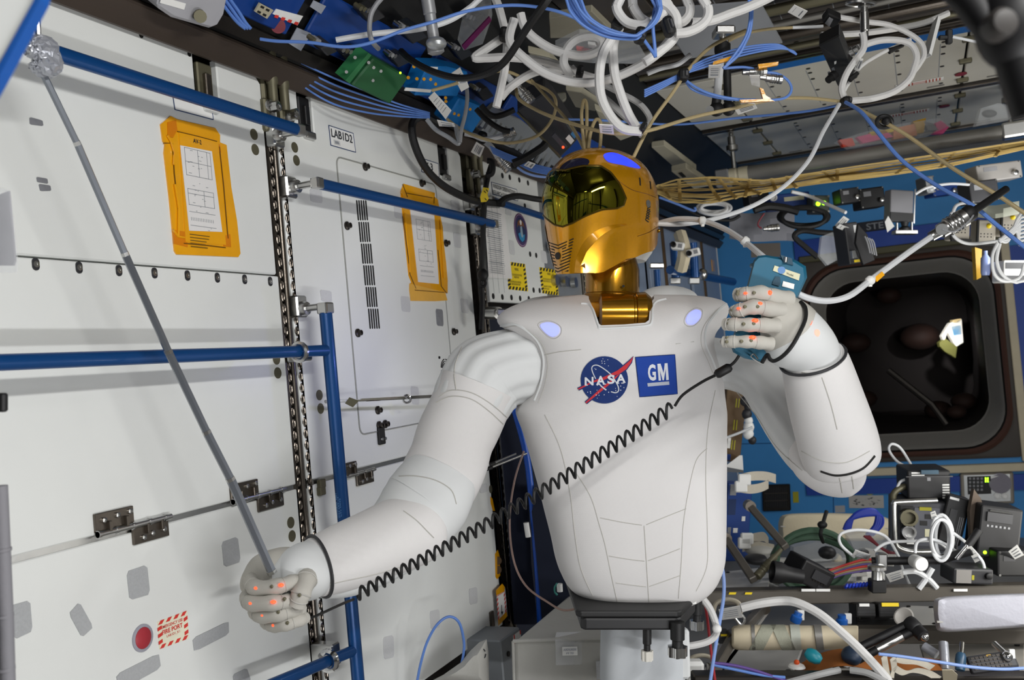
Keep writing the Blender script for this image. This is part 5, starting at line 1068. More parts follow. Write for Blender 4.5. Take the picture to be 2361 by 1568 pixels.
# ---- white hoses
G = at2((1050, 0), 4.126); K5 = at2((1500, 0), 4.126); K6 = at2((1900, 0), 4.356)
def hose(label, pts, r=.0102, m='hose_white', cat='hose', **k): return cable(label, pts, r, m, cat, 'hose', **k)
hose('white hose dropping from the black clamp to the finned box', G([(330, -120), (410, 60), (460, 240), (490, 340), (478, 600), (430, 850), (390, 1020)], 2.25)); hose('white hose bent sharply left below the black clamp', G([(480, 340), (330, 440), (185, 545), (300, 552), (500, 545), (800, 575), (980, 620), (1180, 700), (1370, 760)], 2.22))
hose('long white hose sagging across the centre of the tangle', G([(560, 180), (520, 400), (700, 590), (900, 715), (1150, 785), (1400, 770), (1650, 680), (1900, 530), (2060, 350)], 2.1)); hose('white hose looping round the plastic bag', G([(620, 130), (660, 260), (760, 370), (950, 480), (1200, 530), (1360, 480), (1390, 400), (1320, 350), (1180, 365), (1070, 450), (1030, 600), (1105, 735)], 2.15))
hose('white hose hanging down, left one of the pair above helmet', G([(1560, 250), (1480, 370), (1400, 520), (1370, 720), (1390, 930), (1480, 1110), (1600, 1225), (1770, 1248)], 2.0)); hose('white hose hanging down, right one of the pair above helmet', G([(1560, 260), (1510, 390), (1500, 520), (1520, 720), (1580, 920), (1650, 1090), (1720, 1210)], 2.03))
hose('white hose joining the finned box from the right', G([(430, 930), (520, 830), (700, 710), (880, 660), (1040, 668), (1180, 690)], 2.3, )); hose('grey hose behind the hanging pair', G([(1100, 640), (1250, 800), (1450, 960), (1640, 1130), (1760, 1220)], 2.3), .009, mat('hose_grey', 'a3a3a2', .7, bump=.1))
hose('thin grey hose curling right of the hanging pair', G([(1400, 800), (1560, 880), (1740, 980), (1830, 1080), (1850, 1160), (1800, 1235), (1770, 1310)], 2.25), .0075, 'hose_grey'); hose('white hose coil loop cut by the top edge, left one', G([(1580, -40), (1535, 60), (1570, 150), (1650, 220), (1780, 240), (1850, 200)], 1.95)); hose('white hose coil loop cut by the top edge, inner one', G([(1680, -40), (1690, 60), (1750, 160), (1830, 220)], 1.97))
hose('white hose looping at top beside the black strap', K5([(60, 0), (170, 60), (240, 150), (255, 240), (240, 320), (190, 400), (60, 510), (-60, 590)], 1.98)); hose('white hose arc inside the coil near the top', K5([(330, -40), (370, 60), (365, 140), (320, 200), (270, 215)], 2.0)); hose('white hose outermost arc of the top coil', K5([(480, -40), (545, 70), (540, 170), (470, 250), (350, 305), (240, 315)], 1.96))
hose('white hose running right from the top coil', K5([(370, 210), (480, 210), (600, 190), (760, 130), (900, 80), (1080, 0), (1200, -60)], 2.05)); hose('white hose from the coil straight to lower left', G([(1980, 0), (2030, 60), (1960, 130), (1840, 230)], 1.99)); hose('thin white cable slanting over ceiling to the coil', K5([(-30, 700), (100, 650), (260, 610), (380, 520)], 2.3), .006, 'cable_white')
hose('white wrapped cable running from green box to the top', [(775, 92, 2.1), (860, 78, 2.1), (960, 68, 2.1), (1030, 50, 2.1), (1080, 20, 2.1), (1120, -15, 2.1)], .0065, 'cable_white'); hose('short white cable with sleeve hanging from the top edge', [(885, -10, 2.05), (868, 10, 2.05), (855, 35, 2.05), (852, 70, 2.05), (858, 95, 2.05), (872, 112, 2.1)], .0055, 'cable_grey')
hose('grey cable hanging in front of the blue boxes', A([(1555, 600), (1560, 690), (1545, 800), (1520, 900), (1510, 990)], 2.5), .0055, 'cable_grey'); hose('clear grey tube bent above the second track', A([(1280, 830), (1340, 900), (1430, 955), (1500, 1000), (1490, 930), (1480, 870)], 2.55), .006, mat('clear_tube', '9a9da1', .3))
hose('white sleeve of the cable into lower connector', B5([(70, 770), (200, 800), (330, 850), (480, 830), (620, 790)], 2.76), .0075, 'cable_white'); hose('white sleeve bending down to the last connector', B5([(340, 880), (420, 940), (480, 1020), (530, 1100)], 2.84), .009, 'cable_white'); hose('white cable stub into the red banded connector', B5([(650, -40), (740, 60), (830, 140)], 2.5), .009, 'cable_white')
def clamp(label, x, y, D, w, h, ang=0, name='hose_clamp'):
    t = thing(name, label, 'strap', P(x, y, D)); k = D/F; a = R(ang); ex = CR*math.cos(a)-CU*math.sin(a); ey = CR*math.sin(a)+CU*math.cos(a)
    MB().box(P(x, y, D), (w*k, h*k, .04), (ex, ey, CF)).make('block', 'rubber_black', t, bevel=.008, seg=2); MB().box(P(x, y, D)-CF*.021+ex*(w*k*.2), (w*k*.35, h*k*.5, .006), (ex, ey, CF)).make('buckle', 'charcoal', t, bevel=.002); return t
clamp('black strap block gathering white hoses at upper centre', 1166, 80, 2.2, 29, 30, 8); clamp('black strap over the paired hoses near the top', 1427, 52, 1.98, 28, 30, 30); clamp('black strap on the blue coil at the top', 1476, 82, 1.92, 26, 34, 10); clamp('black buckle strap on the white coil at the top', 1541, 62, 1.93, 24, 44, -18); clamp('black strap behind the looping hose', 1337, 167, 2.16, 17, 30, 10); clamp('black strap round the hose pair just above helmet', 1482, 295, 2.0, 14, 24, 25); clamp('black knot behind the white coil right side', 1585, 52, 2.02, 20, 22, 0); clamp('black knot on cable over the third rack', 1188, 382, 2.8, 20, 16, 0); clamp('black strap on white sleeve by the finned box', 1111, 317, 2.78, 22, 26, 20)
# ---- thin cables
rn = random.Random(11); BG = 'strands of the blue cable bundle at top'
for i in range(7):
    o = [rn.uniform(-16, 16) for _ in range(4)]; dd = 1.9+rn.uniform(-.02, .02)
    cable(OR[i]+' blue cable strand curving through the tie of the top coil', G([(1080+o[0]*2-40+22*i, -60), (1100+24*i, 120+o[0]), (1240+18*i, 255+o[1]-6*i), (1450+8*i, 340+o[2]*.8-8*i), (1690, 372+o[3]*.5-6*i), (1760, 340-5*i), (1855+7*i, 225+o[0]), (1915+7*i, 90+o[1]), (1890+16*i-40, -40)], dd), .003, 'cable_blue', group=BG)
cable('blue cable hanging straight from the coil tie', G([(1780, 360), (1830, 430), (1880, 500), (1905, 545)], 1.92), .0036, 'cable_blue'); cable('blue cable dropping from the coil to a point', G([(1920, -30), (1890, 120), (1880, 260), (1895, 430), (1903, 545)], 1.93), .0036, 'cable_blue')
cable('long blue cable crossing the dark overhead corner', [(600, 90, 2.0), (640, 95, 2.0), (715, 98, 2.0), (790, 108, 2.0), (850, 100, 2.0), (930, 70, 2.0), (1000, 50, 2.0), (1080, 25, 2.0), (1180, 12, 2.0), (1270, 22, 2.0), (1340, 48, 2.0), (1380, 70, 2.0)], .0036, 'cable_blue')
for i in range(5): cable(OR[i]+' blue cable strand of the flat run along the rack tops', [(640, 116+9*i, 2.25), (700, 148+13*i, 2.25), (770, 180+15*i, 2.3), (850, 212+12*i, 2.4), (920, 240+7*i, 2.5), (990, 260+3*i, 2.6)], .0024, 'cable_blue', group='blue cables along the rack tops')
for i in range(3): cable(OR[i]+' pale blue cable strand at the upper left', [(500+12*i, -10, 1.9), (525+12*i, 25, 1.9), (548+9*i, 52, 1.9), (566+6*i, 66, 1.9)], .0036, 'cable_blue', group='pale blue strands at upper left')
for i in range(6): cable(OR[i]+' blue cable strand of the bundle beside helmet', B5([(420+8*i, 950+18*i), (600+8*i, 1030+20*i), (800+8*i, 1110+20*i), (1000, 1190+20*i), (1280, 1260+18*i)], 2.75), .0022, 'cable_blue', group='blue cables beside the helmet')
cable('light blue cable curving across above the third rack', B5([(800, 1240), (900, 1310), (1050, 1360), (1250, 1380), (1330, 1370)], 2.7), .0036, mat('cable_light', '86a4e0', .4))
cable('thick black cable crossing the tangle diagonally', [(1290, -40, 1.8), (1258, 5, 1.8), (1215, 65, 1.85), (1165, 140, 1.95), (1120, 170, 2.0), (1060, 180, 2.1), (1000, 166, 2.15), (950, 140, 2.2), (925, 118, 2.25)], .0078, 'rubber_black'); cable('black cable bending into the finned box', B5([(230, 430), (330, 540), (470, 650), (600, 720), (700, 740)], 2.7), .008, 'rubber_black'); cable('black taped cable above the finned box', B5([(300, 380), (380, 480), (480, 530), (600, 510), (760, 440)], 2.65), .0085, 'rubber_black'); cable('black loop of cable over the third rack corner', B5([(370, 1350), (440, 1330), (460, 1250), (440, 1160), (380, 1150)], 2.9), .009, 'rubber_black'); cable('black cable ending at the knot by helmet', B5([(740, 1190), (880, 1130), (1000, 1060), (1150, 960), (1200, 900)], 2.68), .012, 'rubber_black')
T = 'cable_tan'
cable('tan cable making a big loop left of the helmet', [(995, 209, 2.4), (1060, 190, 2.4), (1130, 168, 2.4), (1170, 165, 2.4), (1220, 188, 2.45), (1268, 212, 2.45), (1282, 240, 2.45), (1270, 280, 2.5), (1235, 315, 2.5), (1170, 330, 2.55), (1110, 318, 2.55), (1062, 297, 2.6), (1030, 274, 2.6)], .0042, T); cable('tan cable running level over the helmet to the right', [(1190, 205, 2.4), (1196, 228, 2.35), (1230, 250, 2.3), (1280, 272, 2.2), (1380, 302, 2.05), (1440, 308, 2.05), (1500, 300, 2.1), (1600, 270, 2.2), (1690, 250, 2.25), (1780, 230, 2.3), (1860, 226, 2.35), (1945, 235, 2.4)], .0042, T)
cable('tan cable slanting down to the helmet back', [(1720, 70, 2.3), (1645, 104, 2.25), (1592, 155, 2.2), (1548, 218, 2.18), (1500, 286, 2.15), (1456, 372, 2.13)], .0042, T); cable('tan cable from the upper left into helmet crown', [(1225, 185, 2.45), (1270, 235, 2.4), (1310, 280, 2.3), (1340, 330, 2.18), (1351, 356, 2.13)], .004, T)
cable('tan cable narrow loop rising from helmet crown', [(1349, 352, 2.12), (1343, 300, 2.13), (1341, 260, 2.14), (1346, 232, 2.15), (1352, 240, 2.15), (1353, 280, 2.14), (1353, 352, 2.12)], .004, T); cable('tan cable second loop rising from helmet crown', [(1356, 352, 2.11), (1361, 310, 2.12), (1370, 282, 2.13), (1378, 275, 2.13), (1385, 285, 2.13), (1385, 320, 2.12), (1382, 350, 2.11)], .004, T)
cable('tan wire along the top right of ceiling', K5([(740, 390), (900, 320), (1100, 280), (1350, 262)], 2.4), .0038, T); cable('white wire joining the tan wire to black adapter', K5([(1350, 262), (1500, 258), (1640, 250)], 2.4), .0042, 'cable_white')
cable('blue cable running flat along the ceiling rack edge', [(1310, 275, 2.5), (1400, 278, 2.6), (1500, 285, 2.7), (1580, 286, 2.7), (1700, 272, 2.65), (1850, 258, 2.5), (1945, 240, 2.4)], .0034, 'cable_blue')
for i in range(4): cable(OR[i]+' blue cable strand in the bundle under the grey sheet', K5([(-60, 920-20*i), (120, 830-17*i), (280, 740-12*i), (330, 700-10*i), (480, 650-22*i), (640, 600-26*i), (900, 520-24*i), (1200, 465-14*i), (1340, 480+4*i), (1390, 520)], 2.2), .0023, 'cable_blue', group='blue cables bundled under the grey sheet')
cable('blue cable loop at the right of the connector pair', K5([(700, 650), (900, 640), (1080, 685), (1200, 700), (1300, 760), (1340, 840), (1310, 910), (1220, 945), (1000, 955), (760, 935), (560, 890), (430, 830), (330, 760)], 2.2), .0032, 'cable_blue'); cable('blue cable outer loop beside the connector pair', K5([(340, 780), (400, 850), (560, 910), (760, 945), (1000, 950)], 2.21), .0032, 'cable_blue'); cable('blue cable pair strand hanging from the top edge, left', K5([(930, -40), (950, 120), (930, 280), (880, 400), (800, 520), (720, 620)], 2.15), .0034, 'cable_blue'); cable('blue cable pair strand hanging from the top edge, right', K5([(955, -40), (965, 120), (948, 290), (900, 410), (830, 530), (690, 650)], 2.15), .0034, 'cable_blue')
connector('upper steel connector on the blue cable bundle', (1712, 167, 2.2), (1768, 166, 2.2), .010); connector('lower steel connector on the blue cable bundle', (1752, 178, 2.2), (1804, 184, 2.2), .010)
for lab, pl in (('amber tape wrap on the blue bundle, left', [(1645, 142), (1690, 128), (1692, 136), (1643, 150)]), ('amber tape wrap on the blue bundle, right', [(1748, 148), (1795, 142), (1794, 150), (1750, 158)]), ('amber tape scrap hanging below the connectors', [(1752, 202), (1760, 205), (1766, 220), (1778, 227), (1760, 230)]), ('amber tape wrap on the lower blue cable', [(1706, 230), (1775, 228), (1786, 233), (1710, 236)])):
    tag(fpoly('tape_wrap', pl, 2.185, 'kapton', None, .008), lab, 'tape')
t = clamp('round black clip gathering the blue bundle', 1575, 174, 2.19, 24, 28, 0); clamp('black clip joining white cables above the robot hand', 1950, 234, 2.38, 22, 20, 0)
# ---- things between hoses and ceiling
t = thing('grey_sheet', 'large grey metal sheet with printed label under the ceiling', 'panel', P(1660, 70, 2.75)); fpoly('sheet', K5([(60, 100), (1040, 20), (1255, 410), (350, 562), (230, 400)]), 2.75, mat('sheet_grey', '8a8d92', .55), t, .006, .25); fpoly('label', K5([(600, 88), (745, 65), (750, 85), (605, 108)]), 2.70, 'label_white', t, .001, .25)
t = thing('camera_bracket', 'black and white jointed camera bracket arm below the ceiling', 'bracket', P(1660, 180, 2.5))
MB().box(P(1668, 75, 2.5), (.05, .022, .06), (CR, CU, CF)).make('shoe', 'steel', t, bevel=.004); MB().cyl(P(1666, 80, 2.5), P(1667, 100, 2.5), .009).make('stud', 'steel', t, smooth=True); MB().lathe(P(1667, 96, 2.5), P(1664, 134, 2.5)-P(1667, 96, 2.5), [(.012, 0), (.020, .006), (.021, .02), (.020, .028), (.016, .042)], 18).make('joint', 'rubber_black', t, smooth=True)
MB().cyl(P(1661, 134, 2.5), P(1653, 226, 2.5), .0105).make('white_arm', 'cable_white', t, smooth=True); MB().cyl(P(1676, 150, 2.52), P(1678, 235, 2.52), .0105).make('black_arm', 'rubber_black', t, smooth=True); MB().cyl(P(1653, 226, 2.5), P(1651, 242, 2.5), .0125).make('ferrule', 'black', t, smooth=True)
MB().ell(P(1652, 252, 2.5), (.020, .019, .02), (CR, CU, CF)).make('lower_joint', 'rubber_black', t, smooth=True); MB().ell(P(1680, 250, 2.51), (.018, .020, .02), (CR, CU, CF)).make('lower_joint', 'rubber_black', t, smooth=True); MB().cyl(P(1637, 254, 2.48), P(1636, 254, 2.46), .011).make('knob', 'steel', t, smooth=True)
t = thing('circuit_box', 'black perforated electronics box with tiny lights near the top', 'box', P(1930, 140, 2.4)); c4 = [(1888, 106), (1936, 82), (1962, 150), (1978, 180), (1932, 201)]; fpoly('body', c4, 2.4, 'black', t, .03, .3, .003); rn = random.Random(8)
for i in range(16): x, y = rn.uniform(1902, 1948), rn.uniform(112, 180); fpoly('chip', [(x, y), (x+rn.uniform(3, 8), y-2), (x+rn.uniform(4, 9), y+4), (x+1, y+6)], 2.395, rn.choice(['cable_grey', 'silver_box', 'charcoal', 'label_white']), t, .002, .3)
MB().lathe(P(1925, 172, 2.39), P(1908, 186, 2.38)-P(1925, 172, 2.39), [(.012, 0), (.012, .012), (.009, .014), (.009, .028)], 14).make('connector', 'rubber_black', t, smooth=True); MB().lathe(P(1958, 122, 2.39), P(1975, 112, 2.38)-P(1958, 122, 2.39), [(.012, 0), (.012, .01), (.009, .012), (.009, .022)], 14).make('connector', 'steel', t, smooth=True)
t = thing('adapter', 'small black adapter with grey label on the white wire', 'box', P(1905, 48, 2.4)); gx = fpoly('body', [(1895, 52), (1910, 32), (1940, 45), (1925, 72)], 2.4, 'black', t, .02, .2, .003); fpoly('label', [(1902, 54), (1912, 40), (1921, 45), (1912, 62)], 2.395, 'cable_grey', t, .001, .2)
t = thing('valve_fitting', 'steel pipe fitting rising to the ceiling at upper right', 'fitting', P(1992, 60, 2.4)); MB().lathe(P(1994, 84, 2.4), P(1992, 0, 2.4)-P(1994, 84, 2.4), [(.009, 0), (.009, .012), (.011, .014), (.011, .06), (.009, .062), (.009, .072), (.015, .074), (.016, .09), (.012, .1)], 20).make('body', 'steel', t, smooth=True); MB().tube([P(1985+34*math.cos(R(q)), 8+6*math.sin(R(q)), 2.4+.04*math.sin(R(q))) for q in range(0, 360, 20)], .004, 6, True).make('handwheel', 'steel', t, smooth=True)
t = thing('white_card', 'thin white board standing edge-on below the blue strip', 'board', P(2150, 90, 2.5)); MB().hexa([P(2164, 34, 2.45), P(2169, 48, 2.45), P(2148, 128, 2.45), P(2142, 122, 2.45)], [P(2150, 52, 2.75), P(2156, 54, 2.75), P(2128, 140, 2.75), P(2122, 138, 2.75)]).make('board', 'label_white', t)
for lab, pts, r in (('white braided cable dropping to the black clip', K6([(200, 980), (178, 880), (225, 740), (310, 610), (390, 500), (400, 400), (385, 330)], 2.38), .0085), ('white braided cable sweeping round from the clip to the right', K6([(230, 1015), (350, 1005), (500, 985), (700, 920), (850, 800), (905, 680), (930, 560), (880, 455), (780, 410), (620, 400), (480, 425), (340, 480)], 2.4), .0085), ('thin white cable beside the black electronics box', K6([(200, 920), (270, 800), (380, 660), (560, 545), (750, 450), (870, 395)], 2.42), .0045), ('white cable bend outside the braided one', K6([(900, 720), (960, 640), (1005, 550), (980, 440), (860, 340), (650, 250), (440, 220), (200, 180), (0, 135)], 2.45), .007), ('white cable running under the ceiling track to the corner', K6([(-30, 350), (350, 335), (700, 290), (1000, 230), (1250, 130)], 2.7), .009)):
    cable(lab, pts, r, 'hose_white')
flag('grey printed sleeve tag on the braided cable', K6([(300, 700), (360, 590), (395, 595), (350, 710)]), 2.37, 2)
for lab, a, b in (('black plug on the thin white cable', (2049, 118, 2.42), (2082, 104, 2.42)), ('black plug by the braided cable bottom', (1958, 184, 2.4), (1978, 168, 2.4))): t = thing('plug', lab, 'plug', P(*a)); MB().cyl(P(*a), P(*b), .008, .005).make('body', 'rubber_black', t, smooth=True); MB().cyl(P(*b), P(b[0]+3, b[1]-2, b[2]), .004).make('tip', 'steel', t)
t = thing('webcam_arm', 'black clip on a white flexible stalk at upper right', 'clip', P(2190, 85, 2.0)); MB().box(P(2188, 85, 2.0), (.012, .03, .012), (CR, CU, CF)).make('clip', 'black', t, bevel=.002); MB().box(P(2175, 87, 2.0), (.02, .009, .01), (CR, CU, CF)).make('jaw', 'black', t, bevel=.002); MB().tube(cr([P(2196, 85, 2.0), P(2230, 92, 2.0), P(2275, 102, 2.0)], 4), .003, 8).make('stalk', 'cable_white', t, smooth=True)
# ---- plastic bags and drawers in the tangle
t = thing('plastic_bag', 'clear zip bag with purple seal in the tangle', 'bag', P(1110, 80, 2.45)); fpoly('film', G([(20, 380), (60, 200), (180, 60), (330, 30), (345, 180), (260, 420), (80, 480)]), 2.45, 'clear_bag', t, .012, .3); fpoly('zip_seal', G([(60, 440), (320, 165), (342, 200), (90, 478)]), 2.43, 'magenta', t, .004, .3)
t = thing('plastic_bag', 'clear bag of small red parts behind the white loop', 'bag', P(1360, 110, 2.55)); fpoly('film', G([(950, 440), (1180, 330), (1700, 400), (1830, 610), (1300, 600), (1050, 570)]), 2.5, 'clear_bag', t, .015, .3)
for i, (x, y) in enumerate(((1150, 460), (1210, 480), (1260, 420), (1290, 500))): fpoly('contents', G([(x, y), (x+70, y+12), (x+85, y+45), (x+10, y+35)]), 2.52, ['signal_red', 'dull_red', 'label_white', 'signal_red'][i], t, .008, .3)
for lab, pl, D in (('beige drawer front with dark slot in the ceiling tangle', G([(890, 110), (1300, 40), (1480, 220), (1430, 290), (900, 300)]), 2.8), ('beige drawer front behind the white pair hoses', G([(690, 430), (900, 480), (1000, 590), (760, 545)]), 2.85), ('white stepped rack edge right above helmet', G([(1050, 860), (1200, 880), (1400, 1010), (1330, 1060), (1140, 1020)]), 3.0), ('white rack bracket behind the hanging hoses', G([(1330, 1040), (1480, 1110), (1700, 1290), (1570, 1340), (1400, 1200)]), 3.0)):
    t = thing('drawer_front', lab, 'panel', P(*pl[0], D)); fpoly('front', pl, D, mat('drawer_beige', 'a9a491', .5), t, .02, .5, .002); x, y = pl[0]; fpoly('slot', [(x+14, y+6), (x+26, y+4), (x+28, y+12), (x+16, y+14)], D-.03, 'hole', t, .002, .5)
t = thing('rubber_pad', 'grey rounded latch pad above the helmet', 'latch', P(1295, 223, 2.9)); fpoly('pad', G([(960, 880), (1050, 870), (1060, 940), (1020, 970), (960, 950)]), 2.85, mat('pad_olive', '6f6e62', .6), t, .02, 0, .004)
# ---- ceiling: handrail tube on posts, cargo net, pink bag, foreground arm
def CZp(px, py, z): return ON(px, py, 2, z)
t = thing('handrail_tube', 'long grey padded handrail tube under the ceiling with cream end', 'handrail', CZp(2000, 350, .86)); a, b = CZp(1712, 401, .86), CZp(2316, 304, .86); d = (b-a).normalized()
MB().cyl(a, b, .034, n=24).make('tube', 'tube_grey', t, smooth=True); MB().lathe(a-d*.02, d*-1, [(.037, -.05), (.038, -.03), (.038, -.004), (.034, 0), (.034, .008), (.038, .012), (.038, .045), (.03, .05)], 24).make('end_grip', mat('cream_grip', 'c9c1a8', .6), t, smooth=True); MB().box(a-d*.10-EZ*.01, (.07, .09, .09), (d, d.cross(EZ), EZ)).make('end_block', mat('block_grey', '77787a', .6), t, bevel=.006)
MB().box(b+d*.045, (.12, .075, .075), (d, d.cross(EZ), EZ)).make('end_clamp', 'steel', t, bevel=.012, seg=2)
for p_, x, y in ((a-d*.04, 1676, 310), (b+d*.03, 2326, 195)):
    top = V((p_.x, p_.y, CZ)); MB().lathe(p_, EZ, [(.012, 0), (.012, .12), (.02, .122), (.03, .13), (.03, .155), (.02, .16), (.02, .20), (.014, .205), (.014, .228)], 18).make('post', 'steel', t, smooth=True)
net = thing('cargo_net', 'tan elastic cargo net stretched under the handrail tube', 'net', CZp(1900, 420, .72)); rn = random.Random(4)
top = [(1500, 432), (1560, 414), (1640, 408), (1760, 415), (1900, 394), (2050, 372), (2200, 350), (2380, 322)]; bot = [(1500, 440), (1560, 466), (1640, 468), (1760, 446), (1900, 422), (2050, 404), (2200, 382), (2380, 342)]
def netp(u, v):
    i = min(int(u*7), 6); f_ = u*7-i; tx, ty = [top[i][k]*(1-f_)+top[i+1][k]*f_ for k in (0, 1)]; bx, by = [bot[i][k]*(1-f_)+bot[i+1][k]*f_ for k in (0, 1)]
    return P(tx*(1-v)+bx*v, ty*(1-v)+by*v, 4.35+.25*math.sin(v*3.1)-.2*u)
for i in range(20):
    v0 = i/19; ph = rn.uniform(0, 6); am = rn.uniform(.02, .12)
    pts = [netp(u/14, min(1, max(0, v0+am*math.sin(ph+u*.9)*(u > 0)))) for u in range(15)]; MB().tube(cr(pts, 2), .0052, 5, flat=.5).make('net_cord', 'net_tan', net, smooth=True)
for i in range(13):
    u0 = rn.uniform(0, .95); u1 = min(1, u0+rn.uniform(-.05, .13)); pts = [netp(max(0, u0+(u1-u0)*k/5), k/5) for k in range(6)]; MB().tube(pts, .009, 5, flat=.35).make('net_strap', 'net_tan', net, smooth=True)
t = thing('pink_bag', 'clear bag of pink and orange tools floating above handrail tube', 'bag', P(2040, 312, 4.7)); pb = [(1930, 325), (1990, 305), (2080, 285), (2165, 272), (2190, 290), (2130, 318), (2040, 330), (1960, 340)]; fpoly('film', pb, 4.65, 'clear_bag', t, .05)
for pl, m in (([(1935, 322), (1965, 318), (1972, 335), (1945, 338)], mat('coral', 'f2553f', .5)), ([(1975, 316), (2040, 300), (2060, 315), (1990, 330)], 'pink'), ([(2005, 305), (2060, 296), (2062, 303), (2010, 313)], 'signal_yellow'), ([(2060, 296), (2110, 285), (2115, 312), (2060, 322)], mat('peach', 'e3925c', .5)), ([(2105, 280), (2135, 272), (2130, 305), (2115, 308)], mat('mustard', 'c99c12', .5)), ([(2130, 280), (2150, 284), (2165, 300), (2140, 300)], 'duct_tape'), ([(2157, 283), (2170, 278), (2188, 293), (2175, 308), (2150, 308), (2160, 300)], 'pink')): fpoly('tool', pl, 4.66, m, t, .03)
t = thing('plastic_bag', 'small clear bag with dark part taped to the far ceiling', 'bag', P(2285, 265, 4.4)); fpoly('film', [(2250, 290), (2262, 250), (2300, 238), (2361, 245), (2330, 275)], 4.4, 'clear_bag', t, .03); MB().ell(P(2281, 262, 4.42), (.035, .018, .02), (CR, CU, CF)).make('contents', 'charcoal', t, smooth=True)
for lab, pl in (('red striped label on the ceiling rack, nearer one', [(2092, 196), (2094, 183), (2145, 181), (2146, 192), (2120, 199)]), ('red striped label on the ceiling rack, farther one', [(2070, 270), (2072, 258), (2116, 252), (2117, 263)])):
    t = thing('striped_label', lab, 'label', CE(*pl[0])); q = [CE(x, y, .003) for x, y in pl]; c = sum(q, V())/len(q); ex = (q[2]-q[0]).normalized() if len(pl) == 5 else (q[3]-q[0]).normalized()
    MB().box(c, (.20, .05, .002), (EX, EY, EZ)).make('plate', 'label_white', t)
    for i in range(5):
        for s_ in (-1, 1): MB().box(c+V((s_*(.085-.014*i), 0, -.0015)), (.006, .05, .001)).make('stripe', mat('stripe_rust', 'a8462c', .6), t)
    for i in range(2): MB().box(c+V((0, -.012+.024*i, -.0015)), (.05, .006, .001)).make('stripe', 'stripe_rust', t)
    tag(MB().cyl(c+V((.17, -.02, 0)), c+V((.17, -.02, -.004)), .025, n=16).make('fire_plug', 'dull_red', None), lab.replace('striped label', 'round plug beside striped label').replace('red round', 'dull red round'), 'plug')
arm = thing('jointed_arm', 'out of focus black jointed arm with round knob at the upper right corner', 'arm', P(2310, 60, .55))
MB().tube(cr([P(2150, -70, .56), P(2215, -10, .56), P(2270, 50, .55), P(2330, 130, .55), P(2390, 230, .55)], 5), [.0075+.0035*i/20 for i in range(21)], 16).make('arm', mat('soft_black', '0b0a0d', .55), arm, smooth=True)
MB().ell(P(2336, 60, .55), (.021, .026, .02), (CR, CU, CF), 24, 14).make('joint', 'soft_black', arm, smooth=True); MB().lathe(P(2313, 52, .527), -CF, [(.0085, -.01), (.0085, .0), (.0065, .003), (.003, .0035)], 20).make('knob', mat('knob_grey', '3a3735', .45), arm, smooth=True); MB().tube(cr([P(2340, 90, .55), P(2350, 150, .55), P(2385, 260, .55)], 4), .0125, 14).make('lower_arm', 'soft_black', arm, smooth=True)
t = thing('cable_ring', 'black rubber ring threaded on tan and blue cables at right', 'ring', P(2038, 281, 2.3)); MB().tube([P(2039+17*math.cos(R(q)), 281+13*math.sin(R(q)), 2.3+.012*math.sin(R(q))) for q in range(0, 360, 15)], .0055, 8, True).make('ring', 'rubber_black', t, smooth=True); MB().ell(P(2043, 279, 2.29), (.010, .010, .012), (CR, CU, CF)).make('knot', 'rubber_black', t, smooth=True)
cable('thick blue cable descending to the right edge', [(1950, 236, 2.36), (1985, 258, 2.3), (2020, 300, 2.25), (2080, 370, 2.2), (2160, 428, 2.15), (2240, 472, 2.1), (2300, 520, 2.08), (2375, 580, 2.05)], .0048, 'cable_blue'); cable('thick tan cable descending to the right edge', [(1955, 238, 2.38), (2005, 265, 2.34), (2050, 288, 2.3), (2100, 318, 2.27), (2200, 390, 2.2), (2300, 450, 2.15), (2375, 500, 2.12)], .0048, T)
# ---- the white lead to the robot's back and the teal meter
cable('white cord swinging from the ceiling clip to robot head', [(1935, 240, 2.38), (1922, 262, 2.36), (1897, 305, 2.32), (1865, 369, 2.28), (1810, 428, 2.24), (1737, 474, 2.21), (1646, 505, 2.18), (1573, 517, 2.17), (1515, 516, 2.17)], .0052, 'cable_white'); cable('white flat cord from behind helmet to the teal meter', [(1515, 516, 2.2), (1562, 505, 2.15), (1620, 509, 2.1), (1675, 530, 2.02), (1719, 559, 1.92), (1752, 586, 1.83), (1775, 605, 1.80)], .0062, 'cable_white'); cable('white flat cord from the meter to the steel connector', [(1825, 655, 1.80), (1845, 680, 1.80), (1901, 694, 1.82), (1956, 683, 1.85), (2007, 646, 1.9), (2040, 622, 1.92), (2102, 577, 1.96), (2150, 544, 2.0)], .0062, 'cable_white')
for lab, x, y, D, a in (('white tie bead on the cord near helmet', 1620, 509, 2.09, 0), ('white tie bead on the cord above the meter', 1718, 556, 1.915, 40), ('white tie bead on the cord below the connector', 2006, 647, 1.895, -40)):
    t = thing('tie_bead', lab, 'tie', P(x, y, D)); MB().lathe(P(x-8*math.cos(R(a)), y-8*math.sin(R(a)), D), P(x+8*math.cos(R(a)), y+8*math.sin(R(a)), D)-P(x-8*math.cos(R(a)), y-8*math.sin(R(a)), D), [(.007, 0), (.0095, .003), (.0095, .011), (.007, .014)], 14).make('band', 'label_white', t, smooth=True); MB().box(P(x, y+9, D), (.007, .009, .008), (CR, CU, CF)).make('tail', 'label_white', t, bevel=.001)
tag(fpoly('tape_wrap', [(2016, 640), (2034, 626), (2040, 634), (2022, 650)], 1.90, 'kapton', None, .015), 'amber tape on the white cord beside a tie bead', 'tape')
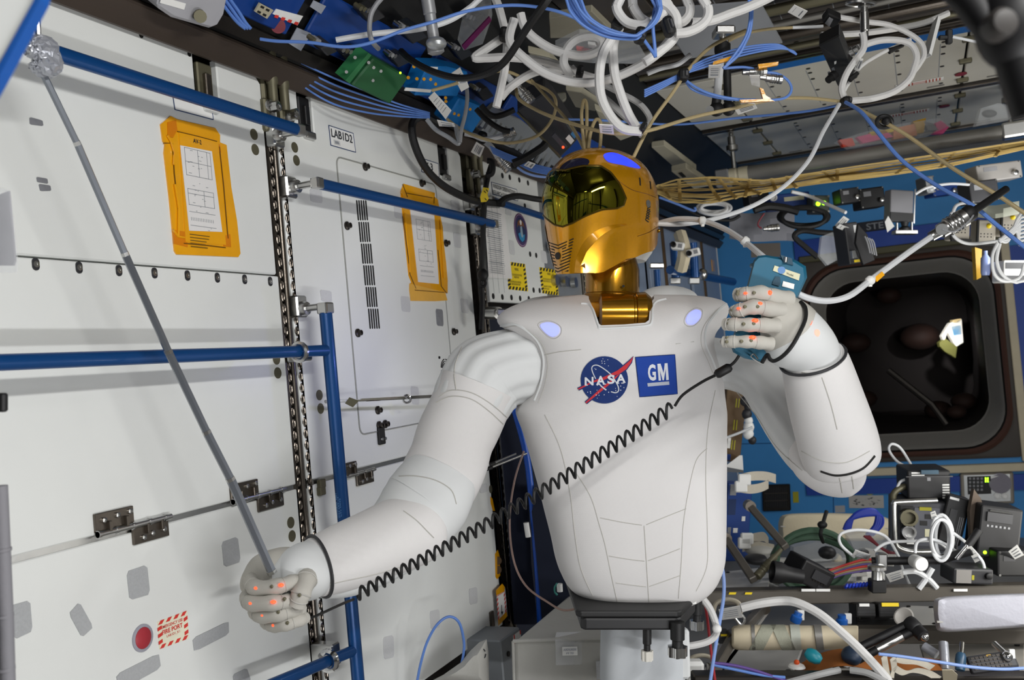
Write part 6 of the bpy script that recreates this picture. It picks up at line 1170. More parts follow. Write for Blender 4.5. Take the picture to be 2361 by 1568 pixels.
t = connector('large steel connector with hook ring at the end of white cord', (2146, 546, 2.0), (2226, 500, 2.0), .019); MB().lathe(P(2222, 502, 2.0), P(2248, 482, 2.0)-P(2222, 502, 2.0), [(.016, 0), (.018, .01), (.018, .02), (.013, .026)], 16).make('black_cap', 'rubber_black', t, smooth=True); MB().cyl(P(2172, 529, 1.985), P(2172, 529, 1.975), .012, n=18).make('cap_disc', 'steel', t, smooth=True); MB().tube(cr([P(2172, 529, 1.975), P(2200, 534, 1.97), P(2232, 512, 1.975), P(2249, 488, 1.99)], 5), .002, 6).make('lanyard', 'cable_grey', t, smooth=True); MB().cyl(P(2240, 490, 2.0), P(2320, 436, 2.05), .008).make('rod', 'rubber_black', t, smooth=True)
t = thing('teal_meter', 'teal handheld meter with labels gripped in the raised hand', 'meter', P(1790, 690, 1.78)); mp = [(1765, 588), (1835, 600), (1858, 614), (1861, 640), (1838, 690), (1770, 822), (1752, 834), (1715, 826), (1690, 812), (1684, 795), (1700, 740), (1722, 660), (1738, 600), (1748, 590)]
MB().loft([[P(x, y, 1.735) for x, y in [(1770+(x-1770)*.93, 710+(y-710)*.96) for x, y in mp]], [P(x, y, 1.742) for x, y in mp], [P(x, y, 1.79) for x, y in mp], [P(1770+(x-1770)*.94, 710+(y-710)*.97, 1.80) for x, y in mp]]).make('body', 'teal', t, smooth=True)
fpoly('yellow_label', [(1786, 612), (1845, 632), (1842, 647), (1782, 624)], 1.733, mat('label_cream', 'd9d6b4', .6), t, .0008); fpoly('white_label', [(1806, 648), (1832, 655), (1830, 667), (1803, 660)], 1.733, 'label_white', t, .0008); MB().cyl(P(1802, 623, 1.733), P(1802, 623, 1.731), .0068, n=16).make('blue_dot', mat('dot_blue', '6f9ad0', .6), t)
text(t, 'Model', P(1815, 633, 1.7315), (P(1840, 641, 1.73)-P(1815, 633, 1.73)).normalized(), (P(1815, 623, 1.73)-P(1816, 633, 1.73)).normalized(), .012, .004, 'ink', 0)
MB().prism([P(x, y, 1.735) for x, y in ((1798, 588), (1824, 596), (1828, 612), (1806, 606))], CF*-.004).make('clip_recess', mat('teal_dark', '0a3f55', .5), t); MB().cyl(P(1812, 594, 1.73), P(1811, 605, 1.729), .0035, n=10).make('pin', 'steel', t, smooth=True); MB().prism([P(x, y, 1.733) for x, y in ((1782, 648), (1788, 638), (1798, 638), (1800, 652), (1796, 660), (1780, 655))], CF*-.001).make('belt_slot', 'teal_dark', t); MB().box(P(1741, 612, 1.755), (.016, .008, .02), (CR, CU, CF)).make('side_button', 'teal', t, bevel=.002)
# ---- coiled cord between the two hands
c0, c1 = V((822, 1372, 1.62)), V((1548, 942, 1.83)); q = []; N = 38
for i in range(N*12+1):
    u = i/(N*12); a = 2*math.pi*N*u; x, y, D = c0.lerp(c1, u); y += 26*math.sin(math.pi*u)*.6; w = 13+2*u; f_ = 1.0
    x += w*.12*math.cos(a)+3*math.sin(a); y += w*math.sin(a); D += .0105*math.cos(a)*1.0; q.append(P(x, y, D))
pre = cr([P(690, 1437, 1.74), P(740, 1415, 1.70), P(790, 1392, 1.65), P(815, 1382, 1.625)], 5); post = cr([P(1556, 936, 1.83), P(1575, 910, 1.82), P(1620, 880, 1.80), P(1655, 862, 1.78), P(1690, 838, 1.765), P(1705, 818, 1.76)], 5)
t = thing('handset_cable', 'black coiled cord stretched from the left fist to the teal meter', 'cord', P(1180, 1150, 1.72)); MB().tube(q, .0027, 6).make('coil', 'rubber_black', t, smooth=True); MB().tube(pre, .0024, 8).make('straight_end', 'rubber_black', t, smooth=True); MB().tube(post, .0028, 8).make('straight_end', 'rubber_black', t, smooth=True)
MB().tube([P(1650, 866, 1.775), P(1655, 862, 1.775), P(1680, 848, 1.77), P(1685, 845, 1.77)], [.006, .009, .009, .006], 10).make('ferrite_bead', 'black', t, smooth=True)
t = thing('wrist_strap', 'black cord strap round the raised wrist clipped to the meter', 'strap', P(1850, 720, 1.68)); MB().tube(cr([P(1846, 696, 1.705), P(1857, 710, 1.69), P(1857, 735, 1.675), P(1843, 768, 1.66), P(1825, 799, 1.662), P(1806, 820, 1.672), P(1786, 832, 1.685), P(1775, 828, 1.69), P(1769, 818, 1.70), P(1757, 836, 1.71)], 5), .0036, 8).make('cord', 'rubber_black', t, smooth=True); MB().tube(cr([P(1757, 838, 1.71), P(1745, 832, 1.715), P(1732, 822, 1.72), P(1738, 816, 1.72), P(1748, 828, 1.715)], 4), .0014, 6).make('clip_wire', 'chrome', t, smooth=True)

# ================================================================ right half: end wall gear, workbench clutter
def bthing(name, label, cat, px): return thing(name, label, cat, BK(*px))
def bpoly(name, pxs, m, parent, h0=0., t=.004, bevel=0): return MB().prism([BK(x, y, h0) for x, y in pxs], -EY*t).make(name, m, parent, bevel=bevel)
def rc4(x0, y0, x1, y1, s=-.03): return [(x0, y0), (x1, y0+s*(x1-x0)), (x1+.04*(y1-y0), y1+s*(x1-x0)), (x0+.04*(y1-y0), y1)]
# ---- stuck to the blue end wall
t = bthing('vent_grille', 'dark square vent grille on the blue end wall', 'vent', (1792, 1146)); bpoly('frame', rc4(1758, 1117, 1822, 1178), 'dark_metal', t, 0, .03, .006); bpoly('opening', rc4(1763, 1123, 1815, 1171), 'hole', t, .031, .002)
for i in range(2): bpoly('cross_bar', rc4(1763, 1137+17*i, 1816, 1139+17*i), 'track_steel', t, .033, .006)
for i in range(12): bpoly('louvre', rc4(1765+4.2*i, 1123, 1766.5+4.2*i, 1170, 0), 'charcoal', t, .033, .004)
tag(bpoly('yellow_sign', rc4(1828, 1134, 1841, 1159), mat('dull_yellow', 'a8a21c', .6), None), 'small yellow sign right of the vent grille', 'sign'); tag(MB().cyl(BK(2005, 1131), BK(2005, 1131, .004), .032, n=24).make('round_sticker', mat('lime', 'a9b878', .7), None), 'pale green round sticker on the end wall below the elbow', 'sticker')
t = bthing('drawing', 'framed ink drawing on the end wall behind the pillow', 'picture', (1997, 1157)); bpoly('sheet', rc4(1957, 1142, 2037, 1171, 0), mat('sheet_cream', 'bdbab4', .7), t, 0, .006); rn = random.Random(6)
for i in range(22): x, y = rn.uniform(1965, 2022), rn.uniform(1148, 1166); bpoly('ink_stroke', [(x, y), (x+rn.uniform(3, 10), y+rn.uniform(-2, 2)), (x+5, y+2)], 'ink', t, .0065, .0006)['kind'] = 'stuff'
for lab, r, m in (('pale square patch on the end wall near round sticker', (2041, 1120, 2060, 1136), 'velcro'), ('pale paper taped high on the end wall left of meter', (1731, 562, 1799, 594), mat('paper_dim', '8f867c', .8)), ('grey square patch at left of the drawing', (1925, 1166, 1948, 1182), 'velcro')):
    tag(bpoly('wall_patch', rc4(*r), m, None, 0, .003), lab, 'patch')
for pl in ([(1640, 1025), (1780, 1022)], [(1921, 1080), (1922, 1190)], [(1855, 560), (1857, 640)]):
    q = [BK(*p, .001) for p in pl]; struct('trim_8', MB().cyl(q[0], q[1], .003, n=6), mat('wall_seam', '1c4f86', .6))
t = bthing('intercom_panel', 'beige intercom panel with keypad, green digits and round speaker', 'panel', (2275, 1125)); bpoly('body', rc4(2213, 1090, 2335, 1162), mat('intercom_beige', '8e877a', .5), t, 0, .05, .008); bpoly('face', rc4(2222, 1096, 2328, 1158), 'silver_box', t, .051, .006); bpoly('dark_panel', rc4(2230, 1099, 2284, 1140), 'black', t, .058, .003)
for i in range(4):
    for j in range(4): bpoly('key', rc4(2234+9*i, 1101+8.5*j, 2239+9*i, 1106+8.5*j), 'cable_grey', t, .061, .005)
for i in range(2):
    for j in range(2): bpoly('digit', rc4(2271+5*i, 1101+6*j, 2274+5*i, 1106+6*j, 0), 'led_green', t, .062, .001)
MB().cyl(BK(2306, 1114, .057), BK(2306, 1114, .066), .065, n=28).make('speaker', mat('speaker_grey', '8a8690', .7, bump=.4, scale=400), t, smooth=True); bpoly('speaker_plate', rc4(2284, 1098, 2327, 1131), 'label_white', t, .055, .004)
for x in (2300, 2318): MB().lathe(BK(x, 1143, .057), -EY, [(.022, 0), (.022, .01), (.014, .012), (.012, .006)], 16).make('jack', 'label_white', t, smooth=True)
t = bthing('lit_bag', 'bright lit white and blue pouch hanging inside the dark hatchway', 'bag', (2200, 790)); D = 8.0
for pl, m in (([(2172, 775), (2190, 745), (2218, 735), (2222, 790), (2205, 800), (2185, 765), (2178, 790)], mat('lit_white', 'efe9dc', .8)), ([(2192, 752), (2216, 748), (2219, 772), (2198, 775)], mat('lit_blue', '2aa6dd', .6)), ([(2196, 738), (2217, 734), (2214, 744), (2198, 746)], mat('lit_gold', 'd9c08a', .5)), ([(2166, 790), (2180, 780), (2208, 800), (2204, 826), (2180, 812), (2168, 800)], mat('lit_olive', '6b6a38', .4))): fpoly('panel', pl, 7.25, m, t, .05, 0, .004)
lamp('pouch_fill', (0.16, 7.35, .05), (.15, 7.95, -.12), .03, .03, .8).data.spread = R(50)  # unseen fill, added to make the pouch bright in the dark hatchway
# ---- laptop, cables and boxes in front of the upper end wall
D = 4.6
gadget('grey laptop-like box with dark base on a clamp under the net', 'display_unit', 'computer', 2080, 474, D, 58, 72, .06, mat('display_grey', '77777b', .45), 2, 10, 0, [('plate', 0, -.36, 1., .26, 'black', .004, 'base'), ('plate', .53, 0, .05, 1.1, 'steel', .004, 'side_rail')])
t = thing('clamp_stand', 'small steel clamp stand under the grey display box', 'stand', P(2080, 530, D)); MB().box(P(2086, 536, D), (.11, .02, .05), (CR, CU, CF)).make('bar', 'steel', t, bevel=.003); MB().cyl(P(2068, 514, D), P(2068, 538, D), .006).make('post', 'steel', t); MB().cyl(P(2102, 512, D), P(2102, 536, D), .006).make('post', 'steel', t); MB().lathe(P(2086, 512, D), -CU, [(.02, 0), (.014, .02), (.025, .03), (.025, .05)], 16).make('knob', 'black', t, smooth=True)
tag(MB().cyl(BK(2104, 540), BK(2104, 540, .004), .03, n=20).make('round_sticker', 'lime', None), 'pale round sticker on the end wall below the display box', 'sticker')
gadget('dark blue box with cream label behind the white cord', 'device_box', 'box', 1822, 462, 5.0, 92, 34, .12, 'deep_blue', -6, 0, 0, [('plate', .1, .1, .5, .28, 'label_cream'), ('port', -.42, .3, .02, .01, 'label_white'), ('port', -.42, -.3, .02, .01, 'label_white')])
gadget('olive grey unit with two green lights right of blue box', 'power_unit', 'box', 1893, 470, 4.9, 40, 40, .1, mat('unit_olive', '3c3f3a', .5), 0, 0, 0, [('led', -.17, 0, .012, 'led_green'), ('led', .17, .05, .012, 'led_green'), ('screws', 0, 0, .006)])
tag(MB().grid([[P(1682+150*u, 488+62*v+4*math.sin(5*u)+10*u*v, 5.3+.05*math.sin(6*u+3*v)) for u in [i/8 for i in range(9)]] for v in [i/4 for i in range(5)]]).make('white_cloth', mat('cloth_white', '8f9097', .9, bump=.4, scale=20), None, smooth=True), 'pale cloth hanging on end wall behind the black cable coil', 'cloth')
def coil(label, cx, cy, D, rx, ry, n, r, m, seed, group=None, spread=5, cat='cable', name='cable_coil'):
    rn = random.Random(seed); t = thing(name, label, cat, P(cx, cy, D), group)
    for i in range(n):
        a, b_ = rx+rn.uniform(-1, 1)*spread, ry+rn.uniform(-1, 1)*spread; ox, oy, ph = rn.uniform(-2, 2), rn.uniform(-2, 2), rn.uniform(0, 6)
        MB().tube([P(cx+ox+a*math.cos(R(q)), cy+oy+b_*math.sin(R(q)), D+.02*i-.04+.02*math.sin(R(q)+ph)) for q in range(0, 360, 12)], r, 7, True).make('loop', m, t, smooth=True)
    return t
coil('black cable coil hanging over the pale cloth', 1852, 502, 4.8, 54, 20, 3, .012, 'rubber_black', 1)
cable('black cable bundle lying along top of the pale cloth', [(1738, 484, 4.7), (1770, 476, 4.7), (1810, 480, 4.7), (1840, 488, 4.7)], .02, 'rubber_black'); cable('black padded cable leading down to the meter', [(1925, 538, 4.6), (1890, 536, 4.6), (1850, 532, 4.6), (1832, 545, 4.6), (1855, 568, 4.6), (1885, 593, 4.6)], .014, 'rubber_black'); connector('steel connector on the black coil end', (1760, 528, 4.7), (1796, 524, 4.7), .018); cable('thin red and black lead by the pale cloth', [(1762, 492, 4.7), (1750, 510, 4.7), (1748, 520, 4.7), (1756, 527, 4.7)], .004, 'dull_red')
t = thing('clear_pouch', 'clear plastic pouch hanging right of the black lead', 'bag', P(1912, 570, 4.4)); fpoly('film', [(1895, 545), (1920, 535), (1945, 560), (1930, 600), (1908, 612), (1890, 590)], 4.4, 'clear_bag', t, .03)
t = gadget('dark vertical card cage with yellow and blue tags near the hatch', 'card_cage', 'box', 1968, 560, 4.2, 34, 96, .1, 'charcoal', -8, 12, 0, [('plate', .3, .33, .3, .18, 'label_white'), ('plate', .35, -.02, .18, .3, mat('tab_lightblue', '86a8d8', .5)), ('plate', .45, .0, .1, .22, 'signal_yellow'), ('plate', -.05, -.28, .7, .18, 'silver_box', .02), ('plate', .1, -.44, .5, .06, 'signal_yellow')])
tag(fpoly('black_board', [(1978, 515), (2000, 540), (2018, 600), (1990, 612), (1972, 560)], 4.15, 'soft_black', None, .02, 0, .003), 'black thin panel with wires beside the card cage', 'panel')
for i in range(4): cable(OR[i]+' thin pale wire in front of the black panel', [(1994+5*i, 545+2*i, 4.1), (2000+5*i, 560, 4.1), (2006+5*i, 584+2*i, 4.1)], .003, 'cable_grey', group='thin wires by the black panel')
flag('white folded tag left of card cage, upper', [(1925, 520), (1945, 498), (1958, 506), (1938, 530)], 4.2, 3); flag('white folded tag left of the card cage, lower', [(1928, 525), (1936, 517), (1962, 527), (1955, 536)], 4.2, 2); flag('white tag leaning before STE lettering', [(2040, 512), (2048, 498), (2062, 522), (2046, 536)], 4.3, 0)
text(struct('trim_9', MB().box(BK(2015, 526, .002), (.22, .003, .10)), mat('ste_plate', '0d1526', .6)), 'STE', BK(1998, 531, .006), EX, EZ, .11, .045, 'ink_grey', .002, .02)
cable('white flat cable from the net to card cage', [(1825, 442, 4.4), (1865, 452, 4.4), (1905, 470, 4.3), (1950, 490, 4.2)], .008, 'cable_white'); coil('bundle of white cable loops behind the helmet', 1645, 480, 4.6, 34, 14, 5, .008, 'cable_white', 3); cable('black cable under the white loops', [(1560, 470, 4.7), (1620, 500, 4.7), (1680, 508, 4.7), (1706, 497, 4.7)], .008, 'rubber_black'); cable('thin blue cable left of the white loops', [(1520, 455, 4.5), (1560, 470, 4.5), (1600, 486, 4.5), (1602, 478, 4.5)], .006, 'cable_blue')
for lab, cx, cy, w, h, m, D in (('black gear box under the net left of display box', 2012, 455, 60, 46, 'black', 4.9), ('dark camera body left of the display box', 1960, 450, 46, 34, 'charcoal', 4.8), ('dark bracket box beside the blue box', 1750, 455, 50, 30, 'charcoal', 5.2), ('black box below the net at the far right', 2270, 440, 70, 50, 'charcoal', 4.2), ('steel bracket unit just right of the display box', 2145, 425, 20, 40, 'silver_box', 4.7), ('pale silver case under the net at far right', 2305, 395, 110, 40, mat('case_pale', '9d9a96', .4), 4.3), ('dark blue case top right of display box', 2180, 438, 60, 22, 'deep_blue', 5.0)):
    gadget(lab, 'gear_box', 'box', cx, cy, D, w, h, .1, m, -8, 5, 0, [('plate', -.2, .2, .3, .25, 'cable_grey'), ('knob', .3, -.2, .012, .02, 'steel'), ('screws', 0, 0, .004)])
for i, (lab, cx, cy) in enumerate((('beige wireless box with antenna at right, left one', 2215, 525), ('beige wireless box with yellow light at right, middle one', 2275, 535), ('black framed beige box at the right edge', 2330, 515))):
    gadget(lab, 'router', 'box', cx, cy, 3.6, 44, 56, .06, mat('router_beige', 'aaa498', .5), 2, 0, 0, [('plate', 0, -.52, 1.05, .1, 'black', .01, 'base'), ('plate', -.5, 0, .1, 1., 'black', .008, 'side_grip'), ('led', .1, .25, .01, 'signal_yellow'), ('grid', -.3, -.2, 4, 2, .18, .12, .05, .05, 'charcoal', .001, 'vent')])
tag(MB().grid([[P(2240+110*u, 468+30*v+6*math.sin(4*u), 3.5+.03*math.sin(5*u+2*v)) for u in [i/6 for i in range(7)]] for v in [i/3 for i in range(4)]]).make('map_sheet', mat('map_paper', 'c9cdbd', .8, var=.2, scale=20), None, smooth=True), 'pale printed sheet lying over the wireless boxes', 'paper')
for i in range(9): cable(OR[i]+' white cable strand in the sheaf at the right edge', [(2305+rn.uniform(-3, 3), 556+rn.uniform(-4, 4), 3.3), (2325+3*i, 535-5*i+20, 3.3), (2350, 510+8*i-12, 3.3), (2385, 490+10*i-10, 3.3)], .005, 'cable_white', group='white cables at the right edge')
for lab, pts in (('white cable hanging in a long loop at the right edge', [(2300, 560, 3.3), (2288, 590, 3.3), (2292, 630, 3.3), (2315, 648, 3.3), (2350, 640, 3.3), (2361, 610, 3.3)]), ('white cable second loop at the right edge', [(2305, 562, 3.3), (2298, 600, 3.3), (2310, 632, 3.3), (2340, 650, 3.3), (2375, 645, 3.3)]), ('white cable crossing behind the steel connector', [(2195, 490, 3.4), (2190, 510, 3.4), (2200, 545, 3.4), (2235, 562, 3.4), (2300, 556, 3.4)]), ('white cable arching over the steel connector', [(2195, 500, 3.4), (2205, 474, 3.4), (2235, 466, 3.4)]), ('pale cable arc in front of the deep blue case', [(2110, 448, 4.2), (2140, 432, 4.2), (2190, 424, 4.2), (2235, 426, 4.2)])): cable(lab, pts, .006, 'cable_white')
t = thing('bottle_rack', 'yellow and clear bottles at the right beside hatch corner', 'bottle', P(2270, 600, 4.0)); fpoly('yellow_panel', [(2248, 570), (2264, 575), (2262, 640), (2252, 645)], 4.0, 'mustard', t, .03); MB().lathe(P(2272, 635, 3.9), CU, [(.015, 0), (.018, .01), (.018, .07), (.008, .085), (.008, .10)], 16).make('bottle', mat('bottle_blue', '8f9fd0', .2), t, smooth=True)
gadget('white and dark cabinet below cables at the right edge', 'gear_box', 'box', 2345, 625, 3.8, 60, 50, .1, 'label_white', 0, 0, 0, [('plate', 0, .25, .9, .3, 'black'), ('plate', 0, -.3, .9, .2, 'black')])
# ---- far rack rails and devices between helmet and hand
for lab, x in (('blue handrail upright on the pale rack, left one', 1556), ('blue handrail upright on the pale rack, right one', 1600)):
    t = thing('handrail', lab, 'handrail', P(x, 610, 4.4)); MB().tube([P(x-3, 560, 4.4), P(x, 600, 4.4), P(x+2, 640, 4.4)], .02, 12).make('rail', 'rail_blue', t, smooth=True); MB().box(P(x, 648, 4.4), (.05, .03, .04), (CR, CU, CF)).make('foot', 'steel', t, bevel=.004)
t = thing('handrail', 'blue handrail lying across the pale racks behind the shoulder', 'handrail', P(1620, 640, 4.6)); MB().cyl(P(1545, 622, 4.3), P(1690, 650, 5.0), .02).make('rail', 'rail_blue', t, smooth=True); MB().ell(P(1620, 633, 4.55), (.025, .03, .03), (CR, CU, CF)).make('clamp', 'steel', t, smooth=True)
t = thing('handrail', 'short bright blue upright behind the robot neck', 'handrail', P(1515, 650, 3.4)); MB().cyl(P(1514, 622, 3.4), P(1517, 668, 3.4), .012).make('rail', 'rail_blue', t, smooth=True); MB().box(P(1513, 613, 3.4), (.05, .02, .03), (CR, CU, CF)).make('fitting', 'steel', t, bevel=.004)
for lab, cx, cy, a in (('small white camera box beyond the helmet back', 1562, 566, 10), ('second white camera box pointing right beyond helmet', 1598, 582, -14)):
    gadget(lab, 'camera', 'camera', cx, cy, 4.1, 30, 18, .06, 'label_white', a, -15, 0, [('port', -.3, 0, .012, .03, 'black'), ('plate', .2, 0, .3, .5, 'cable_grey')])
tag(MB().tube(cr([P(1568, 540, 4.2), P(1578, 580, 4.15), P(1570, 620, 4.2)], 4), .03, 8).make('hanging_strap', 'beige_cloth', None, smooth=True), 'pale strap hanging under the white camera boxes', 'strap')
t = gadget('brown padded panel with yellow stripes between torso and arm', 'quilted_board', 'board', 1692, 980, 4.6, 50, 170, .06, 'brown_panel', 6, 10, 0, [('plate', .0, .3, .05, .12, 'dull_yellow'), ('plate', .13, .3, .05, .12, 'dull_yellow'), ('plate', .0, .0, .05, .14, 'dull_yellow'), ('plate', .13, .0, .05, .14, 'dull_yellow'), ('plate', .0, -.27, .05, .13, 'dull_yellow'), ('plate', .13, -.27, .05, .13, 'dull_yellow'), ('plate', -.15, -.25, .15, .14, 'label_white'), ('plate', -.1, -.44, .2, .08, 'deep_blue')])
rn = random.Random(14)
for i in range(7):
    x, y = 1722+rn.uniform(-6, 8)+i*1.2, 925+15*i; s_ = rn.uniform(6, 11); tag(MB().ell(P(x, y, 4.5), (.02*s_/8, .022*s_/8, .02), (CR, CU, CF), 10, 7).make('small_pouch', rn.choice(['beige_cloth', 'label_white', 'charcoal']), None, smooth=True), ['topmost', 'second', 'third', 'fourth', 'fifth', 'sixth', 'lowest'][i]+' small pouch in the row right of brown panel', 'pouch', 'pouches beside the brown panel')
cable('pale wire crossing the brown panel', [(1667, 1012, 4.4), (1700, 1000, 4.4), (1735, 985, 4.4)], .006, 'cable_white')
tag(MB().hexa([P(1671, 1076, 4.5), P(1705, 1050, 4.5), P(1712, 1050, 4.5), P(1714, 1084, 4.5)], [P(1671, 1088, 4.8), P(1705, 1070, 4.8), P(1712, 1070, 4.8), P(1714, 1090, 4.8)]).make('white_wedge', 'label_white', None), 'white wedge block under the brown panel', 'box')
gadget('blue locker panel with white labels right of the torso hem', 'locker_panel', 'panel', 1702, 1205, 4.0, 66, 180, .08, 'deep_blue', 4, 20, 0, [('plate', -.3, .42, .25, .14, 'cable_grey'), ('plate', -.3, .2, .3, .2, mat('navy_panel', '16305f', .6)), ('plate', -.1, -.1, .18, .06, 'label_white'), ('plate', .2, .05, .14, .06, 'label_white'), ('plate', -.35, -.12, .14, .12, 'cable_grey')])
for lab, pts, bx in (('upper cream strap with buckle reaching right of torso', [(1706, 1104), (1735, 1098), (1765, 1098), (1789, 1104)], (1716, 1106)), ('lower cream strap with buckle reaching right of torso', [(1700, 1124), (1730, 1128), (1755, 1124), (1772, 1116)], (1708, 1122)), ('cream strap with buckle lower on the blue locker', [(1716, 1246), (1740, 1240), (1762, 1238), (1772, 1250)], (1722, 1242)), ('cream strap with buckle lowest on the blue locker', [(1712, 1262), (1740, 1258), (1765, 1262), (1785, 1266)], (1716, 1252))):
    t = thing('strap', lab, 'strap', P(*bx, 3.8)); q = cr([P(x, y, 3.8) for x, y in pts], 5); MB().loft([[p+CU*.018, p+CU*.018+CF*.004, p-CU*.018+CF*.004, p-CU*.018] for p in q]).make('webbing', mat('webbing', 'c9c2b2', .85, bump=.2, scale=300), t); MB().box(P(*bx, 3.78), (.05, .045, .02), (CR, CU, CF)).make('buckle', 'label_white', t, bevel=.005)
# ---- bench beams, pillow, struts
def beam(label, p0, p1, h, dep, m, extra=None):
    t = thing('bench_beam', label, 'beam', P(*p0)); a, b = P(*p0), P(*p1); d = (b-a).normalized(); L = (b-a).length
    MB().box((a+b)/2+CF*(dep/2), (L, h, dep), (d, d.cross(CF)*-1, CF)).make('bar', m, t, bevel=.004); return t, a, b, d
bt, ba, bb, bd = beam('long dark grey bench beam crossing behind the robot hip', (1600, 1382, 3.0), (2420, 1366, 3.0), .046, .05, mat('beam_grey', '5b564f', .5, .3))
for x in (1690, 1727): fpoly('yellow_mark', [(x-8, 1366), (x+8, 1366), (x+6, 1371), (x-10, 1371)], 2.99, 'signal_yellow', bt, .002)
for x in (1864, 1898, 2215): fpoly('white_mark', [(x-16, 1358), (x+16, 1358), (x+16, 1364), (x-16, 1364)], 2.99, 'label_white', bt, .002)
b2, *_ = beam('lower dark grey bench beam under the white cushion', (1960, 1468, 2.9), (2420, 1470, 2.9), .045, .05, 'beam_grey'); b3, *_ = beam('dark beam along the bottom edge of picture', (1600, 1572, 2.5), (2420, 1574, 2.5), .03, .05, 'dark_metal')
def puff(name, label, cat, pxs, D, dep, m, seam=None, par=None, k=4, sub=1):
    t = thing(name, label, cat, P(*pxs[0], D)); cx = sum(p[0] for p in pxs)/len(pxs); cy = sum(p[1] for p in pxs)/len(pxs); rings = []
    for i in range(9):
        a = math.pi*i/8; s_ = .80+.20*math.sin(a)**.6; d = -math.cos(a)*dep/2
        rings.append([P(cx+(v.x-cx)*s_, cy+(v.y-cy)*s_, D+d) for v in cr([V((x, y, 0)) for x, y in pxs], k, True)])
    MB().loft(rings).make('body', m, t, smooth=True)
    if seam: MB().tube(cr([P(x, y, D-dep*.47) for x, y in seam], 5), .003, 5).make('seam', 'stitch', t, smooth=True)
    return t
puff('pillow', 'long beige cloth pillow strapped under the end wall', 'pillow', [(1796, 1200), (1812, 1186), (1880, 1183), (1960, 1184), (2030, 1190), (2056, 1205), (2052, 1240), (1990, 1248), (1900, 1246), (1806, 1246), (1796, 1232)], 4.6, .25, 'beige_cloth', [(1800, 1214), (1900, 1216), (2050, 1218)])
puff('cushion', 'shiny white cushion on the bench at right edge', 'cushion', [(2153, 1395), (2165, 1378), (2250, 1372), (2361, 1368), (2420, 1366), (2420, 1442), (2361, 1446), (2250, 1454), (2170, 1456), (2156, 1436)], 2.75, .16, mat('cushion_sheen', 'c6c6cf', .35, .15, bump=.35, scale=70, var=.05), [(2160, 1434), (2250, 1432), (2361, 1426), (2400, 1424)])
rt = thing('padded_roll', 'cream cloth roll bound with grey straps on the bench', 'roll', P(1830, 1470, 2.75)); MB().loft([[P(x, 1470+28*math.sin(R(a))*s_, 2.76+.055*math.cos(R(a))*s_) for a in range(0, 360, 15)] for x, s_ in ((1687, .75), (1692, .95), (1705, 1.04), (1735, 1.06), (1850, 1.0), (1960, 1.0), (1976, .99), (1979, .9))]).make('roll', mat('roll_cream', 'cfc3a8', .8, bump=.25, scale=25, var=.06), rt, smooth=True)
for x0, x1, lean, m in ((1733, 1741, 2, 'tube_grey'), (1742, 1775, -26, mat('strap_sage', 'a3a493', .8, bump=.3, scale=200, var=.12)), (1790, 1822, 22, 'strap_sage'), (1824, 1846, 4, mat('strap_pale', 'b9bdb2', .8)), (1880, 1897, 6, 'tube_grey')):
    rr = []
    for a in range(-100, 101, 20): s_ = math.sin(R(a)); rr.append([P(xx+lean*s_*.6, 1470+29.8*s_, 2.757-.0585*math.cos(R(a))) for xx in (x0, x1)])
    b = MB().grid(rr); b.v += [p+CF*.003 for p in b.v]; n_ = len(b.v)//2; b.f += [tuple(i+n_ for i in f) for f in b.f]; b.make('strap', m, rt, smooth=True)
cable('white padded hose arching over the cream roll', [(1708, 1402, 2.6), (1750, 1392, 2.6), (1800, 1386, 2.6), (1838, 1390, 2.58), (1890, 1416, 2.55), (1940, 1458, 2.52), (1985, 1500, 2.5), (2040, 1560, 2.48), (2060, 1590, 2.48)], .0125, 'hose_white', 'hose', 'hose'); flag('white printed sleeve on the padded hose end', [(1657, 1406), (1706, 1397), (1712, 1424), (1662, 1430)], 2.58, 4, bar=False)
cable('white hose curling beside the pedestal', [(1618, 1378, 2.25), (1636, 1402, 2.25), (1650, 1436, 2.25), (1652, 1460, 2.25), (1635, 1478, 2.25), (1600, 1488, 2.25), (1560, 1492, 2.25)], .0085, 'hose_white', 'hose', 'hose'); tag(MB().ell(P(1653, 1450, 2.23), (.011, .011, .011), (CR, CU, CF)).make('tie_ball', 'label_white', None, smooth=True), 'white tie knot on the hose beside pedestal', 'tie')
cable('red cord hanging right of the pedestal plate', [(1620, 1366, 2.3), (1630, 1420, 2.3), (1638, 1490, 2.3), (1650, 1580, 2.3)], .0034, mat('cord_red', '9c1f28', .6)); cable('light blue cable hanging right of the robot hem', [(1664, 1300, 2.25), (1669, 1340, 2.25), (1668, 1380, 2.25), (1660, 1430, 2.25), (1650, 1490, 2.25), (1636, 1580, 2.25)], .0042, 'cable_light')
for lab, a, b_ in (('grey strut slanting down from blue locker, upper', (1728, 1166, 3.5), (1812, 1262, 3.3)), ('grey strut slanting down beside the torso hem', (1672, 1240, 3.3), (1738, 1338, 3.1)), ('grey slanting floor strut left of the roll', (1760, 1400, 3.2), (1690, 1475, 2.9)), ('grey slanting floor strut at the pedestal', (1690, 1470, 2.8), (1640, 1560, 2.6))):
    t = thing('strut', lab, 'strut', P(*a)); A_, B_ = P(*a), P(*b_); d = (B_-A_).normalized(); x, y, _ = frame(d, CF); MB().box((A_+B_)/2, (.026, .026, (B_-A_).length), (x, y, d)).make('bar', mat('strut_grey', '6f6a63', .45, .4), t, bevel=.003); MB().cyl(A_-CF*.02, A_+CF*.02, .02).make('pivot', 'track_steel', t, smooth=True)
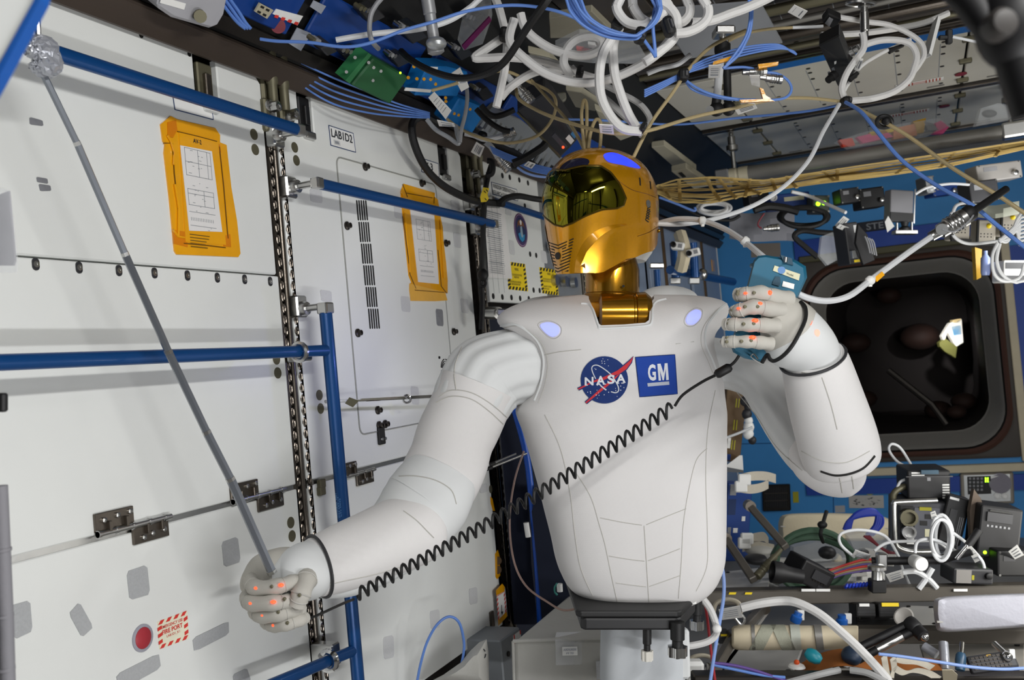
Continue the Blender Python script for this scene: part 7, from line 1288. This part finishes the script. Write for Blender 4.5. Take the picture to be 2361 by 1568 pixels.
# ---- bench clutter
def slabz(label, name, cat, pxs, z, m, t=.012):
    o = thing(name, label, cat, ON(*pxs[0], 2, z)); MB().prism([ON(x, y, 2, z) for x, y in pxs], -EZ*t).make('board', m, o, bevel=.002)
    q = [ON(x, y, 2, z) for x, y in pxs]; c = sum(q, V())/len(q)
    for p in q[:4]: MB().cyl(c+(p-c)*.86, c+(p-c)*.86+EZ*.003, .008, n=10).make('screw', 'dark_metal', o)
    return o
bw = mat('board_white', 'cfcdc8', .5, bump=.05)
slabz('white bench board behind the video camera', 'bench_board', 'board', [(1800, 1292), (1985, 1284), (2000, 1322), (1790, 1330)], -.95, bw); slabz('white bench board between the hem and the camera', 'bench_board', 'board', [(1672, 1318), (1778, 1306), (1770, 1362), (1640, 1366)], -.93, bw); slabz('white slanting floor plate left of cream roll', 'floor_plate', 'board', [(1738, 1406), (1775, 1404), (1668, 1548), (1618, 1548)], -1.02, bw); slabz('white floor plate under the cream roll', 'floor_plate', 'board', [(1700, 1488), (1850, 1492), (1828, 1552), (1650, 1552)], -1.02, bw); slabz('grey white floor plate right of the battery packs', 'floor_plate', 'board', [(2090, 1396), (2150, 1398), (2160, 1442), (2100, 1444)], -1.05, bw); slabz('pale floor plate at the bottom right under keypad', 'floor_plate', 'board', [(2120, 1486), (2361, 1484), (2361, 1552), (2140, 1552)], -1.02, mat('board_tan', 'aaa59b', .6)); slabz('white cover plate behind the boom arm', 'floor_plate', 'board', [(1985, 1262), (2070, 1272), (2060, 1300), (1990, 1296)], -.98, bw)
for lab, pl, D in (('crumpled clear film over the bench behind the green coil', [(1830, 1262), (1880, 1250), (1950, 1258), (1960, 1290), (1870, 1296), (1830, 1290)], 3.9), ('clear film bag behind the laced wires', [(1955, 1235), (2010, 1225), (2050, 1245), (2040, 1272), (1970, 1268)], 3.8)):
    t = thing('plastic_bag', lab, 'bag', P(*pl[0], D)); fpoly('film', pl, D, 'clear_bag', t, .05)
for lab, x, y, D, rx, ry in (('white padded block under the blue locker', 1752, 1270, 3.8, 34, 12), ('dark pouch under the white padded block', 1745, 1290, 3.7, 30, 12), ('white folded cloth left of the green coil', 1770, 1296, 3.7, 22, 16)):
    tag(MB().ell(P(x, y, D), (rx*D/F, ry*D/F, .05), (CR, CU, CF), 18, 12).make('soft_block', 'charcoal' if 'dark' in lab else 'bag_grey', None, smooth=True), lab, 'pouch')
coil('thick green hose coil lying on the bench', 1875, 1292, 3.6, 84, 66, 4, .013, 'hose_green', 5, spread=11, cat='hose', name='hose_coil'); t = thing('strap_tie', 'black strap tied round the green hose coil top', 'strap', P(1895, 1230, 3.5)); MB().tube(cr([P(1906, 1178, 3.5), P(1898, 1205, 3.48), P(1892, 1232, 3.46), P(1898, 1250, 3.5)], 5), .007, 8).make('tie', 'rubber_black', t, smooth=True); MB().ell(P(1896, 1210, 3.47), (.018, .014, .015), (CR, CU, CF)).make('knot', 'rubber_black', t, smooth=True)
cable('green hose end with steel fitting slanting on the bench', [(1905, 1247, 3.45), (1930, 1256, 3.4), (1955, 1270, 3.35), (1975, 1282, 3.3)], .01, 'hose_green', 'hose', 'hose'); connector('steel tipped connector on the slanted green hose', (1800, 1268, 3.2), (1745, 1330, 3.1), .014, 'olive_metal')
for i in range(4): cable(OR[i]+' blue laced cable strand rising over the pillow', [(1958-4*i, 1222, 3.9), (1968-3*i, 1190+3*i, 3.9), (1995, 1176+4*i, 3.9), (2020+3*i, 1180+3*i, 3.9), (2018+5*i, 1210, 3.9), (1998+4*i, 1234, 3.9)], .008, mat('cable_royal', '1d3bb5', .5), group='blue laced cables on the pillow')
cam_t = gadget('black video camera lying on the bench beam', 'video_camera', 'camera', 1882, 1332, 3.0, 96, 54, .09, 'soft_black', 28, 20, 0, [('plate', .1, .1, .5, .4, 'charcoal', .004, 'screen'), ('grid', -.05, -.15, 5, 3, .09, .1, .05, .05, 'dark_metal', .002, 'button'), ('plate', .3, -.3, .3, .1, 'charcoal')]); MB().lathe(P(1850, 1330, 2.95), (P(1780, 1318, 2.95)-P(1850, 1330, 2.95)), [(.022, 0), (.024, .03), (.026, .05), (.034, .07), (.034, .095), (.028, .095), (.024, .08)], 20).make('lens_hood', 'soft_black', cam_t, smooth=True)
t = thing('silver_knob', 'silver capstan knob on a black block by the beam', 'knob', P(2022, 1345, 2.95)); MB().lathe(P(2022, 1338, 2.95), CU, [(.018, 0), (.016, .012), (.016, .03), (.028, .034), (.028, .044), (.02, .048)], 20).make('knob', 'steel', t, smooth=True); MB().box(P(2022, 1350, 2.95), (.045, .04, .04), (CR, CU, CF)).make('block', 'black', t, bevel=.003)
t = thing('boom_arm', 'black boom arm with round white end cap above the bench', 'arm', P(2060, 1292, 3.0)); MB().cyl(P(2010, 1294, 3.05), P(2160, 1292, 3.0), .013).make('boom', 'soft_black', t, smooth=True); MB().lathe(P(2114, 1296, 2.98), -CF, [(.02, -.02), (.022, .02), (.0225, .03), (.019, .035)], 24).make('white_cap', 'label_white', t, smooth=True); MB().box(P(2032, 1293, 3.02), (.03, .05, .03), (CR, CU, CF)).make('clamp', 'steel', t, bevel=.004); MB().cyl(P(2160, 1292, 3.0), P(2240, 1270, 2.95), .014).make('boom', 'soft_black', t, smooth=True)
t = thing('telescopic_strut', 'black and silver telescopic strut beside white cable coil', 'strut', P(2230, 1260, 2.95)); MB().cyl(P(2205, 1290, 2.95), P(2232, 1258, 2.95), .007).make('rod', 'chrome', t, smooth=True); MB().cyl(P(2232, 1258, 2.95), P(2258, 1222, 2.95), .012).make('cylinder', 'soft_black', t, smooth=True)
eq = gadget('black instrument stack with steel tube frame and labels on bench', 'instrument', 'device', 2140, 1215, 3.3, 130, 110, .2, mat('inst_grey', '3f4046', .5), 0, -12, 0, [('plate', -.36, 0, .22, .86, 'soft_black', .004), ('plate', -.02, .0, .42, .8, mat('inst_face', '55575f', .5), .004), ('plate', -.05, .38, .2, .07, 'dull_yellow', .006), ('plate', .0, .22, .12, .1, 'black', .006), ('plate', -.08, .08, .12, .1, 'black', .006), ('plate', -.02, -.12, .08, .16, 'label_cream', .006), ('plate', -.3, -.3, .12, .14, 'label_white', .006), ('plate', .3, .1, .12, .4, 'dull_yellow', .006), ('plate', .42, .1, .08, .5, 'cable_grey', .006), ('port', -.34, .2, .03, .03, 'olive_metal'), ('port', -.34, -.1, .024, .03, 'steel')])
MB().tube(cr([P(2160, 1154, 3.22), P(2068, 1158, 3.22), P(2062, 1162, 3.22), P(2061, 1180, 3.22), P(2063, 1240, 3.22), P(2070, 1262, 3.22), P(2100, 1272, 3.22), P(2150, 1272, 3.22)], 4), .009, 10).make('tube_frame', 'steel', eq, smooth=True); MB().tube(cr([P(2062, 1166, 3.4), P(2060, 1140, 3.4), P(2080, 1124, 3.4), P(2110, 1120, 3.4)], 4), .012, 10).make('tube_frame', 'olive_metal', eq, smooth=True)
gadget('black ribbed top unit of the instrument stack', 'instrument', 'device', 2142, 1118, 3.35, 94, 66, .18, 'soft_black', -2, -10, 0, [('plate', -.25, .42, .3, .05, 'label_white'), ('plate', -.25, .33, .3, .05, 'label_white'), ('plate', .0, .47, .4, .14, 'teal_dark', .02), ('plate', .0, .2, .08, .12, 'cable_grey'), ('grid', .38, -.45, 1, 6, .1, .09, .16, .05, 'label_white', .004, 'label'), ('plate', .0, .3, 1.08, .04, 'charcoal', .01, 'ledge')])
gadget('tilted black drive unit right of instrument stack', 'instrument', 'device', 2200, 1200, 3.25, 50, 110, .14, 'soft_black', 14, -20, 0, [('plate', -.1, .05, .3, .35, 'charcoal', .004), ('plate', -.1, .2, .26, .02, 'label_white'), ('plate', -.1, -.1, .26, .02, 'label_white'), ('grid', .2, -.2, 3, 1, .08, .1, .03, .6, 'cable_grey', .003, 'fin'), ('plate', -.2, .44, .4, .05, 'label_white')])
coil('white cable coil hanging on the instrument stack', 2172, 1240, 3.0, 24, 46, 5, .0055, 'cable_white', 9, spread=9); flag('white paper tag on top of the white coil', [(2145, 1182), (2156, 1178), (2162, 1194), (2148, 1198)], 2.98, 2)
for lab, pts in (('thin white cable arching over the green coil', [(1970, 1285, 3.1), (1938, 1255, 3.1), (1940, 1230, 3.1), (1985, 1222, 3.1), (2040, 1236, 3.1), (2070, 1280, 3.1), (2080, 1310, 3.1), (2100, 1355, 3.05)]), ('thin white cable arc in front of the instrument frame', [(2110, 1275, 3.0), (2115, 1250, 3.0), (2140, 1243, 3.0), (2170, 1250, 3.0), (2210, 1275, 3.0)]), ('grey cable arc left of the white cap', [(2016, 1270, 3.1), (2045, 1252, 3.1), (2100, 1248, 3.1), (2160, 1250, 3.1), (2200, 1280, 3.1)]), ('white cable running from coil to the right tag', [(2196, 1228, 3.0), (2225, 1250, 3.0), (2262, 1290, 3.0), (2270, 1312, 3.0)]), ('white cable loop standing up behind the elbow', [(2105, 1082, 3.6), (2070, 1065, 3.6), (2050, 1038, 3.6), (2056, 1024, 3.6), (2075, 1032, 3.6), (2095, 1062, 3.6), (2106, 1082, 3.6)]), ('thin white cable beside black top unit', [(2090, 1105, 3.4), (2075, 1112, 3.4), (2066, 1132, 3.4)])): cable(lab, pts, .005, 'cable_white')
cable('white laced cable lying behind the beam, left piece', [(2080, 1320, 3.0), (2110, 1318, 3.0), (2140, 1335, 3.0), (2160, 1356, 3.0)], .009, 'cable_white'); cable('white laced cable lying behind the beam, right piece', [(2150, 1310, 3.0), (2135, 1335, 3.0), (2118, 1358, 3.0)], .009, 'cable_white')
flag('white barcode tag left of the silver knob', [(1972, 1268), (2008, 1280), (2002, 1292), (1964, 1282)], 3.05, 3); flag('white barcode tag right of the silver knob', [(2042, 1325), (2080, 1314), (2084, 1332), (2052, 1343)], 2.95, 3); flag('grey printed tag on the white cable at right', [(2228, 1262), (2240, 1260), (2264, 1290), (2248, 1298)], 2.98, 3); flag('white tags near the right edge of bench', [(2325, 1272), (2345, 1256), (2361, 1280), (2340, 1290)], 3.0, 3)
gadget('grey box with yellow sticker on the bench beam', 'gear_box', 'box', 2245, 1330, 2.98, 92, 36, .1, 'charcoal', 2, 0, 0, [('plate', -.25, 0, .38, .85, mat('lid_grey', '85827e', .5)), ('plate', -.02, -.05, .06, .3, 'dull_yellow'), ('knob', .35, .1, .01, .012, 'black')]); gadget('black printer-like case right of intercom panel', 'gear_box', 'box', 2305, 1230, 3.1, 90, 120, .16, 'soft_black', 6, -12, 0, [('plate', -.05, .3, .6, .18, 'charcoal', .01), ('plate', -.05, .42, .5, .03, 'chrome', .01), ('led', -.3, -.4, .006, 'led_green'), ('grid', -.3, .12, 6, 1, .1, .1, .05, .04, 'cable_grey', .002, 'button')])
tag(fpoly('tan_panel', [(2246, 1128), (2262, 1150), (2290, 1240), (2300, 1290), (2240, 1270), (2236, 1180)], 3.18, mat('tan_dark', '5d5146', .8, bump=.2), None, .02), 'dull tan panel leaning beside the black case', 'panel'); gadget('black case at the far right end of the bench', 'gear_box', 'box', 2345, 1300, 3.05, 90, 60, .1, 'black', 0, 0, 0, [('plate', -.2, .2, .3, .2, 'charcoal'), ('screws', 0, 0, .004)])
for i in range(6): cable(OR[i]+' laced wire strand on the bench', [(1905, 1318+4*i, 3.2), (1945, 1304+4*i, 3.2), (1985, 1292+5*i, 3.2), (2010, 1290+5*i, 3.2)], .004, ['signal_red', 'cable_tan', mat('wire_purple', '6d5a9c', .5)][i % 3], group='laced wires on the bench')
for i in range(5): cable(OR[i]+' red wire strand by the instrument frame', [(1992+3*i, 1236, 3.3), (2020+4*i, 1255+3*i, 3.3), (2050+4*i, 1276, 3.3)], .004, 'dull_red', group='red wires by the instrument frame')
q = [P(1948+110*u/1., 1352-10*u+3.2*math.sin(u*90), 2.97+.006*math.cos(u*90)) for u in [i/120 for i in range(70)]]; tag(MB().tube(q, .0045, 6).make('coiled_lead', 'cable_royal', None, smooth=True), 'blue coiled lead on the beam beside the camera', 'cord')
rn = random.Random(21)
for i in range(26):
    x, y = rn.uniform(1760, 2010), rn.uniform(1262, 1350); kx = rn.choice([0, 1, 2]); D = 3.8+rn.uniform(-.1, .2); m = rn.choice(['label_white', 'silver_box', 'clear_bag', 'cable_grey', 'beige_cloth', 'charcoal', 'bag_grey'])
    lab = '%s %s lying loose among the bench clutter behind the beam' % ({'label_white': 'white', 'silver_box': 'silver', 'clear_bag': 'clear', 'cable_grey': 'grey', 'beige_cloth': 'beige', 'charcoal': 'dark', 'bag_grey': 'pale grey'}[m], ['small fitting', 'small block', 'small pouch'][kx])
    if kx == 0: tag(MB().lathe(P(x, y, D), CU*rn.uniform(-1, 1)+CR, [(.012, 0), (.02, .004), (.02, .02), (.013, .022), (.013, .045)], 12).make('fitting', m, None, smooth=True), lab, 'fitting', 'loose bench clutter')
    elif kx == 1: tag(MB().box(P(x, y, D), (rn.uniform(.03, .1), rn.uniform(.02, .05), .04), (CR, CU, CF)).make('block', m, None, bevel=.004), lab, 'block', 'loose bench clutter')
    else: tag(MB().ell(P(x, y, D), (rn.uniform(.03, .07), rn.uniform(.015, .03), .03), (CR, CU, CF), 12, 8).make('pouch', m, None, smooth=True), lab, 'pouch', 'loose bench clutter')
# ---- below the beam
for lab, cx, cy, w, h, m, dd in (('black battery pack with white label below the beam', 1997, 1408, 46, 32, 'black', [('plate', -.1, .4, .5, .2, 'label_white', .006), ('plate', 0, -.1, .9, .06, 'charcoal')]), ('black battery pack with yellow top below the beam', 2052, 1408, 52, 34, 'black', [('plate', 0, .4, .75, .24, 'signal_yellow', .006), ('plate', 0, -.15, .9, .06, 'charcoal')])): gadget(lab, 'battery_pack', 'battery', cx, cy, 2.95, w, h, .07, m, 0, 0, -10, dd)
gadget('long black drawer under the battery packs', 'gear_box', 'box', 2030, 1438, 3.0, 110, 30, .08, 'soft_black', 1, 0, 0, [('plate', 0, .2, .9, .06, 'charcoal'), ('screws', 0, 0, .003)])
t = thing('suction_cup', 'grey white suction cup on black ball joint below beam', 'cup', P(2078, 1420, 2.7)); MB().lathe(P(2092, 1432, 2.7), P(2072, 1408, 2.66)-P(2092, 1432, 2.7), [(.008, 0), (.012, .012), (.026, .026), (.028, .030), (.024, .031), (.006, .02)], 24).make('cup', mat('cup_white', 'b4b0aa', .4), t, smooth=True)
t = thing('articulated_arm', 'black double arm with silver tube and round joint on bench', 'arm', P(2090, 1450, 2.6)); MB().cyl(P(1968, 1500, 2.6), P(2092, 1440, 2.6), .0115, n=16).make('upper_link', 'soft_black', t, smooth=True); MB().cyl(P(1978, 1522, 2.58), P(2030, 1494, 2.58), .011, n=16).make('lower_link', 'soft_black', t, smooth=True); MB().cyl(P(2022, 1498, 2.58), P(2080, 1467, 2.58), .0115, n=16).make('silver_tube', 'steel', t, smooth=True); MB().cyl(P(2080, 1467, 2.58), P(2104, 1456, 2.58), .012, n=16).make('lower_link', 'soft_black', t, smooth=True)
MB().lathe(P(2094, 1432, 2.6), P(2130, 1468, 2.55)-P(2094, 1432, 2.6), [(.018, 0), (.02, .01), (.02, .03), (.017, .034), (.018, .04), (.018, .058), (.010, .062)], 20).make('elbow_joint', 'soft_black', t, smooth=True); MB().ell(P(2131, 1468, 2.55), (.012, .012, .012), (CR, CU, CF), 14, 8).make('joint_cap', 'chrome', t, smooth=True); MB().ell(P(1964, 1512, 2.59), (.028, .026, .03), (CR, CU, CF), 18, 12).make('base_joint', mat('joint_blue', '2a3a50', .5), t, smooth=True); MB().box(P(1948, 1552, 2.58), (.055, .035, .04), (CR, CU, CF)).make('base_clamp', 'tube_grey', t, bevel=.004); MB().cyl(P(1954, 1524, 2.59), P(1950, 1545, 2.58), .010).make('stem', 'label_white', t, smooth=True)
tag(MB().grid([[P(1832+340*u, 1556-74*math.sin(min(1, u*1.8+.12)*1.9)*(1-.5*u)+40*v, 2.68-.1*v+.02*math.sin(14*u)) for u in [i/20 for i in range(21)]] for v in [i/5 for i in range(6)]]).make('brown_cloth', 'rust_cloth', None, smooth=True), 'rust brown cloth bundled at bottom right below the black arm', 'cloth')
for lab, pts in (('white strap folded down over the brown cloth, left one', [(2038, 1512), (2042, 1535), (2046, 1560), (2048, 1580)]), ('white strap folded over the brown cloth, middle one', [(2058, 1516), (2062, 1540), (2056, 1560), (2056, 1580)]), ('long white strap waving along the brown cloth', [(2062, 1540), (2085, 1552), (2110, 1546), (2140, 1552), (2165, 1566)]), ('white strap edge along top of the brown cloth', [(2064, 1520), (2090, 1526), (2120, 1528), (2150, 1540)])):
    q = cr([P(x, y, 2.5) for x, y in pts], 5); t = MB()
    for i in range(len(q)-1): pass
    tag(t.loft([[p+CR*.007+CU*.006, p+CR*.007+CU*.006+CF*.003, p-CR*.007-CU*.006+CF*.003, p-CR*.007-CU*.006] for p in q]).make('strap', 'webbing', None), lab, 'strap')
cable('pale blue cable sweeping along the bottom right', [(2026, 1508, 2.45), (2080, 1514, 2.45), (2160, 1526, 2.45), (2240, 1538, 2.45), (2310, 1543, 2.45), (2380, 1540, 2.45)], .0042, 'cable_light'); cable('grey hose rising under the black arm joint, left part', [(1840, 1568, 2.5), (1890, 1555, 2.5), (1935, 1545, 2.52)], .009, 'hose_grey', 'hose', 'hose'); cable('grey hose running right from the arm clamp', [(1960, 1545, 2.5), (2000, 1552, 2.48), (2040, 1572, 2.46), (2060, 1590, 2.46)], .009, 'hose_grey', 'hose', 'hose')
for lab, pts, m in (('purple cable at the bottom beside the pedestal', [(1640, 1528, 2.5), (1690, 1534, 2.5), (1740, 1546, 2.5), (1800, 1566, 2.5)], mat('cable_purple', '5a3f8a', .5)), ('blue cable at the bottom beside the purple one', [(1640, 1532, 2.5), (1700, 1545, 2.5), (1760, 1557, 2.5), (1810, 1562, 2.5)], 'cable_blue')): cable(lab, pts, .004, m)
for lab, x, y in (('cream handle strap loop beside post, lower', 1612, 1525), ('cream handle strap loop behind the hose, upper', 1672, 1396)):
    t = thing('webbing_loop', lab, 'strap', P(x, y, 2.7)); MB().tube(cr([P(x-28, y+20, 2.7), P(x-20, y-6, 2.7), P(x+6, y-14, 2.7), P(x+30, y-6, 2.7), P(x+34, y+16, 2.7)], 5), .012, 10, flat=.5).make('band', mat('band_cream', 'bdb5a2', .8), t, smooth=True); MB().tube(cr([P(x+20, y+4, 2.7), P(x+44, y+30, 2.7), P(x+36, y+44, 2.7), P(x+20, y+26, 2.7)], 5), .0045, 8, True).make('wire_ring', 'steel', t, smooth=True)
tag(MB().box(P(1600, 1545, 2.6), (.05, .055, .04), (CR, CU, CF)).make('white_buckle', 'label_white', None, bevel=.008), 'white plastic buckle block beside the pedestal post', 'buckle')
gadget('black bracket block with yellow mark left of the cream roll', 'bracket_block', 'bracket', 1670, 1474, 2.8, 34, 24, .06, 'charcoal', 0, 0, 0, [('plate', 0, .4, .5, .2, 'signal_yellow'), ('screws', 0, 0, .004)])
for lab, x, y, m in (('blue nozzle plug with white plate above the cream roll', 1832, 1424, mat('nozzle_blue', '1f5fb4', .3)), ('second blue nozzle plug above the cream roll', 1941, 1432, 'nozzle_blue')): t = thing('nozzle_plug', lab, 'plug', P(x, y, 2.85)); MB().lathe(P(x, y+12, 2.85), CU+CR*.4*(x < 1900), [(.014, 0), (.017, .006), (.017, .02), (.012, .024), (.012, .034)], 18).make('plug', m, t, smooth=True); MB().box(P(x+14, y-6, 2.87), (.02, .03, .01), (CR, CU, CF)).make('plate', 'label_white', t, bevel=.001)
t = thing('spray_head', 'teal spray nozzle below the cream roll', 'nozzle', P(1875, 1516, 2.6)); MB().lathe(P(1858, 1502, 2.6), P(1892, 1524, 2.58)-P(1858, 1502, 2.6), [(.010, 0), (.016, .008), (.019, .02), (.016, .036), (.009, .045)], 18).make('body', mat('teal_bright', '1a8a9a', .4), t, smooth=True); t = thing('orange_knob', 'small orange knob on a white base below the roll', 'knob', P(1837, 1528, 2.65)); MB().lathe(P(1837, 1538, 2.65), CU, [(.024, 0), (.02, .006), (.008, .008)], 20).make('base', 'label_white', t, smooth=True); MB().ell(P(1837, 1527, 2.65), (.008, .007, .008), (CR, CU, CF), 14, 8).make('knob', mat('orange', 'e8591a', .5), t, smooth=True)
gadget('dark keyboard pad tilted at the bottom right', 'keypad', 'keyboard', 2290, 1525, 2.5, 110, 40, .02, 'charcoal', -8, 0, -35, [('grid', -.4, -.3, 9, 4, .09, .2, .07, .13, 'dark_metal', .002, 'key'), ('plate', -.05, .35, .1, .1, 'mustard')])
t = thing('shock_strut', 'black and steel shock strut right of the brown cloth', 'strut', P(2215, 1520, 2.5)); MB().cyl(P(2218, 1482, 2.55), P(2216, 1512, 2.52), .006).make('rod', 'chrome', t, smooth=True); MB().lathe(P(2216, 1506, 2.52), P(2213, 1545, 2.5)-P(2216, 1506, 2.52), [(.010, 0), (.013, .006), (.014, .02), (.013, .03), (.012, .045)], 18).make('body', mat('shock_blue', '30506a', .35), t, smooth=True)
for lab, a, b_ in (('pipe wrapped in foil right of the brown cloth', (2175, 1482, 2.7), (2180, 1545, 2.65)), ('second foil pipe behind the shock strut', (2130, 1490, 2.75), (2160, 1510, 2.72))): tag(MB().tube([P(*a), (P(*a)+P(*b_))/2, P(*b_)], .013, 12).make('foil_pipe', 'foil_tape', None, smooth=True), lab, 'pipe')
t = thing('ball_tool', 'steel ball ended tool at the bottom right corner', 'tool', P(2320, 1500, 2.5)); MB().cyl(P(2292, 1484, 2.55), P(2322, 1512, 2.5), .008).make('shaft', 'steel', t, smooth=True); MB().ell(P(2322, 1514, 2.5), (.014,)*3, (CR, CU, CF), 16, 10).make('ball', 'chrome', t, smooth=True); fpoly('white_bar', [(2328, 1498), (2340, 1498), (2342, 1530), (2330, 1532)], 2.5, 'label_white', t, .006)
flag('cream cloth flap on the brown bundle', [(2172, 1545), (2196, 1545), (2208, 1556), (2205, 1580), (2175, 1572)], 2.45, 0, 'beige_cloth', 'flap', 'cloth_flap')
# ---- stowage bag at the left of the pedestal
t = thing('stowage_bag', 'pale grey box shaped stowage bag behind the pedestal', 'bag', P(1290, 1480, 2.45)); fr = [P(1183, 1478, 2.45), P(1410, 1470, 2.4), P(1412, 1600, 2.4), P(1186, 1600, 2.45)]; bk = [P(1310, 1372, 2.95), P(1480, 1372, 2.9), P(1480, 1500, 2.9), P(1310, 1500, 2.95)]
MB().hexa(fr, bk).make('body', 'bag_grey', t, bevel=.012, seg=2); MB().tube([fr[0]-CF*.002, fr[1]-CF*.002], .005, 8).make('piping', 'bag_grey', t, smooth=True); MB().tube([fr[0]-CF*.002, fr[3]-CF*.002], .004, 8).make('piping', 'bag_grey', t, smooth=True); fpoly('label_pocket', [(1280, 1475), (1348, 1473), (1350, 1532), (1282, 1534)], 2.415, 'clear_film', t, .004); fpoly('label', [(1296, 1492), (1331, 1491), (1332, 1511), (1297, 1512)], 2.412, 'label_white', t, .001); text(t, 'LAUNCH/LANDING', P(1299, 1501, 2.409), (P(1331, 1500, 2.41)-P(1299, 1501, 2.41)).normalized(), CU, .033, .006, 'ink_blue', 0); text(t, 'P/F 703', P(1306, 1509, 2.409), (P(1331, 1508, 2.41)-P(1306, 1509, 2.41)).normalized(), CU, .018, .005, 'ink_blue', 0)
fpoly('velcro_strip', [(1283, 1458), (1364, 1456), (1364, 1467), (1280, 1469)], 2.47, 'velcro_white', t, .004, -.3); fpoly('velcro_square', [(1374, 1525), (1412, 1524), (1412, 1566), (1376, 1566)], 2.395, 'velcro', t, .003)
tag(MB().tube(cr([P(1285, 1345, 2.6), P(1279, 1355, 2.6), P(1280, 1366, 2.6), P(1285, 1372, 2.6)], 4), .003, 6).make('green_lead', mat('lead_green', '2b8a80', .5), None, smooth=True), 'short green lead under the robot hem at left', 'cable'); tag(MB().cyl(P(1290, 1346, 2.6), P(1291, 1364, 2.6), .008).make('white_plug', 'label_white', None, smooth=True), 'small white plug under the robot hem at left', 'plug')
